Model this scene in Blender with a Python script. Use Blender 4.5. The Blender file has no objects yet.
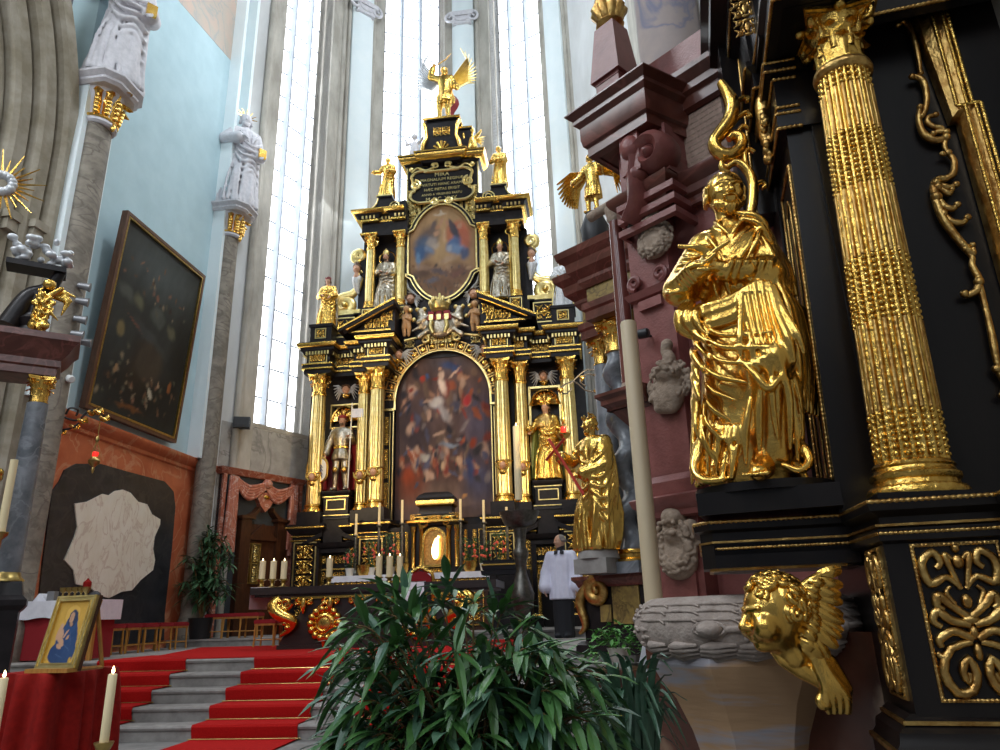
import bpy, math, random
import numpy as np
from mathutils import Matrix, Vector, Euler
PI=math.pi; sin=math.sin; cos=math.cos
COL=bpy.context.scene.collection
# ------------------------------------------------------------------ camera model (1000x750)
F=715.; YAW=math.radians(6.8); PITCH=math.radians(18.4); ROLL=math.radians(-1.75); EYE=np.array([0,0,1.325])
def _rz(a): return np.array([[cos(a),-sin(a),0],[sin(a),cos(a),0],[0,0,1]])
def _rx(a): return np.array([[1,0,0],[0,cos(a),-sin(a)],[0,sin(a),cos(a)]])
CR=_rz(YAW)@_rx(PI/2+PITCH)@_rz(ROLL)
def ray(px,py): return CR@np.array([(px-500)/F,(375-py)/F,-1.])
def PY(px,py,Y): d=ray(px,py); return EYE+d*(Y/d[1])
def PX(px,py,X): d=ray(px,py); return EYE+d*(X/d[0])
def PZ(px,py,Z): d=ray(px,py); return EYE+d*((Z-EYE[2])/d[2])
def PP(px,py,p,n): d=ray(px,py); n=np.array(n,float); return EYE+d*(np.dot(np.array(p)-EYE,n)/np.dot(d,n))
# ------------------------------------------------------------------ materials
MATS={}
def mat(name,c1,c2=None,rough=.5,metal=0.,scale=6.,detail=4.,bump=0.,bscale=None,ramp=(.35,.65),spec=.5,vein=None,vscale=1.6,stretch=(1,1,1),emit=None,es=0.,trans=0.,coat=0.,sub=0.):
    m=bpy.data.materials.new(name); m.use_nodes=True; nt=m.node_tree; N=nt.nodes; L=nt.links
    p=N['Principled BSDF']; p.inputs['Roughness'].default_value=rough; p.inputs['Metallic'].default_value=metal
    p.inputs['Specular IOR Level'].default_value=spec; p.inputs['Coat Weight'].default_value=coat
    p.inputs['Base Color'].default_value=(*c1,1)
    if trans: p.inputs['Transmission Weight'].default_value=trans
    if emit: p.inputs['Emission Color'].default_value=(*emit,1); p.inputs['Emission Strength'].default_value=es
    tc=N.new('ShaderNodeTexCoord'); mp=N.new('ShaderNodeMapping'); mp.inputs['Scale'].default_value=stretch
    L.new(tc.outputs['Object'],mp.inputs['Vector'])
    col=None
    if c2:
        n=N.new('ShaderNodeTexNoise'); n.inputs['Scale'].default_value=scale; n.inputs['Detail'].default_value=detail; n.inputs['Roughness'].default_value=.6
        L.new(mp.outputs[0],n.inputs['Vector'])
        r=N.new('ShaderNodeValToRGB'); r.color_ramp.elements[0].position=ramp[0]; r.color_ramp.elements[1].position=ramp[1]
        r.color_ramp.elements[0].color=(*c1,1); r.color_ramp.elements[1].color=(*c2,1)
        L.new(n.outputs['Fac'],r.inputs['Fac']); col=r.outputs['Color']
    if vein:
        w=N.new('ShaderNodeTexNoise'); w.inputs['Scale'].default_value=vscale; w.inputs['Detail'].default_value=7; w.inputs['Distortion'].default_value=1.2
        L.new(mp.outputs[0],w.inputs['Vector'])
        rr=N.new('ShaderNodeValToRGB'); e=rr.color_ramp.elements; e[0].position=.47; e[0].color=(0,0,0,1); e[1].position=.53; e[1].color=(0,0,0,1)
        k=rr.color_ramp.elements.new(.5); k.color=(1,1,1,1)
        L.new(w.outputs['Fac'],rr.inputs['Fac'])
        mx=N.new('ShaderNodeMix'); mx.data_type='RGBA'; mx.inputs[7].default_value=(*vein,1)
        if col: L.new(col,mx.inputs[6])
        else: mx.inputs[6].default_value=(*c1,1)
        L.new(rr.outputs['Color'],mx.inputs[0]); col=mx.outputs[2]
    if col: L.new(col,p.inputs['Base Color'])
    if bump:
        b=N.new('ShaderNodeTexNoise'); b.inputs['Scale'].default_value=bscale or scale*3; b.inputs['Detail'].default_value=3
        L.new(mp.outputs[0],b.inputs['Vector'])
        bm=N.new('ShaderNodeBump'); bm.inputs['Strength'].default_value=bump; bm.inputs['Distance'].default_value=.02
        L.new(b.outputs['Fac'],bm.inputs['Height']); L.new(bm.outputs['Normal'],p.inputs['Normal'])
    MATS[name]=m; return m
def paintmat(name,rough=.55):
    m=bpy.data.materials.new(name); m.use_nodes=True; nt=m.node_tree
    a=nt.nodes.new('ShaderNodeAttribute'); a.attribute_name='Col'; p=nt.nodes['Principled BSDF']; p.inputs['Roughness'].default_value=rough; p.inputs['Specular IOR Level'].default_value=.15
    nt.links.new(a.outputs['Color'],p.inputs['Base Color']); MATS[name]=m; return m
# ------------------------------------------------------------------ mesh builder
def nrm(v): v=np.array(v,float); return v/(np.linalg.norm(v)+1e-12)
class B:
    def __init__(s): s.v=[]; s.f=[]; s.n=0; s.uvcol=None
    def add(s,v,f,T=None):
        v=np.array(v,float).reshape(-1,3)
        if T is not None:
            T=np.array(T); v=v@T[:3,:3].T+T[:3,3]
        s.v.append(v); s.f+= [tuple(i+s.n for i in q) for q in f]; s.n+=len(v); return s
    def addb(s,o,T=None):
        if o.n: s.add(np.vstack(o.v),o.f,T)
        return s
    def box(s,x0,x1,y0,y1,z0,z1,T=None):
        v=[(x,y,z) for z in (z0,z1) for y in (y0,y1) for x in (x0,x1)]
        return s.add(v,[(0,2,3,1),(4,5,7,6),(0,1,5,4),(2,6,7,3),(0,4,6,2),(1,3,7,5)],T)
    def frus(s,x0,x1,y0,y1,z0,X0,X1,Y0,Y1,z1,T=None):
        v=[(x0,y0,z0),(x1,y0,z0),(x0,y1,z0),(x1,y1,z0),(X0,Y0,z1),(X1,Y0,z1),(X0,Y1,z1),(X1,Y1,z1)]
        return s.add(v,[(0,2,3,1),(4,5,7,6),(0,1,5,4),(2,6,7,3),(0,4,6,2),(1,3,7,5)],T)
    def cbox(s,c,size,T=None):
        return s.box(c[0]-size[0]/2,c[0]+size[0]/2,c[1]-size[1]/2,c[1]+size[1]/2,c[2]-size[2]/2,c[2]+size[2]/2,T)
    def lathe(s,prof,n=24,c=(0,0,0),mod=None,T=None,a0=0,a1=2*PI,sx=1,sy=1):
        full=abs(a1-a0-2*PI)<1e-6; m=n if full else n+1
        th=a0+(a1-a0)*np.arange(m)/n; V=[]
        for r,z in prof:
            R=r*(mod(th,z) if mod else np.ones(m))
            V.append(np.stack([c[0]+R*np.cos(th)*sx,c[1]+R*np.sin(th)*sy,np.full(m,c[2]+z)],1))
        f=[]
        for i in range(len(prof)-1):
            for j in range(m if full else m-1):
                k=(j+1)%m; f.append((i*m+j,i*m+k,(i+1)*m+k,(i+1)*m+j))
        if full:
            f.append(tuple(range(m-1,-1,-1))); f.append(tuple((len(prof)-1)*m+j for j in range(m)))
        return s.add(np.vstack(V),f,T)
    def ell(s,c,r,n=12,m=8,T=None):
        if np.isscalar(r): r=(r,r,r)
        V=[(0,0,-1)]
        for i in range(1,m):
            a=PI*i/m
            for j in range(n): V.append((sin(a)*cos(2*PI*j/n),sin(a)*sin(2*PI*j/n),-cos(a)))
        V.append((0,0,1)); f=[]
        for j in range(n):
            k=(j+1)%n; f.append((0,1+k,1+j)); f.append((len(V)-1,1+(m-2)*n+j,1+(m-2)*n+k))
            for i in range(m-2): f.append((1+i*n+j,1+i*n+k,1+(i+1)*n+k,1+(i+1)*n+j))
        return s.add(np.array(V)*np.array(r)+np.array(c),f,T)
    def tube(s,pts,rad,n=8,flat=1.,up=None,T=None,closed=False):
        P=np.array(pts,float); m=len(P)
        R=np.full(m,rad,float) if np.isscalar(rad) else np.interp(np.linspace(0,1,m),np.linspace(0,1,len(rad)),rad)
        t=np.gradient(P,axis=0) if m>2 else np.array([P[1]-P[0]]*2)
        if closed: t=np.roll(P,-1,0)-np.roll(P,1,0)
        t/= (np.linalg.norm(t,axis=1,keepdims=True)+1e-12)
        if up is None:
            u=np.array([0,0,1.]) if abs(t[0][2])<.9 else np.array([1.,0,0])
        else: u=np.array(up,float)
        V=[]; 
        for i in range(m):
            if up is not None: a=np.cross(t[i],u)
            else: a=np.cross(t[i],u)
            a=nrm(a); b=np.cross(a,t[i])
            if up is None: u=b
            for j in range(n):
                th=2*PI*j/n; V.append(P[i]+R[i]*(cos(th)*a+sin(th)*b*flat))
        f=[]
        for i in range(m if closed else m-1):
            ii=(i+1)%m
            for j in range(n):
                k=(j+1)%n; f.append((i*n+j,i*n+k,ii*n+k,ii*n+j))
        if not closed:
            f.append(tuple(range(n-1,-1,-1))); f.append(tuple((m-1)*n+j for j in range(n)))
        return s.add(V,f,T)
    def sweep(s,path,prof,plane='xy',closed=False,T=None,cap=True):
        # path: 2D polyline; prof: [(out,third)]; outward = right-hand side of travel
        P=np.array(path,float); m=len(P); V=[]; k=len(prof)
        for i in range(m):
            if closed: d0=nrm(P[i]-P[i-1]); d1=nrm(P[(i+1)%m]-P[i])
            else:
                d0=nrm(P[i]-P[i-1]) if i else nrm(P[1]-P[0]); d1=nrm(P[i+1]-P[i]) if i<m-1 else d0
            n0=np.array([d0[1],-d0[0]]); n1=np.array([d1[1],-d1[0]])
            nn=n0+n1; q=nn@nn
            nn=nn*2/q if q>.15 else n0
            for o,z in prof:
                a,b=P[i]+nn*o
                V.append((a,b,z) if plane=='xy' else ((a,z,b) if plane=='xz' else (z,a,b)))
        f=[]
        for i in range(m if closed else m-1):
            ii=(i+1)%m
            for j in range(k-1): f.append((i*k+j,ii*k+j,ii*k+j+1,i*k+j+1))
        if not closed and cap: f.append(tuple(range(k))); f.append(tuple((m-1)*k+j for j in range(k-1,-1,-1)))
        return s.add(V,f,T)
    def prism(s,out,c0,c1,plane='xz',T=None):
        n=len(out); V=[]
        for c in (c0,c1):
            for a,b in out: V.append((a,b,c) if plane=='xy' else ((a,c,b) if plane=='xz' else (c,a,b)))
        f=[tuple(range(n)),tuple(range(2*n-1,n-1,-1))]+[(j,(j+1)%n,n+(j+1)%n,n+j) for j in range(n)]
        return s.add(V,f,T)
    def ringz(s,outer,inner,c0,c1,plane='xz',T=None,open_=False):
        # frame between two outlines with the same vertex count
        n=len(outer); V=[]
        for c in (c0,c1):
            for L in (outer,inner):
                for a,b in L: V.append((a,b,c) if plane=='xy' else ((a,c,b) if plane=='xz' else (c,a,b)))
        f=[]
        for j in range(n-1 if open_ else n):
            k=(j+1)%n
            f+=[(j,k,n+k,n+j),(2*n+j,3*n+j,3*n+k,2*n+k),(j,2*n+j,2*n+k,k),(n+j,n+k,3*n+k,3*n+j)]
        return s.add(V,f,T)
    def grid(s,G,T=None,flip=False):
        G=np.array(G,float); a,b=G.shape[:2]
        f=[(i*b+j,(i+1)*b+j,(i+1)*b+j+1,i*b+j+1) for i in range(a-1) for j in range(b-1)]
        return s.add(G.reshape(-1,3),f,T)
    def mesh(s,name,shift=(0,0,0)):
        me=bpy.data.meshes.new(name); V=np.vstack(s.v)-np.array(shift); me.from_pydata(V.tolist(),[],s.f); me.validate(); return me
def fixn(me):
    import bmesh
    bm=bmesh.new(); bm.from_mesh(me); bmesh.ops.recalc_face_normals(bm,faces=bm.faces); bm.to_mesh(me); bm.free()
def smooth(me,ang=40):
    me.polygons.foreach_set('use_smooth',[True]*len(me.polygons))
    if ang<180: me.set_sharp_from_angle(angle=math.radians(ang))
def T(loc=(0,0,0),rx=0,ry=0,rz=0,s=1):
    if np.isscalar(s): s=(s,s,s)
    return np.array(Matrix.Translation(loc)@Euler((rx,ry,rz)).to_matrix().to_4x4()@Matrix.Diagonal((*s,1)))
MX=np.diag([-1.,1,1,1])
# ------------------------------------------------------------------ scene objects
def props(o,label=None,cat=None,group=None,kind=None):
    for k,v in (('label',label),('category',cat),('group',group),('kind',kind)):
        if v: o[k]=v
    return o
class Frame:
    """plan frame: origin xy, direction of local x (degrees ccw from world +X), base height"""
    def __init__(s,o,ang=0,zb=0.):
        s.o=np.array([o[0],o[1]],float); s.a=math.radians(ang); s.zb=zb
        s.u=np.array([cos(s.a),sin(s.a),0]); s.w=np.array([-sin(s.a),cos(s.a),0]); s.O=np.array([o[0],o[1],0.])
    def px(s,x,y,d=0.):           # pixel -> local (x,z) on the plane local y = d
        p=PP(x,y,s.O+s.w*d,s.w)-s.O; return np.array([p@s.u,p[2]])
    def L(s,p): q=np.array(p)-s.O; return np.array([q@s.u,q@s.w,q[2]])
    def W(s,x,y,z): return s.O+s.u*x+s.w*y+np.array([0,0,z])
def thing(name,label,cat,fr,group=None):
    o=bpy.data.objects.new(name,None); COL.objects.link(o); o.empty_display_size=.1
    o.location=(fr.o[0],fr.o[1],fr.zb); o.rotation_euler=(0,0,fr.a); props(o,label,cat,group); o_fr[o.name]=fr; return o
o_fr={}
def ob(name,b,m,parent=None,sm=40,fr=None,fix=True,shift=None):
    """link builder b as one mesh; geometry is in frame coordinates with absolute z"""
    root=parent
    while root is not None and root.parent is not None: root=root.parent
    f=fr or (o_fr.get(root.name) if root else None)
    zb=f.zb if f else 0
    me=b.mesh(name,(0,0,zb)) if shift is None else b.mesh(name,shift)
    if fix: fixn(me)
    if sm: smooth(me,sm)
    me.materials.append(MATS[m] if isinstance(m,str) else m)
    o=bpy.data.objects.new(name,me); COL.objects.link(o)
    if parent: o.parent=parent
    elif f: o.location=(f.o[0],f.o[1],f.zb); o.rotation_euler=(0,0,f.a)
    return o
def single(name,b,m,label,cat,fr=None,group=None,sm=40,kind=None):
    if fr is None:
        V=np.vstack(b.v); lo=V.min(0); hi=V.max(0); c=np.array([(lo[0]+hi[0])/2,(lo[1]+hi[1])/2,lo[2]])
        o=ob(name,b,m,None,sm,shift=c); o.location=c
    else: o=ob(name,b,m,None,sm,fr)
    return props(o,label,cat,group,kind)
def struct(name,b,m,parent=None,sm=40,fr=None):
    o=ob(name,b,m,parent,sm,fr)
    if parent is None: o['kind']='structure'
    return o
def dup(o,loc=None,rz=None,label=None,group=None,parent=None,sc=None):
    c=o.copy(); COL.objects.link(c); c.parent=parent
    if loc is not None: c.location=loc
    if rz is not None: c.rotation_euler=(0,0,rz)
    if sc is not None: c.scale=sc
    if label: c['label']=label
    if group: c['group']=group
    for ch in list(o.children): dup(ch,parent=c)
    return c
# ------------------------------------------------------------------ SDF sculpting (surface nets)
class S:
    def __init__(s): s.p=[]
    def cap(s,a,b,ra,rb=None,k=.02,sub=0): s.p.append(('c',np.array(a,float),np.array(b,float),ra,ra if rb is None else rb,k,sub)); return s
    def chain(s,pts,rads,k=.02,sub=0):
        P_=np.array(pts,float); n=len(P_); r=np.interp(np.linspace(0,1,n),np.linspace(0,1,len(np.atleast_1d(rads))),np.atleast_1d(rads))
        s.p.append(('h',P_,r,k,sub)); return s
    def ell(s,c,r,k=.02,rot=(0,0,0),sub=0):
        r=np.array([r]*3 if np.isscalar(r) else r,float); s.p.append(('e',np.array(c,float),r,np.array(Euler(rot).to_matrix()),k,sub)); return s
    def robe(s,rows,folds,k=.02,sub=0):
        """rows: (z,cx,cy,rx,ry,amp); folds: [(n,phase,twist,weight)]"""
        s.p.append(('r',np.array(sorted(rows),float),folds,k,sub)); return s
    def field(s,vox):
        lo=np.full(3,1e9); hi=-lo; bbs=[]
        for p in s.p:
            if p[0]=='c': r=max(p[3],p[4]); a=np.minimum(p[1],p[2])-r; b=np.maximum(p[1],p[2])+r; k=p[5]
            elif p[0]=='h': r=p[2].max(); a=p[1].min(0)-r; b=p[1].max(0)+r; k=p[3]
            elif p[0]=='e': ext=np.sqrt(((p[3]*p[2])**2).sum(1)); a=p[1]-ext; b=p[1]+ext; k=p[4]
            else:
                R=p[1]; m=1.35; a=np.array([(R[:,1]-R[:,3]*m).min(),(R[:,2]-R[:,4]*m).min(),R[0,0]]); b=np.array([(R[:,1]+R[:,3]*m).max(),(R[:,2]+R[:,4]*m).max(),R[-1,0]]); k=p[3]
            bbs.append((a,b,k)); 
            if not p[-1]: lo=np.minimum(lo,a); hi=np.maximum(hi,b)
        lo-=3*vox; hi+=3*vox; n=np.ceil((hi-lo)/vox).astype(int)+1
        D=np.full(n,1e3,np.float32); ax=[lo[i]+vox*np.arange(n[i]) for i in range(3)]
        for p,(a,b,k) in zip(s.p,bbs):
            i0=np.clip(np.floor((a-k-2*vox-lo)/vox).astype(int),0,n-1); i1=np.clip(np.ceil((b+k+2*vox-lo)/vox).astype(int)+1,1,n)
            if (i1<=i0).any(): continue
            X=ax[0][i0[0]:i1[0],None,None]; Y=ax[1][None,i0[1]:i1[1],None]; Z=ax[2][None,None,i0[2]:i1[2]]
            if p[0]=='c':
                A,Bp=p[1],p[2]; d=Bp-A; L=d@d+1e-12
                t=np.clip(((X-A[0])*d[0]+(Y-A[1])*d[1]+(Z-A[2])*d[2])/L,0,1)
                q=np.sqrt((X-A[0]-t*d[0])**2+(Y-A[1]-t*d[1])**2+(Z-A[2]-t*d[2])**2)-(p[3]+(p[4]-p[3])*t)
            elif p[0]=='h':
                q=None
                for A,Bp,ra,rb in zip(p[1][:-1],p[1][1:],p[2][:-1],p[2][1:]):
                    d=Bp-A; L=d@d+1e-12; t=np.clip(((X-A[0])*d[0]+(Y-A[1])*d[1]+(Z-A[2])*d[2])/L,0,1)
                    q2=np.sqrt((X-A[0]-t*d[0])**2+(Y-A[1]-t*d[1])**2+(Z-A[2]-t*d[2])**2)-(ra+(rb-ra)*t); q=q2 if q is None else np.minimum(q,q2)
            elif p[0]=='e':
                R=p[3]; x=X-p[1][0]; y=Y-p[1][1]; z=Z-p[1][2]
                u=[R[0,i]*x+R[1,i]*y+R[2,i]*z for i in range(3)]; r=p[2]
                k0=np.sqrt(sum((u[i]/r[i])**2 for i in range(3))); k1=np.sqrt(sum((u[i]/r[i]**2)**2 for i in range(3)))+1e-9
                q=k0*(k0-1)/k1
            else:
                R=p[1]; z=Z[0,0]; I=lambda c:np.interp(z,R[:,0],R[:,c])[None,None,:]
                cx,cy,rx,ry,am=I(1),I(2),I(3),I(4),I(5)
                x=(X-cx)/rx; y=(Y-cy)/ry; rho=np.sqrt(x*x+y*y); th=np.arctan2(y,x)
                w=0
                for (nn,ph,tw,wt) in p[2]: w=w+wt*np.sin(nn*th+ph+tw*Z)
                q=(rho-1-am*w)*np.minimum(rx,ry)*.8
                q=np.maximum(q,np.maximum(R[0,0]-Z,Z-R[-1,0]))
            sl=tuple(slice(i0[i],i1[i]) for i in range(3)); O=D[sl]; k=max(k,1e-6)
            q=np.broadcast_to(q,O.shape)
            if p[-1]: q=-q; h=np.clip(k-np.abs(O-q),0,None)/k; D[sl]=np.maximum(O,q)+h*h*k*.25
            else: h=np.clip(k-np.abs(O-q),0,None)/k; D[sl]=np.minimum(O,q)-h*h*k*.25
        return D,lo
    def build(s,vox,b=None,T=None):
        D,lo=s.field(vox); V,Fc=nets(D,lo,vox); b=b or B()
        if len(V): b.add(V,Fc,T)
        return b
def nets(D,lo,vox):
    n=np.array(D.shape); c=n-1; S_=np.zeros((*c,3),np.float32); C=np.zeros(c,np.float32); ins=D<0
    off=[(i,j,k) for i in (0,1) for j in (0,1) for k in (0,1)]
    g=lambda A,o:A[o[0]:o[0]+c[0],o[1]:o[1]+c[1],o[2]:o[2]+c[2]]
    for a in off:
        for ax in range(3):
            if a[ax]==0:
                b=list(a); b[ax]=1; da,db=g(D,a),g(D,b); m=g(ins,a)!=g(ins,b)
                if not m.any(): continue
                t=np.where(m,da/(da-db+1e-20),0)
                for i in range(3): S_[...,i]+=np.where(m,a[i]+(t if i==ax else 0),0)
                C+=m
    act=C>0; idx=np.full(c,-1,int); idx[act]=np.arange(act.sum())
    P=np.argwhere(act)+S_[act]/C[act][:,None]; V=lo+P*vox; Fc=[]
    for ax in range(3):
        b,d=[(1,2),(2,0),(0,1)][ax]
        sa=[slice(1,-1)]*3; sa[ax]=slice(0,-1); sb=list(sa); sb[ax]=slice(1,None)
        A=ins[tuple(sa)]; Bq=ins[tuple(sb)]
        for flip,m in ((0,A&~Bq),(1,~A&Bq)):
            I=np.argwhere(m)
            if not len(I): continue
            I[:,b]+=1; I[:,d]+=1
            def at(ob_,od): J=I.copy(); J[:,b]-=ob_; J[:,d]-=od; return idx[J[:,0],J[:,1],J[:,2]]
            q=np.stack([at(0,0),at(1,0),at(1,1),at(0,1)],1)
            if flip: q=q[:,::-1]
            Fc+= [tuple(r) for r in q.tolist() if min(r)>=0]
    return V,Fc
# ------------------------------------------------------------------ curves & ornament
def spline(pts,n=24,closed=False):
    P=np.array(pts,float); m=len(P); out=[]
    seg=m if closed else m-1
    for i in range(seg):
        g=lambda j:P[j%m] if closed else P[min(max(j,0),m-1)]
        a,b,c,d=g(i-1),g(i),g(i+1),g(i+2); k=max(2,n//seg)
        for t in np.arange(k)/k: out.append(.5*((2*b)+(c-a)*t+(2*a-5*b+4*c-d)*t*t+(3*b-a-3*c+d)*t**3))
    if not closed: out.append(P[-1])
    return np.array(out)
def spiral(cx,cz,r0,r1,turns,a0,sgn=1,n=24):
    t=np.linspace(0,1,n); a=a0+sgn*2*PI*turns*t; r=r0+(r1-r0)*t
    return np.stack([cx+r*np.cos(a),cz+r*np.sin(a)],1)
def arc(cx,cz,rx,rz,a0,a1,n=16):
    a=np.linspace(a0,a1,n); return np.stack([cx+rx*np.cos(a),cz+rz*np.sin(a)],1)
def xz(P,y=0.): P=np.array(P); return np.stack([P[:,0],np.full(len(P),y),P[:,1]],1)
def ornament(b,x0,x1,z0,z1,y,seed=0,d=.3,sym=True,n=6,dens=1.6):
    """gilded scrollwork filling a panel, standing off the plane y towards -y"""
    rnd=random.Random(seed); w=x1-x0; h=z1-z0; cx=(x0+x1)/2; cz=(z0+z1)/2
    tall=h>w; L=max(w,h); S_=min(w,h); k=max(1,round(L/S_*dens*.8)); r=S_*.05
    def put(u,v,du,dv): # along, across
        return (cx+v*S_/2,cz+u*L/2) if tall else (cx+u*L/2,cz+v*S_/2)
    for i in range(k):
        u0=-1+2*(i+.5)/k; hu=1./k
        for sg in (-1,1):
            for up in (-1,1):
                R=min(hu*L/2,S_/2)*.42*rnd.uniform(.85,1.1); t=np.linspace(0,1,15); a=PI*1.5+2*PI*1.2*t; rr=R*(1-.8*t)
                P=[put(u0,sg*.04,0,0)]
                for q,e in zip(a,rr):
                    P.append(put(u0+up*(hu*.5+e*sin(q)/(L/2)),sg*(.52-e*cos(q)/(S_/2)),0,0))
                P=np.array(P); b.tube(xz(P,y),[r*.6,r*1.15,r*.6],n=n,flat=.8); b.ell((P[-1][0],y-r*.4,P[-1][1]),r*1.2,6,5)
                q0=np.array(put(u0+up*hu*.5,sg*.5,0,0)); q1=np.array(put(u0+up*hu*.92,sg*.9,0,0)); q2=np.array(put(u0+up*hu*.1,sg*.93,0,0))
                b.tube(xz(np.array([q0,(q0+q1)/2,q1]),y),[r*.5,r*.95,r*.2],n=n); b.tube(xz(np.array([q0,(q0+q2)/2,q2]),y),[r*.5,r*.95,r*.2],n=n)
        c=put(u0,0,0,0); e=(S_*.1,r*1.3,hu*L*.28) if tall else (hu*L*.28,r*1.3,S_*.1); b.ell((c[0],y,c[1]),e,8,6)
        for up in (-1,1):
            c=put(u0+up*hu*.75,0,0,0); e=(S_*.16,r,S_*.07) if tall else (S_*.07,r,S_*.16); b.ell((c[0],y,c[1]),e,8,6)
    return b
def orn(parent,name,m,*a,**k):
    b=B(); ornament(b,*a,**k); return ob(name,b,m,parent,60)
def rfr(parent,name,m,*a):
    b=B(); rectframe(b,*a); return ob(name,b,m,parent,0)
def rectframe(b,x0,x1,z0,z1,w,y0,y1):
    return b.ringz([(x0,z0),(x1,z0),(x1,z1),(x0,z1)],[(x0+w,z0+w),(x1-w,z0+w),(x1-w,z1-w),(x0+w,z1-w)],y0,y1)
def bead(b,path,r,step=None,closed=False,n=6):
    """gadrooned gold edge: a tube along a 3D polyline with a beaded radius"""
    P=np.array(path,float); step=step or r*2.2
    for a,c in zip(P[:-1],P[1:]):
        L=np.linalg.norm(c-a); k=max(1,int(L/step)); q=k*4+1
        t=np.linspace(0,1,q); pts=a+(c-a)*t[:,None]
        b.tube(pts,(r*(.78+.3*np.abs(np.sin(PI*k*t)))).tolist(),n=n)
    return b
def leaf_acanthus(b,base,out,h,w,lean=.35,curl=.25,th=.02,n=6):
    """curled leaf: base point, outward unit vector, height, width"""
    base=np.array(base,float); o=np.array(out,float); side=np.cross(o,[0,0,1.]); G=[]
    t=np.linspace(0,1,8)
    for q in t:
        z=h*sin(q*PI*.62)/sin(PI*.62) if q>0 else 0
        d=lean*h*.8*q**2.2+(curl*h*max(0,q-.7)*.9)
        ww=w*(sin(PI*(.2+q*.62))**.8)*(1-.18*(int(q*7)%2)); row=[]
        for sgn in np.linspace(-1,1,n):
            row.append(base+o*(d-abs(sgn)*ww*.25+th*(1-abs(sgn)))+side*sgn*ww*.5+np.array([0,0,z-(.5*h*max(0,q-.8))]))
        G.append(row)
    b.grid(G); return b
def capital(r,h,n=8,det=1):
    """Corinthian capital, base at z=0, column radius r"""
    b=B(); b.lathe([(r*.98,0),(r*1.12,.02*h),(r*1.12,.07*h),(r*.95,.09*h),(r*.92,.3*h),(r*1.0,.6*h),(r*1.3,.86*h),(r*1.3,.88*h)],20)
    for row,(z,hh,le) in enumerate(((.08,.42,.42),(.3,.45,.5))):
        for i in range(n):
            a=2*PI*(i+.5*row)/n; o=(cos(a),sin(a),0)
            leaf_acanthus(b,(cos(a)*r*.93,sin(a)*r*.93,z*h),o,hh*h,r*.78,le*det,.4*det,th=r*.12)
    for i in range(4):
        a=PI/4+i*PI/2; o=np.array([cos(a),sin(a),0])
        sp=spiral(0,0,r*.34,r*.06,1.6,PI*.9,-1,22)
        P=[o*r*.95+np.array([0,0,.55*h])]+[o*(r*1.5+p[0])+np.array([0,0,h*.78+p[1]]) for p in sp]
        b.tube(P,[r*.09,r*.11,r*.08],n=6,flat=1.5)
    ab=[]
    for i in range(4):
        a=PI/4+i*PI/2; c=np.array([cos(a),sin(a)])*r*2.0; d=np.array([cos(a+PI/2),sin(a+PI/2)])*r*2.0
        for t in np.linspace(0,1,7)[:-1]:
            p=c+(d-c)*t; p=p*(1-.16*sin(PI*t)); ab.append(p)
    ab=np.array(ab); b.prism(ab*.97,.88*h,.94*h,'xy'); b.prism(ab*1.04,.94*h,h,'xy')
    for i in range(4):
        a=i*PI/2; b.ell((cos(a)*r*1.42,sin(a)*r*1.42,.93*h),(r*.25,r*.25,r*.22),8,6)
    return b
def flutes(n,d): return lambda th,z: 1-d*np.abs(np.sin(n*th/2))**1.0*0-d*(.5+.5*np.cos(n*th))**2
# ------------------------------------------------------------------ painted pictures
def vnoise(x,z,f,seed):
    r=np.random.RandomState(seed); v=np.zeros_like(x); a=1.
    for o in range(4):
        for _ in range(5):
            th=r.uniform(0,2*PI); ph=r.uniform(0,2*PI); k=f*2**o*r.uniform(.6,1.4); v+=a*np.sin(k*(np.cos(th)*x+np.sin(th)*z)+ph)
        a*=.55
    return v/5.
def strokes(x,z,base,S_,seed=1,nf=6,na=.12):
    """x,z in 0..1; S_: (cx,cz,rx,rz,angle,rgb,soft)"""
    c=np.array(base(x,z) if callable(base) else np.broadcast_to(np.array(base),(*x.shape,3)),float)
    wob=vnoise(x,z,nf*2.2,seed+7)*.022+vnoise(x,z,nf*6,seed+9)*.008; wob2=vnoise(x,z,nf*2.2,seed+17)*.02+vnoise(x,z,nf*6,seed+19)*.007
    for (cx,cz,rx,rz,an,col,so) in S_:
        a=math.radians(an); dx=x-cx+wob; dz=z-cz+wob2; u=(cos(a)*dx+sin(a)*dz)/rx; v=(-sin(a)*dx+cos(a)*dz)/rz
        m=np.clip((1-np.sqrt(u*u+v*v))/so,0,1)[...,None]; m=m*m*(3-2*m); c=c*(1-m)+np.array(col)*m
    c*= (1+na*vnoise(x,z,nf*4,seed))[...,None]
    return np.clip(c,0.002,1)
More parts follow.
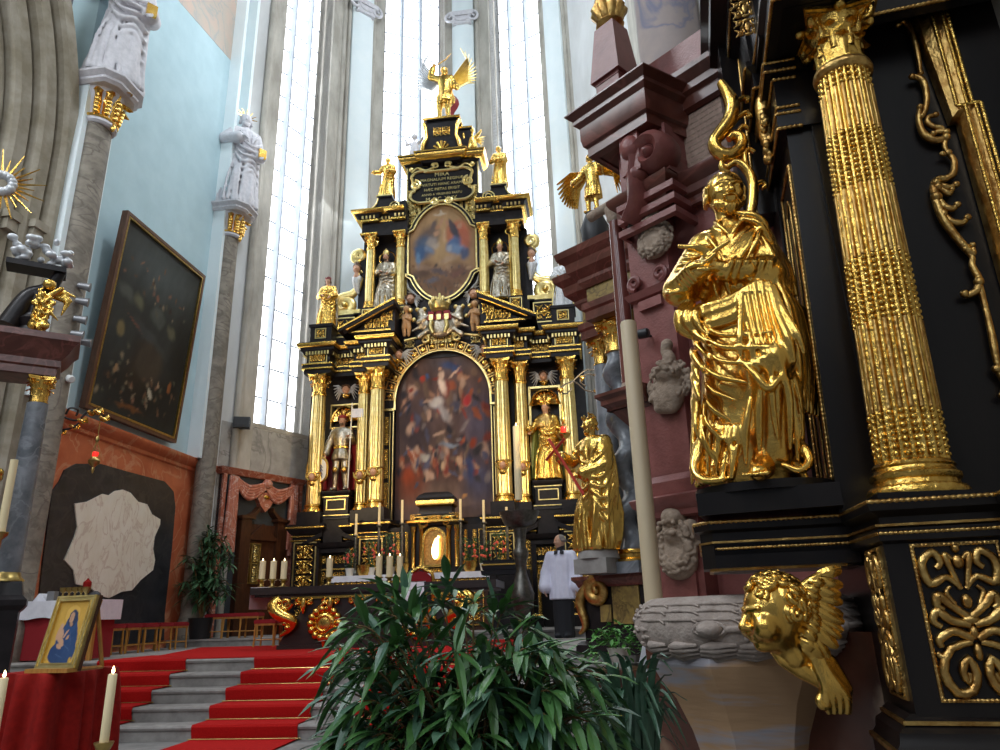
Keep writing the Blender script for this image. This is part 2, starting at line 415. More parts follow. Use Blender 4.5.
def painting(name,rows,half,y,nx,nz,fn,parent,m,thick=.03,cx=0.):
    """picture surface: z in rows, half-width function; colours per vertex from fn(s,t)"""
    z=np.linspace(rows[0],rows[1],nz); s=np.linspace(0,1,nx); G=[]
    SS,TT=np.meshgrid(s,(z-rows[0])/(rows[1]-rows[0])); hm=max(half(zz)[1]-half(zz)[0] for zz in z); lo=min(half(zz)[0] for zz in z)
    XX=np.zeros_like(SS)
    for i,zz in enumerate(z):
        a,b_=half(zz); XX[i]=a+(b_-a)*s
    b=B(); b.grid(np.stack([XX+cx,np.full_like(XX,y),np.repeat(z[:,None],nx,1)],2))
    b.grid(np.stack([XX+cx,np.full_like(XX,y+thick),np.repeat(z[:,None],nx,1)],2))
    o=ob(name,b,m,parent,0,fix=False); me=o.data
    C=fn((XX-lo)/hm,TT).reshape(-1,3); C=np.vstack([C,C*.3])
    at=me.color_attributes.new('Col','FLOAT_COLOR','POINT'); at.data.foreach_set('color',np.hstack([C,np.ones((len(C),1))]).astype(np.float32).ravel())
    smooth(me,180); return o
def text_mesh(b,s,size,center,T_,depth=.004):
    cu=bpy.data.curves.new('t','FONT'); cu.body=s; cu.size=size; cu.align_x='CENTER'; cu.align_y='CENTER'; cu.extrude=depth; cu.resolution_u=2
    o=bpy.data.objects.new('t',cu); COL.objects.link(o); dg=bpy.context.evaluated_depsgraph_get(); me=o.evaluated_get(dg).to_mesh()
    V=np.array([v.co[:] for v in me.vertices]); Fs=[tuple(p.vertices) for p in me.polygons]
    o.evaluated_get(dg).to_mesh_clear(); bpy.data.objects.remove(o); bpy.data.curves.remove(cu)
    if len(V): b.add(V+np.array([*center,0]),Fs,T_)
    return b
# ================================================================== MATERIALS
mat('gold',(.88,.57,.15),(.74,.43,.09),rough=.24,metal=1,scale=5,bump=.12,bscale=30)
mat('gold_old',(.70,.47,.16),(.40,.21,.06),rough=.34,metal=1,scale=18,bump=.25,bscale=60)
mat('gold_pale',(.86,.70,.32),(.70,.52,.18),rough=.3,metal=1,scale=8,bump=.15,bscale=40)
mat('gold_leaf',(.9,.60,.16),(.55,.32,.06),rough=.27,metal=1,scale=25,bump=.3,bscale=50)
mat('silver',(.55,.50,.42),(.32,.27,.19),rough=.34,metal=1,scale=20,bump=.2,bscale=60)
mat('white_silver',(.72,.73,.74),(.5,.52,.55),rough=.45,metal=.35,scale=20)
mat('ebony',(.006,.005,.006),(.014,.011,.010),rough=.28,scale=3,stretch=(1,1,.15),spec=.3)
mat('ebony_far',(.010,.008,.009),(.02,.016,.017),rough=.35,scale=6,spec=.22)
mat('plaster',(.43,.59,.64),(.49,.65,.70),rough=.9,scale=1.6,bump=.05,bscale=40)
mat('plaster_warm',(.78,.87,.89),(.84,.91,.92),rough=.9,scale=1.2)
mat('limewash',(.70,.71,.71),(.58,.585,.575),rough=.9,scale=1.0,stretch=(1,1,.5))
mat('stone_brown',(.34,.315,.27),(.52,.49,.43),rough=.9,scale=2.2,bump=.15,bscale=25,stretch=(1,1,.35))
mat('stone_arch',(.25,.215,.15),(.38,.34,.27),rough=.9,scale=2.5,bump=.15,bscale=25)
mat('stone_shaft',(.17,.145,.115),(.31,.27,.215),rough=.7,scale=3,bump=.1,vein=(.15,.125,.10),vscale=1.1,stretch=(1,1,1.6))
mat('statue_stone',(.58,.57,.60),(.70,.68,.71),rough=.85,scale=10)
mat('sandstone',(.30,.225,.165),(.42,.325,.25),rough=.9,scale=22,bump=.4,bscale=60)
mat('step_stone',(.21,.19,.18),(.30,.28,.26),rough=.75,scale=6,bump=.1)
mat('floor_stone',(.15,.14,.135),(.23,.22,.21),rough=.6,scale=5)
mat('red_panel',(.47,.105,.04),(.60,.17,.07),rough=.4,scale=2.2,vein=(.62,.28,.15),vscale=1.3)
mat('red_marble',(.38,.10,.055),(.52,.19,.12),rough=.35,scale=7,vein=(.65,.42,.35),vscale=3)
mat('pier_marble',(.19,.058,.050),(.28,.094,.083),rough=.38,scale=6,bump=.15,bscale=70)
mat('cornice_marble',(.085,.022,.014),(.14,.045,.03),rough=.3,scale=5,vein=(.19,.06,.045),vscale=2)
mat('pink_marble',(.20,.065,.05),(.13,.035,.03),rough=.22,scale=4,coat=.3)
mat('buff_panel',(.36,.24,.19),(.46,.32,.25),rough=.8,scale=45,detail=2)
mat('black_marble',(.018,.019,.024),(.036,.037,.043),rough=.35,scale=4,vein=(.05,.05,.05),vscale=1.6)
mat('white_marble',(.84,.77,.63),(.90,.84,.72),rough=.4,scale=5,vein=(.70,.58,.46),vscale=3,stretch=(1,1,.5))
mat('grey_marble',(.10,.11,.125),(.22,.23,.25),rough=.28,scale=4,vein=(.22,.23,.25),vscale=1.7)
mat('yellow_marble',(.36,.25,.07),(.20,.13,.045),rough=.35,scale=9,vein=(.12,.08,.03),vscale=3)
mat('carpet',(.34,.008,.008),(.42,.013,.011),rough=.95,scale=60,spec=.1)
mat('red_cloth',(.21,.006,.004),(.28,.009,.006),rough=.85,scale=20,spec=.2)
mat('velvet',(.26,.007,.012),None,rough=.9)
mat('white_cloth',(.78,.77,.82),(.70,.69,.75),rough=.9,scale=12)
mat('pale_cloth',(.84,.72,.76),(.88,.78,.82),rough=.9,scale=10,stretch=(6,6,1))
mat('frame_wood',(.14,.06,.03),(.09,.035,.016),rough=.4,scale=4,stretch=(8,8,1))
mat('honey_wood',(.50,.24,.05),(.36,.15,.03),rough=.35,scale=4,stretch=(8,8,1))
mat('dark_wood',(.085,.03,.012),(.05,.016,.007),rough=.35,scale=4,stretch=(6,6,1))
mat('mensa_wood',(.022,.015,.014),(.035,.024,.022),rough=.3,scale=3,stretch=(1,6,6))
mat('wax',(.80,.66,.40),None,rough=.5,spec=.3)
mat('pale_wax',(.62,.50,.33),(.58,.46,.30),rough=.5,scale=2)
mat('flame',(1,.8,.4),None,emit=(1,.75,.35),es=9)
mat('glow',(1,.8,.5),None,emit=(1,.72,.38),es=16)
mat('lamp_red',(.8,.02,.02),None,rough=.2,emit=(1,.03,.02),es=1.2)
mat('brass',(.55,.40,.14),(.35,.25,.09),rough=.3,metal=1,scale=15)
mat('pewter',(.16,.15,.135),(.09,.085,.075),rough=.38,metal=.9,scale=14,bump=.2)
mat('iron',(.015,.015,.018),None,rough=.5)
mat('grey_metal',(.26,.26,.27),None,rough=.4,metal=.5)
mat('camera_white',(.68,.68,.66),None,rough=.4)
mat('skin',(.50,.27,.17),(.56,.32,.21),rough=.55,scale=12)
mat('skin_wood',(.45,.24,.10),(.55,.33,.16),rough=.45,scale=10)
mat('hair_brown',(.07,.033,.015),(.11,.055,.022),rough=.6,scale=30)
mat('hair_grey',(.16,.13,.11),(.22,.19,.17),rough=.7,scale=60)
mat('surplice',(.72,.72,.86),(.66,.66,.80),rough=.9,scale=9)
mat('black_cloth',(.012,.012,.016),None,rough=.85)
mat('cape_red',(.30,.018,.022),(.22,.012,.015),rough=.55,scale=8)
mat('robe_green',(.19,.24,.05),(.27,.3,.09),rough=.5,scale=10)
mat('robe_blue',(.10,.16,.30),(.2,.27,.4),rough=.5,scale=10)
mat('cross_red',(.45,.03,.012),None,rough=.35)
mat('leaf_dark',(.040,.125,.035),(.075,.19,.045),rough=.38,scale=9,spec=.6)
mat('leaf_blue',(.045,.115,.07),(.08,.165,.10),rough=.4,scale=9,spec=.6)
mat('leaf_small',(.05,.20,.025),(.09,.30,.04),rough=.45,scale=12)
mat('leaf_far',(.035,.10,.035),(.065,.15,.065),rough=.5,scale=12)
mat('twig',(.20,.12,.04),(.13,.075,.03),rough=.7,scale=20)
mat('flower_red',(.62,.05,.03),(.7,.16,.1),rough=.6,scale=20)
mat('white_pot',(.72,.69,.62),None,rough=.4)
mat('black_pot',(.014,.014,.016),None,rough=.4)
mat('paper',(.78,.78,.84),None,rough=.8)
mat('ink',(.08,.08,.12),None,rough=.8)
mat('speaker_grey',(.035,.04,.045),(.05,.055,.06),rough=.7,scale=80)
mat('lead',(.10,.13,.17),None,rough=.6)
mat('mullion',(.46,.52,.60),(.54,.60,.67),rough=.85,scale=3)
mat('fresco',(.50,.46,.40),(.60,.46,.38),rough=.95,scale=1.4,vein=(.42,.42,.40),vscale=.8)
paintmat('oil',.6)
def glassmat():
    m=bpy.data.materials.new('window_glass'); m.use_nodes=True; nt=m.node_tree; N=nt.nodes; L=nt.links; p=N['Principled BSDF']
    p.inputs['Base Color'].default_value=(.8,.85,.9,1); p.inputs['Roughness'].default_value=.3
    tc=N.new('ShaderNodeTexCoord'); v=N.new('ShaderNodeTexVoronoi'); v.inputs['Scale'].default_value=7; v.inputs['Randomness'].default_value=.0
    L.new(tc.outputs['Object'],v.inputs['Vector'])
    r=N.new('ShaderNodeValToRGB'); r.color_ramp.elements[0].color=(.62,.66,.80,1); r.color_ramp.elements[0].position=.0; r.color_ramp.elements[1].position=.35; r.color_ramp.elements[1].color=(.93,.96,1,1)
    L.new(v.outputs['Distance'],r.inputs['Fac']); L.new(r.outputs['Color'],p.inputs['Emission Color']); p.inputs['Emission Strength'].default_value=5.0
    MATS['window_glass']=m
glassmat()
# ================================================================== SETTING
FZ=.825          # choir floor
TOPZ=27.
CX=-3.81
# floors and stairs
b=B(); b.box(-11.5,4.5,-3,10.6,-.3,0); struct('floor',b,'floor_stone')
b=B(); b.box(-11.5,4.5,10.3,24,.0,FZ); struct('floor_choir',b,'step_stone')
NST=5; Y0=10.3; TR=.38; RS=FZ/NST
b=B()
for i in range(1,NST):
    z=FZ-i*RS; y=Y0-i*TR
    b.box(-10.6,3.2,y,y+TR+.02,0,z-.045)
    b.sweep([(-10.6,y),(3.2,y)],[(0,z-.05),(.025,z-.045),(.035,z-.02),(.02,z),(-TR-.02,z)],'xy')
b.sweep([(-10.6,Y0),(3.2,Y0)],[(0,FZ-.05),(.025,FZ-.045),(.035,FZ-.02),(.02,FZ+.001),(-.3,FZ+.001)],'xy')
struct('floor_steps',b,'step_stone')
b=B(); b.box(-9.2,2,15.3,24,FZ,FZ+.15); b.sweep([(-9.2,15.3),(2,15.3)],[(0,FZ+.1),(.03,FZ+.11),(.03,FZ+.15),(-.1,FZ+.152)]); struct('floor_sanctuary',b,'step_stone')
def runner(x0,x1,ytop,land,lab,x0t=None):
    prof=[(ytop,FZ+.012)]
    for i in range(NST):
        y=Y0-i*TR; z=FZ-i*RS; prof+= [(y-.03,z+.014),(y-.048,z-.012),(y-.042,z-.05),(y-.018,z-RS+.02)]
    prof.append((land,.014))
    o=bpy.data.objects.new('stair_carpet',None); COL.objects.link(o); props(o,lab,'carpet','red stair carpets'); o.location=(x0,Y0,FZ)
    b=B(); G=[]
    for x in (x0,x1): G.append([(x if not(k==0 and x0t) else x,y,z) for k,(y,z) in enumerate(prof)])
    b.grid(G)
    G2=[[(x,y+.008,z-.012) for (x,y,z) in r] for r in G]; b.grid(G2)
    ob('runner',b,'carpet',o,30,shift=(x0,Y0,FZ))
    for i in range(NST):
        y=Y0-i*TR; z=FZ-i*RS; r=B(); r.tube([(x0-.04,y-.03,z-RS+.022),(x1+.04,y-.03,z-RS+.022)],.008,6); ob('stair_rod',r,'brass',o,60,shift=(x0,Y0,FZ))
    return o
xa=PY(100,655,Y0)[0]; xb=PY(188,653,Y0)[0]; xc=PY(256,652,Y0)[0]; xd=PY(345,650,Y0)[0]; xe=PY(382,649,Y0)[0]; xf=PY(480,647,Y0)[0]
runner(xa,xb,11.6,7.6,'red carpet runner down the steps behind the icon table')
runner(xc,xd,11.3,7.4,'wide red carpet runner down the steps in front of the candle altar')
runner(xe,xf,11.3,7.4,'red carpet runner on the steps seen through the bushy plant')
b=B(); b.prism([(xa+.25,11.4),(xb,10.33),(xf+.5,10.33),(xf+.5,14.6),(-8.0,14.6)],FZ+.002,FZ+.016,'xy'); single('floor_carpet',b,'carpet','flat red carpet spread on the choir floor around the candle altar','carpet')
# ---------------------------------------------------------------- left wall
LW=Frame((-9.3,5),90)
def lw(px,py,d=0): return LW.px(px,py,d)
ZC=lw(200,463)[1]; YE=11.35
arch_y=lw(62,200)[0]           # right jamb of the arcade arch (local x = Y-5)
b=B(); b.box(arch_y,YE+.2,0,.6,0,TOPZ); b.box(-4,arch_y,0,.6,15.5,TOPZ); struct('wall_left',b,'plaster',fr=LW)
# arcade arch: stepped stone orders
b=B(); spz=9.2; R0=5.2; cxa=arch_y-R0
for i,(dr,y0,y1) in enumerate([(0,-.16,.6),(-.38,.0,.7),(-.75,.18,.9),(-1.1,.42,1.2)]):
    r=R0+dr+.02; ri=r-.42
    for rr,yy in ((r-.19,y0),):
        P=np.vstack([[(cxa+rr,0.)],[(cxa+rr,spz)],arc(cxa,spz,rr,rr*1.25,0,PI*.62,26)[1:]])
        b.sweep(P,[(-.19,y1),(-.19,y0+.06),(-.12,y0),(.0,y0+.03),(.12,y0),(.19,y0+.06),(.19,y1)],'xz')
struct('trim_arch',b,'stone_arch',fr=LW)
b=B(); P=[(cxa+R0-.1,0),(cxa+R0-.1,spz)]
for i,(x,y) in enumerate([(cxa+R0-.42,-.05),(cxa+R0-.8,.12)]):
    b.box(x-.2,x+.2,y-.08,y+.3,7.9,8.05); b.box(x-.16,x+.16,y-.04,y+.3,7.7,7.9)
struct('trim_impost',b,'stone_arch',fr=LW)
b=B(); b.box(-6,arch_y+.4,3.4,3.7,0,20); struct('wall_aisle',b,'stone_arch',fr=LW)
# fresco fragment high on the wall
b=B(); p=[lw(178,0),lw(232,62),lw(246,0),lw(252,-60),lw(178,-60)]; b.prism(p,-.006,.01,'xz'); struct('wall_fresco',b,'fresco',fr=LW)
# red marble dado with cornice
b=B(); y0=lw(40,470)[0]; y1=lw(206,500)[0]
b.box(y0,y1,-.05,0,FZ,ZC-.25); struct('wall_dado',b,'red_panel',fr=LW)
b=B(); b.sweep([(y0,0),(y1+.12,0),(y1+.12,.1)],[(.05,ZC-.3),(.09,ZC-.27),(.09,ZC-.2),(.16,ZC-.14),(.22,ZC-.06),(.22,ZC),(0,ZC)]); struct('trim_dado',b,'red_panel',fr=LW)
# inlaid black and white marble
blk=[(36,625),(43,560),(52,491.6),(59.5,481.4),(64.6,470),(76,463.7),(101,464),(126.6,471.3),(164.6,481.4),(173.5,491.6),(175.3,506.8),(172,547),(164.6,614.5),(164,640),(36,660)]
wht=[(74.7,503.7),(87.4,501.7),(102.6,494),(109,495.4),(115.2,491),(122.8,489.6),(130.4,492.8),(138,501.7),(147,504.2),(152,514.4),(160.3,519.4),(160,524.5),(154.5,537),(153,549),(155,560),(153,570),(140.6,580),(131.7,590.4),(121.6,591.7),(109,598),(100,595.5),(88.7,586.6),(76,584),(73.5,570),(64.6,560),(74.7,537),(77.5,527),(76,515)]
root=thing('marble_memorial','black and white inlaid marble memorial set in the red panelled wall','memorial',Frame((LW.W(2.5,0,0)[0],LW.W(lw(110,560)[0],0,0)[1]),90,FZ))
fr_=o_fr[root.name]; cv=lambda P,d: [fr_.px(x,y,d) for x,y in P]
b=B(); b.prism(cv(blk,-.07),-.075,-.04,'xz'); 
root.location=(-9.3,LW.W(lw(110,560)[0],0,0)[1],FZ); fr_.o=np.array([-9.3,root.location[1]]); fr_.O=np.array([*fr_.o,0.])
b=B(); b.prism(cv(blk,-.075),-.08,-.04,'xz'); ob('surround',b,'black_marble',root,30)
b=B(); b.prism(cv(wht,-.1),-.105,-.07,'xz'); ob('tablet',b,'white_marble',root,30)
# ---------------------------------------------------------------- wall shafts with gilded capitals and stone saints
def shaft(px_c,py_c,r,z0,z1,x_off,n):
    c=PX(px_c,py_c,-9.3+x_off); fr=Frame((-9.3+x_off,c[1]),90,z0)
    b=B(); b.lathe([(r*1.25,z0),(r*1.25,z0+.5),(r*1.05,z0+.6),(r,z0+.7),(r,z1)],18,sx=1,sy=.8); struct('pillar_shaft',b,'stone_shaft',fr=fr)
    b=B()
    for s in (-1,1): b.box(s*r*1.15-.07,s*r*1.15+.07,-.02,x_off,ZC,TOPZ if n else z1+1.0)
    struct('trim_shaft',b,'plaster_warm',fr=fr)
    H=r*2.7
    t=thing('wall_console','',"console",Frame(fr.o,90,z1))
    c_=B(); c_.lathe([(r*1.02,z1),(r*1.15,z1+.04),(r*1.1,z1+.12),(r*1.0,z1+.16),(r*.95,z1+H*.3),(r*1.05,z1+H*.65),(r*1.35,z1+H*.95)],18); ob('bell',c_,'statue_stone',t)
    c_=B(); w=r*1.5
    c_.sweep([(-w,x_off),(-w,-w*.8),(-w*.55,-w*1.15),(w*.55,-w*1.15),(w,-w*.8),(w,x_off)],[(-.3,z1+H*.93),(0,z1+H*.93),(.06,z1+H*1.0),(.06,z1+H*1.06),(.14,z1+H*1.16),(.14,z1+H*1.22),(-.3,z1+H*1.22)])
    c_.prism([(-w,x_off),(-w,-w*.8),(-w*.55,-w*1.15),(w*.55,-w*1.15),(w,-w*.8),(w,x_off)],z1+H*.95,z1+H*1.2,'xy'); ob('abacus',c_,'statue_stone',t)
    g=B()
    g.lathe([(r*1.16,z1+H*.13),(r*1.2,z1+H*.16),(r*1.16,z1+H*.2)],20)
    for i,a in enumerate([-PI/2-1.1,-PI/2-.55,-PI/2,-PI/2+.55,-PI/2+1.1]):
        hh=H*(.82 if i==2 else .6); o=(cos(a),sin(a),0)
        leaf_acanthus(g,(cos(a)*r*1.0,sin(a)*r*1.0,z1+H*.2),o,hh,r*.75,.42,.4,th=.07)
        for k in range(4): g.ell((cos(a)*r*(1.12+.04*k),sin(a)*r*(1.12+.04*k),z1+H*(.28+hh/H*.17*k)),(.06,.06,.07),6,5)
    g.ell((0,-r*1.1,z1+.02),(.05,.05,.1),6,5); ob('gilded_leaves',g,'gold',t)
    return t,fr,z1+H*1.22
z1=PX(88,122,-9.05)[2]
con1,frs1,zt1=shaft(74,260,.30,FZ,z1,.25,0); con1['label']='white wall console with gilded leaves beside the arcade arch'
z2=PX(237,248,-9.0)[2]
con2,frs2,zt2=shaft(220,330,.27,FZ,z2,.3,1); con2['label']='white wall console with gilded leaves between painting and tall window'
for c_ in (con1,con2): c_['group']='gilded consoles on the left wall'
# ---------------------------------------------------------------- apse
PTS=[(-9.25,16.3),(-7.34,20.4),(-3.65,22.2),(.08,20.4),(1.95,16.2)]
FAC=[]
for a,c in zip(PTS[:-1],PTS[1:]): FAC.append((Frame(a,math.degrees(math.atan2(c[1]-a[1],c[0]-a[0]))),math.hypot(c[0]-a[0],c[1]-a[1])))
win_px=[(((266,165),(311,165)),[(281,177),(299,177)],430),(((384,95),(438.5,95)),[(400.5,100),(419.5,100)],None),(((500,65),(545,65)),[(513,95),(529.5,95)],None),(None,None,None)]
glassd=.45
for k,((fr,Ln),(ed,mu,sl)) in enumerate(zip(FAC,win_px)):
    nm=['wall_north','wall_apse','wall_east','wall_south'][k]
    if ed is None:
        b=B(); b.box(0,Ln,0,.7,0,TOPZ); struct(nm,b,'limewash',fr=fr); continue
    x0=fr.px(*ed[0],glassd)[0]; x1=fr.px(*ed[1],glassd)[0]; sz=fr.px(262,430,glassd)[1] if sl else 5.2
    x0e,x1e=x0-.12,x1+.12
    b=B(); b.box(-.05,x0e,0,.7,0,TOPZ); b.box(x1e,Ln+.05,0,.7,0,TOPZ); b.box(x0e,x1e,0,.7,0,sz); struct(nm,b,'limewash',fr=fr)
    if k==0: b=B(); b.box(.3,Ln-.5,-.02,.0,FZ,sz-.14); mat('stone_wall',(.33,.315,.29),(.44,.42,.39),rough=.9,scale=3,bump=.2,vein=(.24,.23,.21),vscale=.8); struct('wall_north_lower',b,'stone_wall',fr=fr)
    b=B(); b.prism([(0,sz+.02),(.62,sz+.02),(.02,sz-.55)],x0e,x1e,'yz') if False else b.box(x0e,x1e,-.02,.62,sz-.12,sz)
    struct('trim_sill',b,'stone_brown',fr=fr)
    # jamb rolls
    b=B()
    for s,xe_ in ((-1,x0e),(1,x1e)):
        for j,(dx,dy,r) in enumerate([(.04,.30,.07),(.14,.14,.085),(.26,.0,.10),(.40,-.05,.07),(.52,-.1,.09)]):
            b.lathe([(r,FZ),(r,TOPZ)],10,c=(xe_+s*dx*(1 if k==0 else 1.0),dy,0))
            b.box(min(xe_,xe_+s*dx),max(xe_,xe_+s*dx),dy,.66,FZ if j else sz-.2,TOPZ)
    struct('trim_jamb',b,'stone_brown',fr=fr)
    # window: glass lights, stone mullions, saddle bars
    root=bpy.data.objects.new(f'window_{k+1}',None); COL.objects.link(root); root['kind']='structure'; root.location=(*fr.o,sz); root.rotation_euler=(0,0,fr.a); f2=Frame(fr.o,math.degrees(fr.a),sz); o_fr[root.name]=f2
    xs=[x0]+[fr.px(*m,glassd)[0] for m in mu]+[x1]
    for a,c in zip(xs[:-1],xs[1:]):
        g=B(); g.box(a,c,glassd+.03,glassd+.05,sz,TOPZ); ob('window_pane',g,'window_glass',root,0)
    for x in xs[1:-1]:
        g=B(); w=.085; g.prism([(x-w,glassd+.12),(x-w,glassd-.02),(x-.03,glassd-.16),(x+.03,glassd-.16),(x+w,glassd-.02),(x+w,glassd+.12)],sz,TOPZ,'xy'); ob('mullion',g,'mullion',root,0)
    g=B(); z=sz+.1
    for a,c in zip(xs[:-1],xs[1:]):
        zz=sz+.9
        while zz<TOPZ: g.box(a-.02,c+.02,glassd-.005,glassd+.025,zz-.018,zz+.018); zz+=.92
    ob('saddle_bars',g,'lead',root,0)
# piers between the windows: white shaft with roll mouldings
for k,(p,nx,ny) in enumerate([(PTS[1],.62,-.78),(PTS[2],0,-1),(PTS[3],-.62,-.78)]):
    fr=Frame(p,[47,0,-47][k])
    b=B(); w=.42; b.prism([(-w,.4),(-w,-.38),(-w*.55,-.5),(w*.55,-.5),(w,-.38),(w,.4)],FZ,TOPZ,'xy'); struct('pillar_apse',b,'plaster_warm',fr=fr)
    b=B()
    for s in (-1,1):
        for dx,dy,r in ((.5,-.28,.07),(.62,-.18,.1),(.76,-.02,.08)): b.lathe([(r,FZ),(r,TOPZ)],10,c=(s*dx,dy,0))
        b.box(min(s*w,s*.8),max(s*w,s*.8),-.18,.4,FZ,TOPZ)
    struct('trim_roll',b,'stone_brown',fr=fr)
# carved scroll consoles high on the apse piers
for k,(px,py,lab) in enumerate([(466,14,'carved stone scroll console high on the middle apse pier'),(362,2,'carved stone scroll console high on the pier between left windows')]):
    p=[(-3.65,22.2),(-7.34,20.4)][k]; fr=Frame(p,[0,47][k]); z=fr.px(px,py,-.6)[1]; fr.zb=z-.3
    b=B(); b.box(-.46,.46,-.66,-.45,z-.05,z+.15); b.box(-.36,.36,-.6,-.45,z-.4,z)
    for s in (-1,1):
        sp=spiral(s*.42,z-.12,.24,.05,1.3,PI/2,-s,20); b.tube(xz(sp,-.6),[.06,.05,.04],n=7)
    b.tube(xz(arc(0,z-.05,.3,.22,PI,2*PI,12),-.62),.05,n=7)
    single('scroll_console',b,'statue_stone',lab,'console',fr,group='scroll consoles on the apse piers')
# south wall behind the marble piers
b=B(); b.box(1.95,2.6,-3,16.3,0,TOPZ); struct('wall_right',b,'stone_brown')
# ================================================================== HIGH ALTAR
HA=Frame((CX,18.),0,.975)
altar=thing('high_altar','towering black and gold baroque high altar with columns and two paintings','altar',HA)
GP=lambda b,name='gilded_moulding',m='gold_leaf',par=altar,sm=40: ob(name,b,m,par,sm)
# ---- carcass
b=B()
b.box(-3.95,3.95,.45,1.6,.975,3.6)                          # lower body
b.box(-3.9,3.9,.8,1.5,3.6,8.6)                              # main wall
b.box(-3.75,3.75,.75,1.4,8.6,9.0)
for s in (-1,1):
    f=lambda a,c:(min(s*a,s*c),max(s*a,s*c))
    b.box(*f(1.28,2.0),-.36,.5,.975,3.62); b.box(*f(2.0,2.42),-.02,.5,.975,3.62); b.box(*f(3.08,3.8),-.12,.5,.975,3.62)
    b.box(*f(1.36,1.96),-.3,.5,3.62,3.96); b.box(*f(1.96,2.36),.03,.7,3.62,3.96); b.box(*f(3.12,3.76),-.06,.8,3.62,3.96)
    b.box(*f(2.3,3.12),.2,.5,3.05,3.62)
    b.box(*f(2.42,3.08),.28,.5,.975,3.1)
    b.box(*f(1.45,1.66),.4,.8,3.6,8.2)                      # painting jambs
    # entablature cores
    b.box(*f(1.38,2.0),-.22,.9,7.76,8.6); b.box(*f(2.0,2.42),.1,.9,7.76,8.6); b.box(*f(2.42,3.1),.4,.9,7.76,8.6); b.box(*f(3.1,3.76),.02,.9,7.76,8.6)
b.box(-1.5,1.5,.6,.8,3.0,3.7)
ob('carcass',b,'ebony_far',altar)
# ---- cornices (black) and gilded strips following the breaks
def front(s,k=0.):
    P=[(3.78,.95),(3.78,0.),(3.08,0.),(3.08,.38),(2.44,.38),(2.44,.08),(2.02,.08),(2.02,-.25),(1.36,-.25),(1.36,.75)]
    return [(-x,y) for x,y in P] if s<0 else [(x,y) for x,y in P][::-1]
def frontb(s):
    P=[(3.82,1.0),(3.82,-.14),(3.06,-.14),(3.06,.26),(2.44,.26),(2.44,-.04),(2.02,-.04),(2.02,-.38),(1.26,-.38),(1.26,.5)]
    return [(-x,y) for x,y in P] if s<0 else [(x,y) for x,y in P][::-1]
for s in (-1,1):
    b=B(); g=B(); dn=B(); g5=B()
    p=front(s)
    b.sweep(p,[(0,7.76),(.03,7.76),(.03,7.9),(.07,7.92),(.07,8.02),(0,8.04)])
    b.sweep(p,[(0,8.28),(.05,8.32),(.08,8.38),(.13,8.42),(.13,8.48),(.18,8.52),(.21,8.6),(.21,8.63),(-.3,8.66)])
    g.sweep(p,[(.03,7.86),(.085,7.88),(.085,7.92),(.03,7.93)]); g.sweep(p,[(.02,8.0),(.09,8.01),(.09,8.05),(0,8.06)])
    g.sweep(p,[(.16,8.5),(.2,8.52),(.225,8.58),(.225,8.61),(.17,8.61)])
    P=np.array(p)
    for a,c in zip(P[:-1],P[1:]):                            # dentils
        L=np.linalg.norm(c-a); n=max(1,int(L/.085)); d=(c-a)/L; o=np.array([d[1],-d[0]])
        for i in range(n):
            q=a+d*(i+.5)*L/n+o*.075; w=.024; dn.box(q[0]-w,q[0]+w,q[1]-w,q[1]+w,8.3,8.42)
    ob('cornice',b,'ebony_far',altar,30); GP(g,sm=30); GP(dn,'dentils','gold_pale',sm=0); b=B(); g=B()
    q=frontb(s)
    b.sweep(q,[(0,3.36),(.04,3.4),(.1,3.48),(.12,3.56),(.12,3.62),(-.3,3.63)])
    g.sweep(q,[(.09,3.5),(.135,3.52),(.135,3.56),(.1,3.57)]); g.sweep(q,[(0,3.3),(.03,3.31),(.03,3.335),(0,3.34)])
    b.sweep(q,[(.1,.975),(.1,1.2),(.05,1.26),(0,1.3)]); g.sweep(q,[(.07,1.22),(.1,1.24),(.07,1.27)])
    g.sweep(q,[(0,3.2),(.025,3.21),(.025,3.235),(0,3.24)])
    ob('base_cornice',b,'ebony_far',altar,30); GP(g,'base_moulding',sm=30)
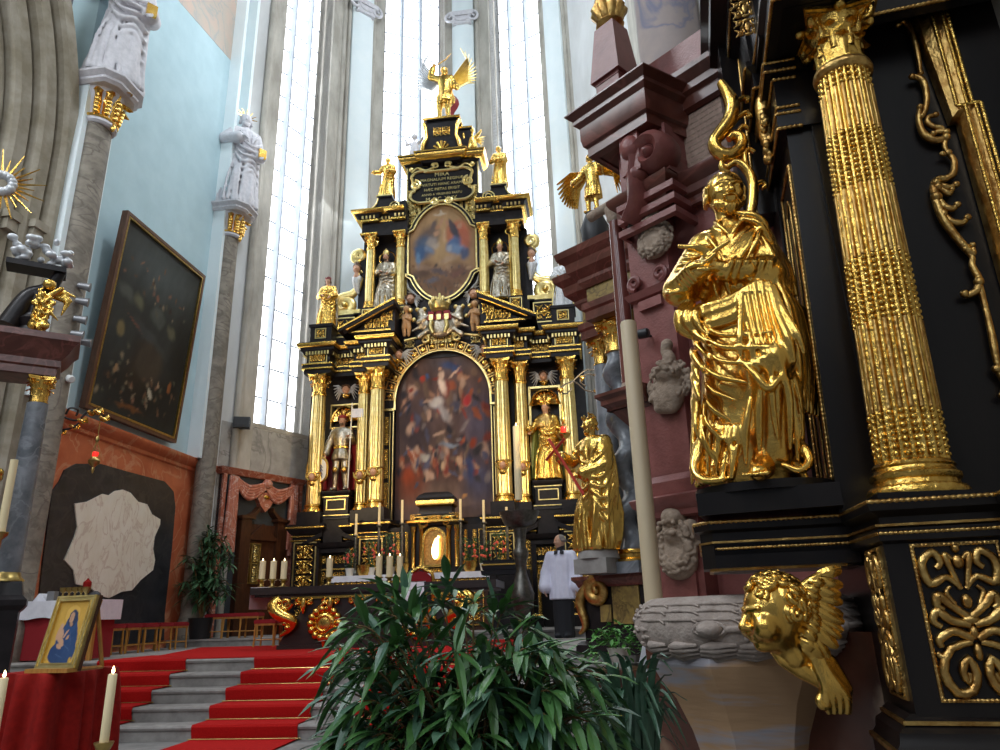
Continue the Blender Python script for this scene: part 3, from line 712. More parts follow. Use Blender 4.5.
# ---- columns
def colprof(r,z0,z1):
    h=z1-z0
    return [(r*1.0,z0),(r,z0+.12*h),(r,z0+.32*h),(r*.98,z0+.6*h),(r*.87,z1)]
baseprof=lambda r,z:[(r*1.32,z),(r*1.34,z+.05),(r*1.28,z+.09),(r*1.1,z+.1),(r*1.08,z+.13),(r*1.2,z+.16),(r*1.16,z+.2),(r*1.0,z+.22)]
capm=None
def column(name,x,y,r,z0,z1,zc,m='gold_pale',parent=altar,heads=True,n=13):
    global capm
    e=bpy.data.objects.new(name,None); COL.objects.link(e); e.parent=parent; zb=parent_zb(parent); e.location=(x,y,z0-zb)
    sh=(0,0,0)
    b=B(); b.lathe([(a,z-z0) for a,z in baseprof(r,z0)],20); ob('base',b,'gold',e,40,shift=sh)
    b=B(); b.lathe([(a,z-z0) for a,z in colprof(r,z0+.2,z1)],n*5,mod=lambda th,z:1-.11*(.5+.5*np.cos(n*th))**1.2); ob('shaft',b,m,e,60,shift=sh)
    if not capm or capm[1]!=round((zc-z1)/r,2):
        c=capital(r*.88,zc-z1); capm=(ob('capital',c,'gold',e,50,shift=sh).data,round((zc-z1)/r,2),r)
        c_=bpy.data.objects[[o for o in e.children if o.name.startswith('capital')][0].name]; c_.location=(0,0,z1-z0)
    else:
        c_=bpy.data.objects.new('capital',capm[0]); COL.objects.link(c_); c_.parent=e; c_.location=(0,0,z1-z0); k=r/capm[2]; c_.scale=(k,k,k*(zc-z1)/(capm[1]*capm[2])/k)
    b=B(); b.lathe([(r*.97,z1-z0-.06),(r*1.02,z1-z0-.03),(r*.97,z1-z0)],16)
    if heads: b.lathe([(r*1.02,(z1-z0)*.31),(r*1.08,(z1-z0)*.31+.03),(r*1.02,(z1-z0)*.31+.06)],16)
    ob('collar',b,'gold',e,shift=sh)
    if heads:
        hz=(z1-z0)*.28
        b=B(); b.ell((0,-r*1.1,hz),(.085,.08,.1),10,8); b.ell((0,-r*1.1-.085,hz-.012),(.018,.02,.025),6,5); ob('cherub_face',b,'skin',e,shift=sh)
        b=B()
        for k in range(9):
            a=PI*k/8; b.ell((.1*cos(a),-r*1.08,hz+.03+.09*sin(a)),.04,7,5)
        for sx in (-1,1): b.tube([(sx*.06,-r*1.05,hz-.09),(sx*.15,-r*.95,hz-.02),(sx*.2,-r*.7,hz+.1)],[.05,.04,.015],n=6)
        b.ell((0,-r*1.08,hz-.16),(.09,.05,.08),8,6); ob('cherub_curls',b,'gold',e,shift=sh)
    return e
def parent_zb(p):
    while p.parent is not None: p=p.parent
    return o_fr[p.name].zb
for s in (-1,1):
    column('column',s*1.69,0,.205,3.96,7.22,7.76)
    column('column',s*2.16,.33,.185,3.96,7.22,7.76)
    column('column',s*3.43,.24,.205,3.96,7.22,7.76)
# ---- frieze ornaments and gilded panels
for s in (-1,1):
    for x,y,w in ((1.69,-.25,.2),(2.2,.06,.14),(3.43,-.02,.22)): orn(altar,'gilded_scrollwork','gold_leaf',s*x-w,s*x+w,8.1,8.32,y-.02,int(x*10),n=5); 
    orn(altar,'gilded_scrollwork','gold_leaf',s*2.76-.28,s*2.76+.28,8.09,8.3,.36,5,n=5)
    for x,y,w in ((1.64,-.38,.26),(3.44,-.16,.25)): orn(altar,'gilded_scrollwork','gold_leaf',s*x-w,s*x+w,2.0,3.12,y-.02,int(x*7),n=5); orn(altar,'gilded_scrollwork','gold_leaf',s*x-w*.8,s*x+w*.8,1.35,1.8,y-.02,9,n=5)
    orn(altar,'gilded_scrollwork','gold_leaf',s*2.2-.12,s*2.2+.12,2.0,3.1,-.06,4,n=5)
for s in (-1,1):
    for x,y,w in ((1.64,-.38,.3),(3.44,-.14,.3)): rfr(altar,'panel_frame','gold_pale',s*x-w,s*x+w,1.95,3.18,.03,y-.03,y+.01)
    for x,y,w in ((1.69,-.25,.24),(3.43,-.0,.26)): rfr(altar,'panel_frame','gold_pale',s*x-w,s*x+w,8.07,8.33,.02,y-.015,y+.01)
    rfr(altar,'panel_frame','gold_pale',s*2.76-.32,s*2.76+.32,8.06,8.33,.02,.37,.4)
# ---- doors with pediments below the niches
for s in (-1,1):
    d=bpy.data.objects.new('side_door',None); COL.objects.link(d); d.parent=altar
    c=s*2.75
    b=B(); b.box(c-.62,c-.46,-.05,.3,.975,2.95); b.box(c+.46,c+.62,-.05,.3,.975,2.95); b.box(c-.62,c+.62,-.05,.3,2.9,3.06)
    b.sweep([(c-.7,.3),(c-.7,-.12),(c+.7,-.12),(c+.7,.3)],[(0,3.02),(.05,3.06),(.08,3.14),(-.3,3.15)])
    for q in (-1,1): b.prism([(c+q*.78,3.15),(c+q*.25,3.42),(c+q*.25,3.3),(c+q*.62,3.15)],-.2,.3,'xz')
    b.box(c-.25,c+.25,-.1,.4,3.15,3.62); ob('door_case',b,'ebony_far',d)
    b=B(); b.box(c-.46,c+.46,.15,.26,.975,2.9); ob('door_leaf',b,'ebony',d)
    b=B(); ornament(b,c-.42,c+.42,2.62,2.86,.1,3,n=5); b.sweep([(c-.4,.975),(c-.4,2.5),(c+.4,2.5),(c+.4,.975)],[(-.02,.12),(-.02,.09),(.02,.09),(.02,.12)],'xz')
    ornament(b,c-.4,c-.24,1.1,2.3,.1,8,n=5); ornament(b,c-.36,c+.36,2.25,2.45,.1,6,n=5); 
    b.sweep([(c-.3,.975),(c-.3,1.9)]+arc(c,1.9,.3,.32,PI,0,14).tolist()+[(c+.3,.975)],[(-.015,.13),(-.015,.1),(.015,.1),(.015,.13)],'xz')
    ob('door_gilding',b,'gold_leaf',d)
# ---- niches: shell panel, statue plinth, cherub head with silver wings
def wings(b,s,c,y,L,n=6,ang=.0):
    for i in range(n):
        a=ang+.75-.28*i; l=L*(1-.09*i); p0=(c[0]+s*.05,y,c[1]+.03-.025*i)
        p1=(c[0]+s*(.05+l*.55*cos(a*.6)),y-.02,c[1]+.03+l*.5*sin(a)); p2=(c[0]+s*(.05+l*cos(a*.6)),y,c[1]-.02+l*.75*sin(a)-.03*i)
        b.tube([p0,p1,p2],[.03,.045,.012],n=6,flat=.6)
def cherub(c,y,par,r=.12,L=.38,wm='white_silver',ang=0.,collar='gold',tilt=0):
    e=bpy.data.objects.new('cherub_head',None); COL.objects.link(e); e.parent=par
    s_=S(); s_.ell((0,0,0),(r*.86,r*.86,r),.01).ell((-r*.38,-r*.6,-r*.2),r*.32,r*.25).ell((r*.38,-r*.6,-r*.2),r*.32,r*.25).cap((0,-r*.82,r*.05),(0,-r*.98,-r*.18),r*.1,r*.14,r*.1).ell((0,-r*.72,-r*.55),(r*.24,r*.2,r*.12),r*.12).ell((0,-r*.6,-r*.75),r*.22,r*.15)
    for q in (-1,1): s_.ell((q*r*.34,-r*.9,r*.1),(r*.17,r*.12,r*.1),r*.08,sub=1)
    b=B(); s_.build(r*.09,b,T((c[0],y-.04,c[1]),ry=tilt)); ob('face',b,'skin',e,60)
    b=B(); rnd=random.Random(int(c[0]*100)+int(c[1]*10))
    for k in range(26):
        a=rnd.uniform(0,PI); q=rnd.uniform(-.2,.9); b.ell((c[0]+r*.92*cos(a),y-.05-r*.5*q,c[1]+r*.25+r*.78*sin(a)),r*rnd.uniform(.2,.3),7,5)
    ob('curls',b,'hair_brown',e,60)
    b=B()
    for s in (-1,1): wings(b,s,(c[0],c[1]-.02),y,L,ang=ang)
    ob('wing',b,wm,e,60)
    if collar:
        b=B(); b.ell((c[0],y,c[1]-r*1.4),(r*.9,r*.5,r*.55),10,7)
        for k in range(5): b.tube([(c[0],y-.03,c[1]-r*1.1),(c[0]+(k-2)*r*.5,y-.06,c[1]-r*1.9+abs(k-2)*r*.35)],[r*.2,r*.1],n=6)
        ob('gilded_collar',b,collar,e,60)
    return e
for s in (-1,1):
    c=s*2.79
    cherub((c,7.42),.62,altar)
    e=bpy.data.objects.new('niche',None); COL.objects.link(e); e.parent=altar
    zs=6.62 if s<0 else 6.72
    b=B()
    for k in range(11):
        a=PI*k/10; b.tube([(c,.66,zs-.12),(c+.17*cos(a),.5,zs-.08+.17*sin(a)),(c+.34*cos(a),.64,zs-.06+.3*sin(a))],[.02,.055,.05],n=6)
    b.sweep([(c-.38,zs-.1)]+arc(c,zs-.1,.38,.42,PI,0,16).tolist()+[(c+.38,zs-.1)],[(-.03,.8),(-.03,.6),(.02,.58),(.02,.8)],'xz'); ob('gilded_shell',b,'gold',e,60)
    b=B()
    if s>0: b.ringz([(c-.44,4.6),(c+.44,4.6),(c+.44,zs+.44),(c-.44,zs+.44)],[(c-.38,4.66),(c+.38,4.66),(c+.38,zs+.38),(c-.38,zs+.38)],.6,.8)
    else: b.ringz([(c-.44,zs-.3),(c+.44,zs-.3),(c+.44,zs+.4),(c-.44,zs+.4)],[(c-.4,zs-.26),(c+.4,zs-.26),(c+.4,zs+.36),(c-.4,zs+.36)],.62,.8)
    ob('niche_frame',b,'gold_pale',e,0)
    b=B(); b.box(c-.36,c+.36,.12,.8,3.62,3.8); b.box(c-.33,c+.33,.15,.8,3.8,4.4); b.sweep([(c-.33,.8),(c-.33,.15),(c+.33,.15),(c+.33,.8)],[(-.2,4.36),(.02,4.38),(.06,4.44),(.06,4.5),(-.3,4.52)]); b.sweep([(c-.33,.8),(c-.33,.15),(c+.33,.15),(c+.33,.8)],[(-.2,3.75),(.06,3.76),(.06,3.82),(0,3.9)]); ob('statue_plinth',b,'ebony_far',e)
    b=B(); rectframe(b,c-.26,c+.26,4.0,4.28,.025,.13,.17); b.sweep([(c-.33,.8),(c-.33,.15),(c+.33,.15),(c+.33,.8)],[(.0,4.33),(.03,4.34),(.03,4.36),(0,4.37)]); b.sweep([(c-.33,.8),(c-.33,.15),(c+.33,.15),(c+.33,.8)],[(.03,3.84),(.065,3.85),(.065,3.87),(.03,3.88)]); ob('plinth_gilding',b,'gold_pale',e,0)
# ---- main painting and its coffered arch
AH=1.34; AZ=6.95
def halfw(z,A=AH,zc=AZ,R=1.42):
    if z<=zc: return (-A,A)
    q=max(0.,1-((z-zc)/R)**2)**.5; return (-A*q-.001,A*q+.001)
rs=np.random.RandomState(3)
st=[(.5,.06,.9,.22,0,(.20,.14,.125),1),(.5,.30,.7,.12,0,(.10,.055,.05),.9),(.15,.2,.25,.2,10,(.20,.07,.045),.9),(.85,.2,.25,.22,0,(.075,.075,.13),.9),(.2,.5,.3,.3,0,(.06,.045,.06),1),(.85,.55,.25,.35,0,(.11,.10,.16),1),(.5,.72,.5,.3,0,(.14,.095,.10),1),(.55,.93,.4,.12,-8,(.13,.11,.13),.9)]
for _ in range(190):
    x=rs.uniform(.05,.95); z=rs.choice([rs.normal(.33,.07),rs.normal(.68,.12)]); pal=[(.28,.10,.06),(.33,.20,.15),(.05,.045,.06),(.42,.30,.25),(.10,.10,.16),(.22,.06,.05),(.17,.12,.10),(.2,.17,.18)]
    st.append((x,z,rs.uniform(.02,.09),rs.uniform(.015,.05),rs.uniform(0,180),pal[rs.randint(8)],.7))
st+= [(.58,.90,.16,.035,-18,(.07,.10,.22),.7),(.48,.86,.035,.05,20,(.55,.42,.36),.7),(.46,.91,.022,.018,0,(.50,.33,.26),.6),(.50,.79,.05,.08,30,(.60,.50,.46),.7),(.62,.86,.09,.012,25,(.52,.38,.32),.7),(.42,.68,.12,.045,15,(.42,.40,.41),.7),(.5,.62,.12,.05,-35,(.33,.31,.33),.7),(.75,.68,.07,.04,20,(.36,.05,.06),.7),(.28,.82,.035,.03,30,(.38,.07,.05),.7),(.33,.85,.03,.02,0,(.08,.13,.28),.7),(.56,.42,.13,.022,0,(.24,.28,.36),.8),(.8,.43,.05,.05,-30,(.30,.07,.04),.7),(.3,.36,.07,.03,0,(.36,.35,.34),.7),(.5,.3,.04,.045,0,(.45,.33,.24),.7),(.66,.32,.05,.04,0,(.43,.30,.22),.7),(.77,.27,.06,.12,5,(.06,.08,.19),.8),(.12,.26,.1,.09,10,(.33,.08,.035),.8),(.7,.13,.03,.02,0,(.42,.24,.12),.6)]
painting('painting',(3.72,AZ+1.42),lambda z:halfw(z),.64,70,110,lambda s,t:.95*strokes(s,t,(.12,.08,.075),st,4,7,.25)**1.22,altar,'oil')
b=B(); gb=B()
for i in range(17):
    a=PI*(i+.5)/17; da=PI/17*.43; q=[]
    for rr,aa in ((1.36,a-da),(1.36,a+da),(1.63,a+da),(1.63,a-da)): q.append((rr*cos(aa),AZ+rr*1.05*sin(aa)))
    c=np.mean(q,axis=0); b.ringz(q,[tuple(c+(np.array(p)-c)*.78) for p in q],.38,.46)
    gb.ell((c[0],.44,c[1]),(.085,.05,.085),8,6)
    for k in range(4): gb.ell((c[0]+.055*cos(k*PI/2+a),.42,c[1]+.055*sin(k*PI/2+a)),.03,6,5)
out=np.vstack([[(1.68,6.7)],arc(0,AZ,1.68,1.76,0,PI,40),[(-1.68,6.7)]]); inn=np.vstack([[(1.34,6.7)],arc(0,AZ,1.34,1.42,0,PI,40),[(-1.34,6.7)]])
ar=B(); ar.ringz(out,inn,.45,.8,open_=True); ar.box(-1.55,1.55,.6,.8,8.2,8.75)
for s in (-1,1): ar.prism([(s*1.36,8.1),(s*1.0,8.32),(s*.6,8.55),(0,8.72),(0,8.8),(s*1.36,8.8)],.55,.8,'xz'); ar.prism([(s*1.9,8.75),(s*1.2,9.35),(s*1.0,9.75),(0,9.75),(0,8.6),(s*1.2,8.6)],.65,.9,'xz')
ob('arch',ar,'ebony_far',altar); GP(b,'coffers','gold_old',sm=0); GP(gb,'rosettes','gold')
g=B(); g.sweep(inn[::-1],[(-.02,.46),(-.02,.43),(.03,.43),(.03,.46)],'xz')
for s in (-1,1):
    g.box(min(s*1.34,s*1.64),max(s*1.34,s*1.64),.34,.46,6.66,6.72); g.box(min(s*1.34,s*1.36),max(s*1.34,s*1.36),.38,.46,3.72,6.7); g.box(min(s*1.42,s*1.435),max(s*1.42,s*1.435),.36,.4,3.8,6.6)
    for k in range(3): orn(altar,'arch_scrollwork','gold_leaf',s*1.53-.07,s*1.53+.07,3.9+k*.9,4.7+k*.9,.38,k,n=5)
GP(g,'arch_gilding','gold_pale')
for s in (-1,1): 
    cherub((s*1.22,8.26),.36,altar,.12,.42,ang=-.15)
# ---- broken pediment over the inner columns
for s in (-1,1):
    b=B(); g=B()
    b.prism([(s*2.45,8.78),(s*1.2,8.78),(s*1.2,9.45),(s*1.35,9.5)],-.2,.6,'xz')
    for y in (-.42,):
        b.tube([(s*2.62,y+.1,8.84),(s*1.16,y+.1,9.56)],.1,n=4); 
    b.prism([(s*2.72,8.78),(s*2.72,8.86),(s*1.15,9.66),(s*1.15,9.5)],-.45,.6,'xz')
    g.prism([(s*2.74,8.82),(s*2.74,8.87),(s*1.13,9.69),(s*1.13,9.62)],-.48,-.3,'xz'); g.tube([(s*2.5,-.4,8.84),(s*1.2,-.4,9.49)],.03,n=6)
    g.sweep([(s*2.5,8.83),(s*1.3,8.83)] if s<0 else [(s*1.3,8.83),(s*2.5,8.83)],[(0,-.2),(-.02,-.24),(.03,-.24),(.03,-.2)],'xz')
    ornament(g,s*1.7-.35,s*1.7+.35,8.86,9.2,-.24,7,n=5); ornament(g,s*1.42-.2,s*1.42+.2,9.05,9.4,-.24,3,n=5)
    ob('pediment',b,'ebony_far',altar,30); GP(g,'pediment_gilding','gold_leaf')
# ---- upper storey
b=B(); b.box(-2.65,2.65,.55,1.4,8.75,9.75); b.box(-1.12,1.12,.62,1.2,9.7,14.62); ob('upper_carcass',b,'ebony_far',altar,30)
for s in (-1,1):
    b=B(); g=B(); g2=B(); g3=B()
    f=lambda a,c:(min(s*a,s*c),max(s*a,s*c))
    b.box(*f(1.0,2.5),.85,1.3,9.7,12.2); b.box(*f(2.5,3.3),.55,1.3,8.75,9.7); b.box(*f(3.12,3.74),.1,.8,8.75,9.22); b.box(*f(3.08,3.78),.06,.84,9.2,9.28)
    b.box(*f(3.3,3.7),.6,1.2,8.75,9.7)
    for x in (1.25,2.14): b.box(s*x-.2,s*x+.2,.3,.85,9.3,9.78)
    b.box(*f(1.02,2.42),.36,1.2,12.12,12.7)
    pth=[(2.42,1.2),(2.42,.3),(1.95,.3),(1.95,.42),(1.42,.42),(1.42,.3),(1.06,.3)]; pth=[(-x,y) for x,y in pth] if s<0 else pth[::-1]
    b.sweep(pth,[(0,12.6),(.06,12.64),(.1,12.74),(.2,12.78),(.24,12.88),(.24,12.9),(-.3,12.93)]); g.sweep(pth,[(.18,12.77),(.25,12.8),(.27,12.88),(.2,12.9)]); g.sweep(pth,[(0,12.14),(.03,12.15),(.03,12.2),(0,12.21)]); g.sweep(pth,[(0,12.54),(.07,12.56),(.07,12.62),(0,12.63)])
    P=np.array(pth)
    for a,c in zip(P[:-1],P[1:]):
        L=np.linalg.norm(c-a); n=max(1,int(L/.1)); d=(c-a)/L; o=np.array([d[1],-d[0]])
        for i in range(n): q=a+d*(i+.5)*L/n+o*.08; g2.box(q[0]-.025,q[0]+.025,q[1]-.025,q[1]+.025,12.64,12.73)
    # scrolled gable
    pts=[(s*2.5,12.92),(s*2.3,13.05),(s*2.05,13.2),(s*1.95,13.42),(s*1.55,13.42),(s*1.4,13.2),(s*1.1,13.3),(s*1.06,12.92)]; b.prism(pts,.4,.9,'xz'); b.box(s*1.75-.24,s*1.75+.24,.35,.9,13.42,13.5)
    g2.tube(xz(spiral(s*1.42,13.1,.2,.03,2,0,s,30),.38),.02,n=6); g2.tube(xz(spline([(s*2.45,12.97),(s*2.2,13.05),(s*2.02,13.2),(s*1.95,13.4)],12),.38),.022,n=6)
    g2.box(s*1.75-.25,s*1.75+.25,.34,.4,13.46,13.51)
    # niche panel, base panels
    rfr(altar,'attic_frame','gold_pale',s*2.9-.3,s*2.9+.3,9.0,9.62,.03,.52,.56); orn(altar,'attic_scrollwork','gold_leaf',s*2.9-.25,s*2.9+.25,9.06,9.56,.53,2,n=5)
    rfr(altar,'attic_frame','gold_pale',s*3.43-.16,s*3.43+.16,8.84,9.14,.02,.07,.12); orn(altar,'attic_scrollwork','gold_leaf',s*3.43-.13,s*3.43+.13,8.86,9.12,.08,1,n=5)
    for x in (1.25,2.14): orn(altar,'attic_scrollwork','gold_leaf',s*x-.13,s*x+.13,9.36,9.7,.28,5,n=5); rfr(altar,'attic_frame','gold_pale',s*x-.17,s*x+.17,9.34,9.72,.02,.28,.32)
    b.box(s*1.7-.24,s*1.7+.24,.45,.85,9.3,9.72); orn(altar,'attic_scrollwork','gold_leaf',s*1.7-.18,s*1.7+.18,9.36,9.66,.43,6,n=5)
    # side volute and herm
    sp=spiral(s*2.98,10.08,.3,.05,1.7,PI*(.5),-s,34); vol=np.vstack([spline([(s*2.52,10.95),(s*2.62,10.6),(s*2.78,10.42)],8),sp]); g3.tube(xz(vol,.72),[.06,.1,.11,.1,.05],n=8,flat=1.6)
    g3.prism([(s*2.45,9.72),(s*3.32,9.72),(s*3.28,9.86),(s*2.45,9.86)],.55,.9,'xz'); g3.ell((s*2.98,.62,10.08),.08,8,6)
    sp=spiral(s*2.62,11.7,.2,.04,1.5,-PI/2,s,26); g3.tube(xz(np.vstack([[(s*2.52,11.1),(s*2.7,11.35)],sp]),.75),[.05,.08,.05],n=7,flat=1.5)
    b.box(*f(2.4,2.6),.75,1.0,9.7,11.9)
    ob('upper_bay',b,'ebony_far',altar,30); GP(g,'upper_scrollwork','gold_leaf',sm=60); GP(g2,'upper_gilding','gold_pale'); GP(g3,'volute','gold_pale',sm=60)
capm=None
for s in (-1,1):
    for x in (1.25,2.14): column('upper_column',s*x,.48,.15,9.78,11.75,12.14,m='gold_pale',heads=False,n=8)
    e=bpy.data.objects.new('herm',None); COL.objects.link(e); e.parent=altar; x=s*2.62
    q=S(); q.ell((x,.6,11.2),(.11,.11,.14),.02).cap((x,.6,11.05),(x,.62,10.95),.06,.1).cap((x,.5,11.2),(x,.48,11.16),.02,.025,.01); bb=B(); q.build(.012,bb); ob('head',bb,'skin',e,60)
    q=S(); q.ell((x,.63,11.25),(.13,.12,.14),.02).ell((x-s*.02,.6,11.36),(.08,.08,.06)); bb=B(); q.build(.015,bb); ob('hair',bb,'hair_brown',e,60)
    bb=B(); bb.ell((x,.66,10.88),(.16,.13,.16),10,8); bb.tube([(x,.62,10.8),(x-s*.02,.62,10.6),(x-s*.06,.66,10.4)],[.14,.1,.04],n=8); ob('drapery',bb,'white_silver',e,60)
# ---- oval painting with shouldered frame
def oval(ex=0):
    P=[]
    for a in np.linspace(0,2*PI,97)[:-1]:
        x=1.0*cos(a); z=11.5+1.56*sin(a)
        P.append((x,z))
    P=np.array(P); 
    # side ears: straight sides between the shoulders
    for i,(x,z) in enumerate(P):
        if abs(z-11.5)<.72: P[i,0]=math.copysign(1.03,x)
        elif abs(z-11.5)<.75: P[i,0]=math.copysign(1.03 if abs(z-11.5)<.74 else abs(x),x)
    c=np.array([0,11.5]); return c+(P-c)*(1+ex/np.array([1.0,1.5]))
ov=oval()
def ohalf(z):
    q=abs(z-11.5)
    return (-1.02,1.02) if q<.72 else (-max(.002,1-(q/1.56)**2)**.5,max(.002,1-(q/1.56)**2)**.5)
so=[(.5,.15,.7,.3,0,(.19,.11,.075),1),(.5,.8,.7,.35,0,(.42,.26,.13),1),(.5,.55,.25,.3,0,(.50,.33,.17),1),(.2,.3,.3,.14,10,(.13,.08,.06),.9),(.75,.28,.3,.12,-10,(.17,.095,.07),.9),(.5,.33,.3,.06,0,(.34,.22,.14),.9)]
for _ in range(70): so.append((rs.uniform(.05,.95),rs.uniform(.03,.4),rs.uniform(.02,.07),rs.uniform(.012,.03),rs.uniform(0,180),[(.33,.19,.11),(.10,.075,.07),(.42,.27,.17),(.2,.1,.06),(.13,.10,.10)][rs.randint(5)],.8))
so+= [(.30,.66,.22,.17,25,(.17,.12,.10),.6),(.24,.57,.20,.16,-15,(.10,.13,.20),.6),(.17,.50,.12,.11,20,(.07,.13,.26),.6),(.14,.43,.05,.10,10,(.16,.27,.42),.7),(.34,.60,.12,.10,30,(.36,.31,.28),.8),(.40,.56,.08,.06,0,(.46,.38,.31),.8),(.30,.52,.10,.05,-20,(.20,.25,.36),.8),(.40,.70,.06,.04,0,(.47,.27,.17),.6),(.42,.77,.045,.045,0,(.40,.21,.12),.6),(.36,.79,.10,.05,50,(.15,.11,.10),.7),(.47,.82,.03,.07,-25,(.45,.25,.16),.7),
 (.74,.68,.22,.17,0,(.48,.14,.08),.6),(.80,.58,.16,.16,0,(.40,.13,.08),.7),(.62,.66,.10,.16,15,(.44,.16,.09),.7),(.68,.70,.14,.07,-50,(.07,.065,.08),.6),(.62,.78,.05,.10,25,(.10,.08,.09),.6),(.66,.57,.16,.10,20,(.10,.16,.31),.6),(.73,.51,.17,.09,-10,(.17,.25,.40),.7),(.82,.46,.10,.10,15,(.09,.11,.19),.7),(.60,.53,.07,.05,0,(.34,.38,.46),.8),(.76,.75,.06,.04,0,(.44,.23,.15),.6),(.56,.80,.03,.06,20,(.42,.22,.14),.7),(.52,.66,.04,.11,0,(.58,.36,.22),.8),(.46,.90,.13,.022,0,(.58,.47,.36),.7),(.48,.93,.04,.03,90,(.55,.45,.35),.7),(.22,.36,.18,.05,-10,(.30,.19,.13),.8),(.6,.42,.2,.05,10,(.42,.29,.2),.8),(.45,.3,.2,.05,-15,(.13,.10,.11),.8),(.35,.2,.15,.05,10,(.15,.14,.17),.8),(.7,.25,.15,.05,15,(.20,.10,.08),.8)]
painting('oval_painting',(9.95,13.06),ohalf,.56,50,80,lambda s,t:.75*strokes(s,t,(.36,.22,.12),so,9,7,.15),altar,'oil')
b=B(); b.ringz(oval(.09),oval(-.01),.48,.6); ob('oval_frame',b,'ebony_far',altar,60)
b=B(); b.ringz(oval(.015),oval(-.03),.46,.52); b.ringz(oval(.11),oval(.085),.46,.52); rectframe(b,-1.12,1.12,9.72,14.55,.035,.58,.63)
for s in (-1,1): b.box(min(s*1.03,s*1.1),max(s*1.03,s*1.1),.44,.56,12.18,12.24); b.box(min(s*1.03,s*1.1),max(s*1.03,s*1.1),.44,.56,10.76,10.82)
GP(b,'oval_frame_gilding','gold_pale')
b=B()
for s in (-1,1):
    for k in range(3): leaf_acanthus(b,(s*(.92-.18*k),.6,12.75+.1*k),(0,-1,0),.5-.1*k,.3,.08,.05); ornament(b,s*.9-.16,s*.9+.16,12.5,13.3,.58,k,n=5)
GP(b,'spandrel_gilding','gold_pale')
b=B()
for s in (-1,1):
    for i in range(8): b.tube([(s*.6,.58,10.0),(s*(.75+.04*i),.52,10.05+.05*i),(s*1.06,.58,10.0+.1*i)],[.02,.05,.015],n=6,flat=.6)
ob('spandrel_wings',b,'white_silver',altar,60)
for s in (-1,1): cherub((s*.92,10.0),.5,altar,.14,.25,collar=None)
# ---- inscription cartouche
b=B()
pl=[]
for x0_,z0_,rx,rz,a0,a1 in [(.62,14.08,.32,.2,-.4,2.2),(-.62,14.08,.32,.2,PI-2.2,PI+.4),(-.62,13.42,.36,.26,PI-.9,PI+1.6),(.62,13.42,.36,.26,-1.6,.9)]: pl+=arc(x0_,z0_,rx,rz,a0,a1,9).tolist()
b.prism(pl,.5,.64,'xz'); ob('inscription_tablet',b,'ebony',altar,0)
b=B(); cp=spline(pl,120,True); b.tube(np.vstack([xz(cp,.48)]),[.05],n=7,closed=True)
for s in (-1,1):
    b.tube(xz(spiral(s*.82,13.78,.17,.03,1.5,PI/2,s,24),.46),[.05,.03],n=7); b.tube(xz(spiral(s*.22,13.16,.13,.03,1.4,PI if s>0 else 0,s,20),.46),[.045,.03],n=7); b.tube(xz(spiral(s*.2,14.42,.11,.03,1.4,0 if s>0 else PI,s,20),.46),[.04,.025],n=7)
    b.tube(xz(spline([(s*.25,14.35),(s*.5,14.28),(s*.75,14.4),(s*.95,14.25)],14),.47),[.05,.04,.02],n=7); b.ell((s*.95,.5,14.38),.08,8,6)
    ornament(b,s*.98-.1,s*.98+.1,13.0,13.7,.56,3,n=5)
GP(b,'cartouche_frame','gold_pale')
b=B()
TM=T((0,.495,0),rx=PI/2)
for i,tx in enumerate(['MIRA','MAGNALIUM REGINÆ','VIRTUTI HANC ARAM','HÆC PIETAS ERIGIT','ANNO A VIRGINEO PARTU','M. DC. XLIX.']): text_mesh(b,tx,min(.2,1.42/(.66*len(tx))),(0,14.12-.172*i),TM,.01)
GP(b,'inscription_lettering','gold_pale',sm=0)
# ---- crowning cornice and pedestal
b=B(); g=B()
pth=[(-1.14,1.2),(-1.14,.55),(-.6,.55),(-.6,.4),(.6,.4),(.6,.55),(1.14,.55),(1.14,1.2)]
b.sweep(pth,[(-.5,14.5),(0,14.52),(.06,14.6),(.16,14.68),(.2,14.8),(-.5,14.86)]); g.sweep(pth,[(.04,14.58),(.1,14.6),(.18,14.68),(.2,14.74)]); g.sweep(pth,[(.17,14.76),(.22,14.78),(.22,14.83),(.15,14.84)])
b.frus(-.58,.58,.5,1.1,14.84,-.5,.5,.52,1.08,16.1); b.box(-.56,.56,.46,1.12,16.1,16.22); b.box(.42,.9,.62,1.1,14.84,15.75); b.box(.4,.94,.58,1.12,15.75,15.85)
g.sweep([(-.56,1.1),(-.56,.46),(.56,.46),(.56,1.1)],[(0,16.12),(.03,16.13),(.03,16.2),(0,16.21)]); g.box(.4,.95,.57,.6,15.78,15.84)
for s in (-1,1): g.tube([(s*.56,.46,16.0),(s*.5,.42,15.8),(s*.47,.45,15.45),(s*.56,.4,15.2),(s*.6,.42,14.95)],[.07,.06,.05,.075,.06],n=8)
for k in range(7): a=PI*k/6; g.tube([(0,.46,14.96),(.27*cos(a),.44,14.96+.32*sin(a))],[.02,.045],n=6)
ornament(g,-.28,.28,15.5,15.85,.48,2,n=5)
ob('crown_pedestal',b,'ebony_far',altar,30); GP(g,'crown_gilding','gold',sm=50)
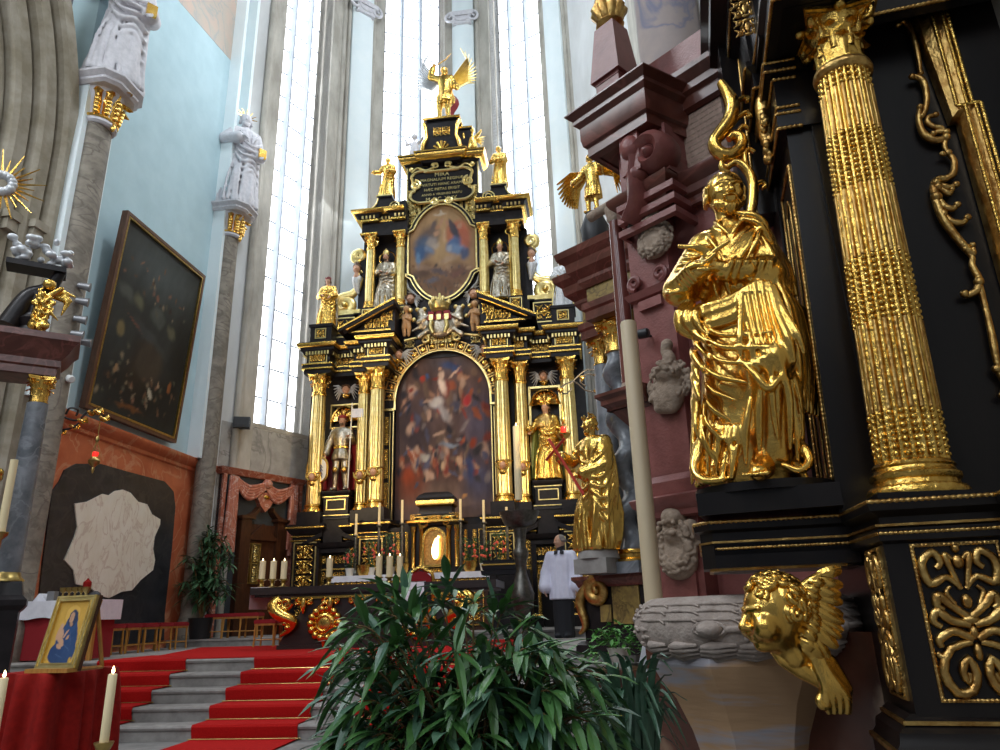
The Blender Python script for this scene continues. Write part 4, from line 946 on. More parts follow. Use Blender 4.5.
# ---- coat of arms cartouche in the gap of the pediment
b=B(); q=S(); q.ell((0,.2,9.05),(.42,.14,.42),.05)
for s in (-1,1): q.ell((s*.5,.22,9.2),(.16,.12,.3),.06).ell((s*.55,.2,9.45),(.12,.1,.12),.05).cap((s*.4,.2,8.85),(s*.6,.2,8.7),.06,.08,.05).cap((s*.3,.14,9.3),(s*.62,.1,9.1),.05,.06,.04).cap((s*.62,.2,8.98),(s*.8,.2,8.9),.05,.03,.04)
q.build(.025,b); ob('arms_mantling',b,'silver',altar,60)
b=B(); b.box(-.34,.34,.02,.2,9.12,9.24)
for k in range(-1,2): b.box(k*.22-.085,k*.22+.085,.0,.14,9.16,9.36); 
ob('arms_tower',b,'cape_red',altar,30)
b=B()
for k in range(-1,2): b.box(k*.22-.06,k*.22+.06,-.02,.0,9.1,9.26)
for s in (-1,1): b.tube([(s*.2,.0,9.08),(s*.24,-.02,8.9),(s*.16,0,8.7)],[.06,.07,.05],n=8)
b.lathe([(.24,9.42),(.28,9.5),(.3,9.6),(.22,9.66),(.05,9.7)],12,c=(0,.12,0))
for k in range(6): a=2*PI*k/6; b.ell((.27*cos(a),.12+.27*sin(a),9.66),(.06,.06,.11),8,6)
for k in range(3): b.tube([(0,.12,9.7),((k-1)*.12,.12,9.95-abs(k-1)*.1)],[.06,.03],n=6)
for s in (-1,1):
    for k in range(5): b.ell((s*(.45+.1*k),.18,9.52-.1*k*(k%2)),.07,8,6)
    b.tube(xz(spiral(s*.45,8.66,.13,.03,1.3,PI/2,s,20),.3),[.05,.03],n=7); b.tube(xz(spline([(s*.3,8.78),(s*.7,8.72),(s*1.05,8.66)],10),.3),[.05,.035,.05],n=7); ornament(b,s*.95-.16,s*.95+.16,8.5,8.82,.5,4,n=5)
ornament(b,-.3,.3,8.5,8.76,.3,8,n=5)
ob('arms_gilding',b,'gold_pale',altar,60)
# putti flanking the arms
for s in (-1,1):
    q=S(); x=s*.98; y=.25; z=8.82
    q.cap((x-.06,y,z),(x-.07,y-.03,z+.2),.05,.06).cap((x-.07,y-.03,z+.2),(x-.05,y,z+.38),.07,.085).cap((x+.06,y,z),(x+.08,y-.03,z+.2),.05,.06).cap((x+.08,y-.03,z+.2),(x+.04,y,z+.38),.07,.085).ell((x,y,z+.48),(.12,.1,.17),.05).cap((x-.1,y,z+.58),(x-s*.05-.12,y-.1,z+.42),.05,.04).cap((x+.1,y,z+.58),(x+.14,y-.1,z+.42),.05,.04).cap((x+.14,y-.1,z+.42),(x-s*.02,y-.17,z+.44),.04,.035).ell((x,y-.02,z+.76),(.095,.1,.11),.03).cap((x,y,z+.6),(x,y,z+.7),.05,.05)
    bb=B(); q.build(.014,bb); p_=ob('putto',bb,'skin_wood',altar,60)
    bb=B()
    for k in range(12): a=PI*k/11; bb.ell((x+.09*cos(a),y+.02,z+.8+.08*sin(a)),.045,7,5)
    ob('curls',bb,'hair_brown',p_,60)
# ---- lower centre: tabernacle
tb=Frame((CX,17.55),0,2.2)
tab=thing('tabernacle','gilded tabernacle with glowing glazed door on the high altar','tabernacle',tb)
b=B(); b.box(-.62,.62,0,.5,2.2,3.5); b.box(-1.3,1.3,.12,.5,2.2,3.42); b.sweep([(-.62,.5),(-.62,0),(-.28,-.08),(.28,-.08),(.62,0),(.62,.5)],[(-.2,3.4),(.03,3.42),(.06,3.48),(.1,3.54),(-.2,3.58)]); b.box(-.42,.42,.05,.45,3.9,4.18); b.sweep([(-.4,.45),(-.4,.02),(.4,.02),(.4,.45)],[(-.1,3.58),(.1,3.6),(.1,3.66),(.03,3.7),(.0,3.85),(.06,3.98),(.08,4.1),(.02,4.18),(-.1,4.26)]); ob('casket',b,'ebony_far',tab)
b=B(); b.sweep([(-.62,.5),(-.62,0),(-.28,-.08),(.28,-.08),(.62,0),(.62,.5)],[(.06,3.47),(.11,3.49),(.11,3.54),(.05,3.55)]); b.sweep([(-.4,.45),(-.4,.02),(.4,.02),(.4,.45)],[(.02,3.88),(.08,3.92),(.09,4.02),(.04,4.08)]); b.sweep([(-.4,.45),(-.4,.02),(.4,.02),(.4,.45)],[(.09,3.6),(.115,3.61),(.115,3.64),(.09,3.65)])
for s in (-1,1):
    for x in (.34,.54): b.lathe([(.06,2.42),(.05,2.46),(.045,3.25),(.06,3.28),(.075,3.4)],10,c=(s*x,-.05,0),mod=lambda th,z:1+.08*np.sin(5*th+14*z))
    ornament(b,s*.96-.06,s*.96+.06,2.4,3.3,.08,3,n=5); ornament(b,s*.74-.05,s*.74+.05,2.45,3.3,.08,5,n=5); b.tube(xz(spiral(s*.3,3.5,.14,.03,1.2,0,s,18),-.1),[.04,.03],n=6); ornament(b,s*.5-.14,s*.5+.14,3.56,3.72,-.02,4,n=5)
    rectframe(b,s*1.16-.1,s*1.16+.1,2.45,3.3,.02,.08,.13)
ornament(b,-.2,.2,2.24,2.4,-.06,4,n=5); ornament(b,-.16,.16,3.5,3.66,-.12,5,n=5); ob('casket_gilding',b,'gold',tab,50)
def doorshape(w,z0,z1,n=12): return [(-w,z0)]+arc(0,z1-w,w,w,PI,0,n).tolist()+[(w,z0)]
b=B(); b.ringz(doorshape(.3,2.42,3.36),doorshape(.24,2.47,3.30),-.14,.02); ob('door_frame',b,'gold',tab,40)
b=B(); b.prism(doorshape(.25,2.45,3.32),-.06,-.02,'xz'); ob('door_back',b,'gold_old',tab)
b=B(); q=S(); q.ell((0.02,-.12,2.8),(.085,.04,.2),.05).ell((.05,-.12,3.0),(.05,.03,.1),.05); q.build(.015,b); b.ell((.1,-.12,3.12),.03,8,6); ob('lamp_glow',b,'glow',tab,60)
mat('casket_glass',(1,.95,.85),None,rough=.05,trans=1.)
b=B(); b.prism(doorshape(.24,2.47,3.30),-.17,-.165,'xz'); ob('door_glass',b,'casket_glass',tab,0)
# ================================================================== STATUES
HEADV=[0]
def sdf_head(q,c,r,yaw=0,nod=0,beard=False):
    """face looking to -y before turning"""
    R=np.array(Euler((nod,0,yaw)).to_matrix()); C=np.array(c,float)
    p=lambda x,y,z: C+R@(np.array([x,y,z])*r)
    e=(nod,0,yaw)
    q.ell(p(0,.05,.1),np.array([.78,.92,.98])*r,.01,e).ell(p(0,-.22,-.42),np.array([.56,.6,.62])*r,.25*r,e)
    q.ell(p(0,-.62,-.78),np.array([.22,.2,.18])*r,.2*r,e)
    for s in (-1,1):
        q.ell(p(s*.36,-.62,-.2),np.array([.22,.2,.22])*r,.2*r,e); q.ell(p(s*.33,-.98,.1),np.array([.2,.16,.12])*r,.1*r,e,sub=1); q.ell(p(s*.32,-.76,.08),np.array([.13,.1,.09])*r,.04*r,e)
        q.cap(p(s*.12,-.86,.24),p(s*.52,-.72,.26),.07*r,.05*r,.1*r); q.ell(p(s*.8,.08,-.02),np.array([.1,.17,.25])*r,.05*r,e)
    q.cap(p(0,-.84,.16),p(0,-1.08,-.2),.08*r,.13*r,.08*r); q.cap(p(-.1,-.96,-.24),p(.1,-.96,-.24),.09*r,None,.06*r)
    q.cap(p(-.17,-.84,-.47),p(.17,-.84,-.47),.07*r,None,.05*r); q.cap(p(-.14,-.81,-.59),p(.14,-.81,-.59),.08*r,None,.05*r)
    return p
def sdf_hair(q,p,r,seed=0,long=0,bald=False):
    rnd=random.Random(seed)
    if not bald: q.ell(p(0,.18,.28),np.array([.86,.9,.86])*r,.05*r)
    for k in range(26 if not bald else 18):
        a=rnd.uniform(-.2,PI+.2); z=rnd.uniform(-.45-long,.75 if not bald else .25); w=(1-max(0,z)**2*.5)
        q.ell(p(.88*w*cos(a),.12+.85*w*sin(a)*(1),z),r*rnd.uniform(.16,.26),.06*r)
def sdf_beard(q,p,r,L=.5,seed=1):
    rnd=random.Random(seed)
    for k in range(22):
        a=rnd.uniform(-.95,.95); z=rnd.uniform(0,1); q.ell(p(.58*sin(a)*(1-.4*z),-.62*cos(a)-.15+.05*z,-.62-L*z-.1*abs(cos(a))),r*rnd.uniform(.13,.2),.07*r)
    for s in (-1,1): q.cap(p(s*.04,-.93,-.36),p(s*.36,-.74,-.55),.09*r,.06*r,.06*r)
FOLD=[(7,.3,6,.5),(11,1.2,-9,.35),(4,2.,4,.4),(17,.7,3,.22)]
def sdf_hand(q,w,d,up,L,curl=.5,side=1,k=.15):
    """hand at wrist w pointing d, back of hand towards up; L hand length"""
    d=nrm(d); up=nrm(np.array(up,float)-d*np.dot(up,d)); sd=np.cross(d,up)*side; w=np.array(w,float)
    q.cap(w,w+d*L*.4,L*.16,L*.2,L*.1); q.cap(w+d*L*.2+sd*L*.1,w+d*L*.42+sd*L*.12,L*.13,None,L*.1); q.cap(w+d*L*.2-sd*L*.1,w+d*L*.42-sd*L*.12,L*.13,None,L*.1)
    for i in range(4):
        o=sd*L*(.19-.125*i); l=L*[.5,.56,.52,.4][i]; a=w+d*L*.45+o; b1=a+nrm(d-up*curl*.6+sd*(.06-.04*i))*l*.5; b2=b1+nrm(d*(1-curl)-up*curl*1.2)*l*.5
        q.cap(a,b1,L*.075,L*.07,L*.03).cap(b1,b2,L*.07,L*.055,L*.02)
    t0=w+d*L*.15+sd*L*.16; t1=t0+nrm(d*.7+sd*.8-up*.3*curl)*L*.3; q.cap(t0,t1,L*.09,L*.075,L*.05).cap(t1,t1+nrm(d*.9+sd*.2-up*curl*.6)*L*.22,L*.075,L*.055,L*.03)
def figure(name,label,cat,fr,z,H,body='gold',skin='gold',hair='gold',arms=None,rows=None,yaw=0,nod=.1,beard=0,long=0,cape=None,cape_m=None,alb=None,seed=0,vox=.011,group=None,sway=.015,folds=FOLD,extra=None,fold_k=1.,headgear=None,hg_m='gold',swath=True,bald=False):
    f=Frame(fr.o,math.degrees(fr.a),z); t=thing(name,label,cat,f,group); M_=T((0,0,z),s=H)
    sw=lambda h:sway*sin(PI*h)*2
    rows=rows or [(0,.165,.13,.10),(.06,.16,.13,.12),(.25,.135,.115,.12),(.45,.12,.10,.08),(.56,.108,.088,.05),(.66,.115,.085,.04),(.75,.118,.078,.03),(.80,.105,.066,.02),(.835,.06,.045,0)]
    arms=arms or [((-.15,-.02,.62),(-.06,-.12,.60)),((.16,-.02,.62),(.1,-.13,.56))]
    q=S(); q.robe([(h,sw(h),-.0,rx,ry,am*fold_k) for h,rx,ry,am in rows],[(n,p+seed,tw,w) for n,p,tw,w in folds],.03)
    hands=S()
    for s,(el,ha) in zip((-1,1),arms):
        sh=np.array([s*.098+sw(.79),.0,.785]); el=np.array(el); ha=np.array(ha); q.cap(sh,el,.046,.042,.03).cap(el,el+(ha-el)*.78,.046,.05,.02)
        for k in range(3): a=sh+(el-sh)*(.25+.3*k); q.ell(a,(.052,.052,.02),.015,(.5*s,.4,0))
        sdf_hand(hands,ha-(ha-el)*.12,ha-el,(0,.3,1),.085,.5,s)
    if swath:
        rnd=random.Random(seed+5)
        for k in range(7):
            z0=.735-.05*k; P=spline([(-.125,-.03,z0-.01),(-.07,-.1,z0-.09-.02*k),(.02,-.11,z0-.125),(.1,-.07,z0-.06-.03*k),(.13,.02,z0+.01)],12); q.chain(P+np.array([sw(.55),-.005,0]),[.005,.013+.004*(k%2),.015,.006],.010)
        for k in range(11):
            x=-.125+.025*k+rnd.uniform(-.006,.006); y=-.10*math.sqrt(max(.1,1-(x/.15)**2)); q.chain(spline([(x*.75+sw(.45),y*.85,.52-.04*(k%3)),(x+.012*sin(k*2),y*1.12-.01,.28),(x*1.2,y*1.2-.015,.02)],9),[.004,.011+.004*(k%2),.014],.010)
        for s_ in (-1,1):
            for k in range(3): q.chain(spline([(s_*(.035+.025*k)+sw(.8),-.06,.80-.015*k),(s_*(.025+.02*k)+sw(.7),-.095,.72),(s_*.012+sw(.6),-.105,.64)],8),[.004,.010,.004],.008)
    if extra: extra(q)
    b=B(); q.build(vox,b,M_); ob('robe',b,body,t,60)
    if alb:
        q=S(); q.robe([(0,0,0,.15,.125,.1),(.12,0,0,.14,.115,.12),(.3,0,0,.12,.1,.1)],[(13,seed,5,.6),(8,.3,-7,.5)],.02); b=B(); q.build(vox,b,M_); ob('alb',b,alb,t,60)
    q=S(); q.p+=hands.p; hc=(sw(.9)*.6,-.012,.925); q.cap((hc[0],0,.8),(hc[0],-.005,.89),.036,.033,.02); p=sdf_head(q,hc,.058,yaw,nod)
    b=B(); q.build(min(vox,.0075),b,M_); ob('head_and_hands',b,skin,t,60)
    q=S(); sdf_hair(q,p,.058,seed,long,bald); b=B()
    if beard: sdf_beard(q,p,.058,beard,seed)
    q.build(min(vox,.0085),b,M_); ob('hair',b,hair,t,60)
    if cape:
        q=S(); q.robe([(h,sw(h),dy,rx,ry,am) for h,dy,rx,ry,am in cape],[(9,seed,5,.6),(5,.5,-6,.5)],.03); q.robe([(h-.001,sw(h),dy-.055,rx*1.02-.025,ry*1.0+.02,am*.5) for h,dy,rx,ry,am in cape],[(9,seed,5,.6)],.01,1)
        b=B(); q.build(vox,b,M_); ob('cape',b,cape_m,t,60)
    HP=lambda x,y,z_: M_[:3,:3]@p(x,y,z_)+M_[:3,3]; r=.058*H
    if headgear:
        b=B(); c=HP(0,.02,.55)
        if headgear=='crown':
            b.lathe([(r*.8,0),(r*.84,r*.22),(r*.8,r*.25)],14,c=c)
            for k in range(8): a=2*PI*k/8; b.ell((c[0]+r*.86*cos(a),c[1]+r*.86*sin(a),c[2]+r*.4),(r*.16,r*.16,r*.26),6,5)
            for k in range(4): a=PI*k/4; b.tube([(c[0]+r*.84*cos(a),c[1]+r*.84*sin(a),c[2]+r*.3),(c[0]+r*.6*cos(a),c[1]+r*.6*sin(a),c[2]+r*.85),(c[0],c[1],c[2]+r*.95)],r*.08,n=5)
            b.ell((c[0],c[1],c[2]+r*1.05),r*.15,6,5)
        if headgear=='mitre':
            b.lathe([(r*.8,-r*.05),(r*.95,r*.4),(r*.9,r*1.0),(r*.45,r*1.7),(r*.08,r*2.1)],14,c=c,sy=.7); b.lathe([(r*.84,-r*.1),(r*.9,r*.15)],14,c=c,sy=.75); b.tube([(c[0],c[1]-r*.66,c[2]),(c[0],c[1]-r*.68,c[2]+r*.9),(c[0],c[1]-r*.2,c[2]+r*2)],r*.1,n=5)
        if headgear=='cap': b.ell((c[0],c[1],c[2]+r*.15),(r*1.0,r*1.0,r*.55),12,7); b.lathe([(r*.95,-r*.2),(r*1.05,0),(r*.9,r*.12)],14,c=c)
        if headgear=='stars':
            for k in range(7):
                a=PI*k/6; b.tube([(c[0]+r*.9*cos(a),c[1],c[2]+r*.6*sin(a)),(c[0]+r*1.7*cos(a),c[1],c[2]+r*1.3*sin(a)+r*.2)],[r*.1,r*.05],n=5)
        ob('headdress',b,hg_m,t,40)
    return t,f,M_
def addpart(t,name,b,m,sm=50): return ob(name,b,m,t,sm)
def at_altar(x,y): return Frame(HA.W(x,y,0)[:2],0)
# ---- knight in the left niche
def knight_rows(): return [(.40,.125,.09,.08),(.46,.12,.095,.1),(.53,.095,.08,.03),(.58,.09,.075,.0),(.68,.115,.088,.0),(.76,.115,.08,.0),(.81,.095,.062,.0),(.835,.055,.045,0)]
def legs(q):
    for s in (-1,1):
        q.cap((s*.055,0,.44),(s*.06,-.02,.26),.055,.042,.02).cap((s*.06,-.02,.26),(s*.07,0,.05),.042,.03,.02).cap((s*.07,.01,.03),(s*.085,-.09,.02),.028,.022,.02); q.ell((s*.06,-.05,.265),(.035,.03,.04),.01)
t,f,M_=figure('knight_statue','armoured saint statue in red cape with shield and white pennant in left niche','statue',at_altar(-2.79,.42),4.52,2.12,body='silver',skin='skin',hair='hair_brown',arms=[((-.17,-.0,.62),(-.19,-.06,.46)),((.16,-.0,.64),(.13,-.1,.68))],rows=knight_rows(),extra=legs,swath=False,beard=.5,long=.2,cape=[(.03,.05,.25,.13,.1),(.3,.05,.24,.12,.1),(.6,.03,.2,.1,.06),(.76,.02,.16,.085,.03),(.83,.01,.1,.06,.0)],cape_m='cape_red',headgear='cap',hg_m='cape_red',seed=3,sway=.0)
w=lambda p:M_[:3,:3]@np.array(p)+M_[:3,3]
b=B(); b.tube([w((.14,-.12,.02)),w((.16,-.12,1.12))],.018,n=6); addpart(t,'pennant_pole',b,'white_pot')
b=B(); G=[[w((.16+.17*i/6,-.12+.012*sin(i*1.3),.93+.115*j/3-.01*i/6)) for j in range(4)] for i in range(7)]; b.grid(G); b.grid((np.array(G)+np.array([0,.012,0])).tolist()); addpart(t,'pennant',b,'white_cloth')
sh=[(0.125*sin(a)*(1+.1*sin(2*a)**2),.165*cos(a)) for a in np.linspace(0,2*PI,29)[:-1]]
b=B(); b.prism([w((x-.27,-.12,z+.27))[[0,2]] for x,z in sh],f.W(0,0,0)[1]*0-.24,-.19,'xz'); addpart(t,'shield',b,'white_pot')
b=B(); b.tube([np.array([*w((x*1.06-.27,-.0,z*1.06+.27))[[0]],-.22,w((0,0,z*1.06+.27))[2]]) for x,z in sh],.035,n=6,closed=True)
for s in (-1,1): b.ell((w((-.27,0,0))[0],-.22,w((0,0,.27+s*.2))[2]),(.07,.04,.07),8,6)
addpart(t,'shield_rim',b,'gold')
b=B(); c=w((-.27,0,.27)); b.tube([(c[0],-.25,c[2]-.2),(c[0],-.25,c[2]+.18)],[.02,.05,.03],n=5)
for s in (-1,1):
    for k in range(4): b.tube([(c[0],-.25,c[2]+.08),(c[0]+s*.1,-.25,c[2]+.12-.07*k),(c[0]+s*.16,-.25,c[2]+.05-.09*k)],[.02,.025,.008],n=5)
addpart(t,'eagle_emblem',b,'ink')
b=B(); b.sweep([( -.2,0),(.2,0)],[(0,0),(0,.01)]) if False else None
b.lathe([(.225,0),(.24,.04),(.22,.08)],14,c=w((0,0,.545)),sy=.8)
for s in (-1,1): b.ell(w((s*.06,-.055,.27)),(.075,.06,.09),8,6); b.ell(w((s*.1,0,.8)),(.1,.1,.07),8,6)
addpart(t,'gilded_belt_and_knees',b,'gold')
# ---- crowned figure in the right niche
t,f,M_=figure('crowned_statue','crowned saint statue in gilded robe and green-lined mantle in right niche','statue',at_altar(2.79,.42),4.52,2.12,body='gold_leaf',skin='skin',hair='hair_brown',arms=[((-.17,-.02,.64),(-.19,-.12,.60)),((.17,-.0,.62),(.2,-.12,.55))],long=.6,cape=[(.04,.03,.215,.13,.1),(.3,.03,.215,.12,.1),(.6,.03,.19,.105,.06),(.76,.03,.15,.085,.03),(.84,.01,.095,.06,.0)],cape_m='robe_green',headgear='crown',hg_m='gold',seed=7,yaw=-.3)
w=lambda p:M_[:3,:3]@np.array(p)+M_[:3,3]
b=B(); b.ell(w((-.2,-.17,.63)),.1,10,8); b.tube([w((-.2,-.17,.67)),w((-.2,-.17,.73))],.02,n=5); addpart(t,'orb',b,'gold')
b=B(); q=S(); q.robe([(.66,0,0,.15,.105,.05),(.72,0,0,.15,.1,.04),(.8,0,0,.12,.078,.02),(.845,0,0,.07,.055,0)],[(9,0,0,.6)],.01); q.build(.011,b,M_); addpart(t,'shoulder_cape',b,'gold_old')
# ---- bishops of the upper storey
for s,sd in ((-1,2),(1,9)):
    t,f,M_=figure('bishop_statue','silver robed bishop statue with mitre and gold halo, '+('left' if s<0 else 'right')+' of the oval painting','statue',at_altar(s*1.7,.5),9.73,1.85,body='silver',skin='skin',hair='hair_brown',arms=[((-.16,-.0,.62),(-.06,-.13,.62)),((.16,-.0,.62),(.07,-.13,.58))],rows=[(.2,.15,.115,.1),(.35,.145,.115,.1),(.5,.135,.1,.06),(.64,.13,.09,.04),(.75,.125,.08,.03),(.8,.105,.066,.02),(.835,.06,.045,0)],alb='gold_leaf',beard=.5 if s<0 else 0,headgear='mitre',hg_m='gold_pale',seed=sd,group='bishop statues of the upper storey',yaw=.2*s)
    c=M_[:3,:3]@np.array((.0,.09,.94))+M_[:3,3]; b=B(); P=[(c[0]+.24*cos(a),c[1],c[2]+.26*sin(a)) for a in np.linspace(0,2*PI,25)[:-1]]; b.tube(P,.018,n=6,closed=True); addpart(t,'halo',b,'gold')
    b=B(); x=M_[0,0]*(.17*s); b.tube([(x,-.16,9.75),(x,-.16,11.75)],.02,n=6); b.tube([(x+.1*cos(a)*s,-.16,11.85+.1*sin(a)) for a in np.linspace(PI*1.5,-PI*.3,14)],.02,n=6); b.tube([(x,-.16,11.75),(x,-.16,11.75)],.02,n=5) if False else None
    b.ell((x,-.16,10.85),.03,6,5); addpart(t,'crosier',b,'gold')
# ---- saints on the gables
for s,sd in ((-1,4),(1,12)):
    figure('gable_statue','gilded saint statue with '+('outstretched arm on the left' if s<0 else 'folded arms on the right')+' scrolled gable','statue',at_altar(s*1.75,.62),13.5,1.5,arms=[((-.17,.0,.66),(-.28,-.08,.62)) if s<0 else ((-.15,-.02,.62),(-.04,-.13,.6)),((.15,-.02,.62),(.05,-.13,.6))],body='gold_leaf',beard=.6,seed=sd,vox=.014,group='gilded saints on the gables',yaw=.4*s)
# ---- outer saints
figure('queen_statue','crowned female saint statue in silver and gold at the left altar edge','statue',at_altar(-3.43,.45),9.28,1.62,body='gold_leaf',skin='skin',hair='hair_brown',headgear='crown',hg_m='cape_red',long=.8,seed=5,vox=.013,cape=[(.05,.05,.19,.13,.1),(.4,.05,.17,.11,.1),(.76,.03,.13,.08,.03),(.83,.01,.09,.06,.0)],cape_m='silver')
figure('mitred_statue','pale robed bishop statue with gold mitre at the right altar edge','statue',at_altar(3.43,.45),9.28,1.62,body='white_silver',skin='skin_wood',hair='hair_brown',headgear='mitre',hg_m='gold',beard=.6,seed=8,vox=.013,cape=[(.05,.05,.2,.13,.1),(.4,.05,.18,.11,.1),(.76,.03,.14,.08,.03),(.83,.01,.09,.06,.0)],cape_m='gold_pale')
# ---- winged angel on top
t,f,M_=figure('angel_statue','gilded winged angel with raised sword crowning the high altar','statue',at_altar(.02,.75),16.22,2.15,body='gold_leaf',rows=[(.33,.13,.11,.15),(.42,.125,.1,.12),(.5,.105,.085,.05),(.6,.1,.08,.03),(.72,.118,.08,.02),(.8,.1,.06,.0),(.835,.055,.045,0)],extra=legs,swath=False,arms=[((-.2,.0,.84),(-.16,-.02,1.0)),((.18,-.0,.62),(.22,-.1,.52))],seed=11,vox=.012,long=.3)
w=lambda p:M_[:3,:3]@np.array(p)+M_[:3,3]
for s in (-1,1):
    b=B()
    for k in range(11):
        a=1.3-.13*k; L=.6-.035*k if k<6 else .38-.03*(k-6); c0=np.array((s*(.08+.012*k),.08,.78-.012*k)); c1=c0+np.array((s*L*.55*cos(a*.5),.05,L*.55*sin(a)+.12)); c2=c0+np.array((s*L*cos(a),.06,L*sin(a)+.1))
        b.tube([w(c0),w(c1),w(c2)],[.05,.075,.02],n=6,flat=.4)
    addpart(t,'wing',b,'white_silver' if s<0 else 'gold_pale')
b=B(); b.tube([w((-.16,-.02,1.0)),w((.05,-.03,1.12)),w((.12,-.03,1.22))],[.02,.025,.008],n=5); b.tube([w((-.2,-.02,.95)),w((-.12,-.02,1.04))],.02,n=5); addpart(t,'sword',b,'gold')
b=B(); G=[[w((.1+.05*sin(k*.9)+.03*j,.06+.04*j,.55-.07*k)) for j in range(3)] for k in range(8)]; b.grid(G); b.grid((np.array(G)+np.array([.0,.02,0])).tolist()); addpart(t,'red_drapery',b,'cape_red')
# ---- putti on the crowning cornice
for s,lab in ((-1,'small pale cherub statue seated left of the black crowning pedestal'),(1,'small gilded winged cherub statue standing right of the crowning pedestal')):
    x,y,z=s*.92,.72,14.86; q=S(); M_=T((0,0,z)); f=Frame(HA.W(x,y,0)[:2],0,z); t=thing('putto_statue',lab,'statue',f)
    q.cap((-.07,0,0.03),(-.08,-.04,.22),.055,.065).cap((-.08,-.04,.22),(-.05,0,.42),.08,.1).cap((.07,0,.03),(.1,-.06,.22),.055,.065).cap((.1,-.06,.22),(.05,0,.42),.08,.1).ell((0,0,.52),(.13,.11,.2),.05).cap((-.11,0,.64),(-.24,-.06,.58),.055,.045).cap((-.24,-.06,.58),(-.26,-.1,.74),.045,.035).cap((.11,0,.64),(.22,-.05,.7),.055,.045).cap((.22,-.05,.7),(.3,-.08,.8),.045,.035).cap((0,0,.66),(0,-.01,.78),.05); sdf_head(q,(0,-.02,.88),.11,.3*s)
    b=B(); q.build(.015,b,M_); ob('body',b,'gold_leaf' if s>0 else 'statue_stone',t,60)
    if s>0:
        b=B()
        for q_ in (-1,1):
            for k in range(5): b.tube([(q_*.06,.1,z+.6),(q_*(.25),.14,z+.72-.06*k),(q_*(.42-.03*k),.12,z+.72-.1*k)],[.03,.04,.01],n=6,flat=.5)
        ob('wings',b,'gold_pale',t,60)
# ---- stone saints on the wall consoles
for con,frs,zt,sd,px,lab in ((con1,frs1,zt1,21,.0,'grey stone saint statue above the arcade pillar, cut by the top edge'),(con2,frs2,zt2,23,0,'grey stone saint statue with golden rays on the console beside the window')):
    H=PX(108,-70,-9.0)[2]-zt if con is con1 else PX(246,126,-9.1)[2]-zt
    fr=Frame(frs.W(0,-.12,0)[:2],50); t,f,M_=figure('stone_statue',lab,'statue',fr,zt+.01,H,body='statue_stone',skin='statue_stone',hair='statue_stone',seed=sd,vox=.011,beard=.5,long=.3,headgear='stars' if con is con2 else None,fold_k=1.6,yaw=-.3,arms=[((-.17,.0,.66),(-.06,-.13,.66)),((.17,.0,.6),(.12,-.14,.52))],group='stone saints on the left wall')
    b=B(); c=M_[:3,:3]@np.array((.12,-.16,.53))+M_[:3,3]; b.cbox((c[0],c[1],c[2]+.03),(.2,.08,.26)); addpart(t,'gilded_book',b,'gold')
# ================================================================== RED MARBLE PIER MONUMENT
RP=Frame(PY(640,500,4.35)[:2],-41,0)
pier=thing('pier_monument','dark red marble pier monument with stone coats of arms and scrolled cornice','monument',RP)
rp=lambda x,y,d=0.:RP.px(x,y,d)
pl=rp(647,450,-.12)[0]; pr=rp(690,450,-.12)[0]
zc1=rp(655,497,-.2)[1]; zt=rp(665,240,-.12)[1]; zcor=rp(655,186,-.2)[1]
b=B(); b.box(pl+.0,1.9,0,.9,0,zcor); b.box(pl,pr,-.12,.1,0,zcor-.1); ob('pier_shaft',b,'pier_marble',pier,30)
b=B()
pp=[(pl-.0,.3),(pl-.0,-.14),(pr+.02,-.14),(pr+.02,-.02),(1.9,-.02)]
b.sweep(pp,[(0,zc1-.12),(.03,zc1-.11),(.035,zc1-.08),(.07,zc1-.05),(.085,zc1-.01),(.07,zc1),(.02,zc1+.01),(.03,zc1+.08),(0,zc1+.12)])
ob('pier_plinth_moulding',b,'pier_marble',pier,30)
# aedicule lines on the pilaster
b=B(); z=rp(660,285,-.14)[1]
b.sweep([(pl+.02,.1),(pl+.02,-.12),(pr-.02,-.12),(pr-.02,.1)],[(0,z-.05),(.03,z-.04),(.05,z),(0,z+.01)])
for s,x in ((-1,pl+.05),(1,pr-.05)): b.tube(xz(spiral(x,z+.07,.05,.012,1.3,-PI/2,s,16),-.15),.018,n=6)
b.box(pl+.06,pr-.06,-.15,-.1,z-.12,z-.06)
ob('aedicule_moulding',b,'pier_marble',pier,30); b=B()
b.prism([(pl+.04,zc1-.32),(pr-.04,zc1-.32),(pr-.04,zc1-.58),(pr-.1,zc1-.66),((pl+pr)/2,zc1-.72),(pl+.1,zc1-.66),(pl+.04,zc1-.58)],-.14,-.1,'xz')
ob('arms_panel',b,'pier_marble',pier,30)
# main cornice of the pier
b=B(); p2=[(pl+.02,.4),(pl+.02,-.14),(pr+.05,-.16),(pr+.05,-.04),(1.9,-.04)]
h=.36
b.sweep(p2,[(0,zcor-.16),(.02,zcor-.15),(.02,zcor-.1),(.04,zcor-.08),(.04,zcor-.03),(.07,zcor+.0),(.085,zcor+.03),(.085,zcor+.055),(-.2,zcor+.07)])
ob('pier_cornice',b,'cornice_marble',pier,30)
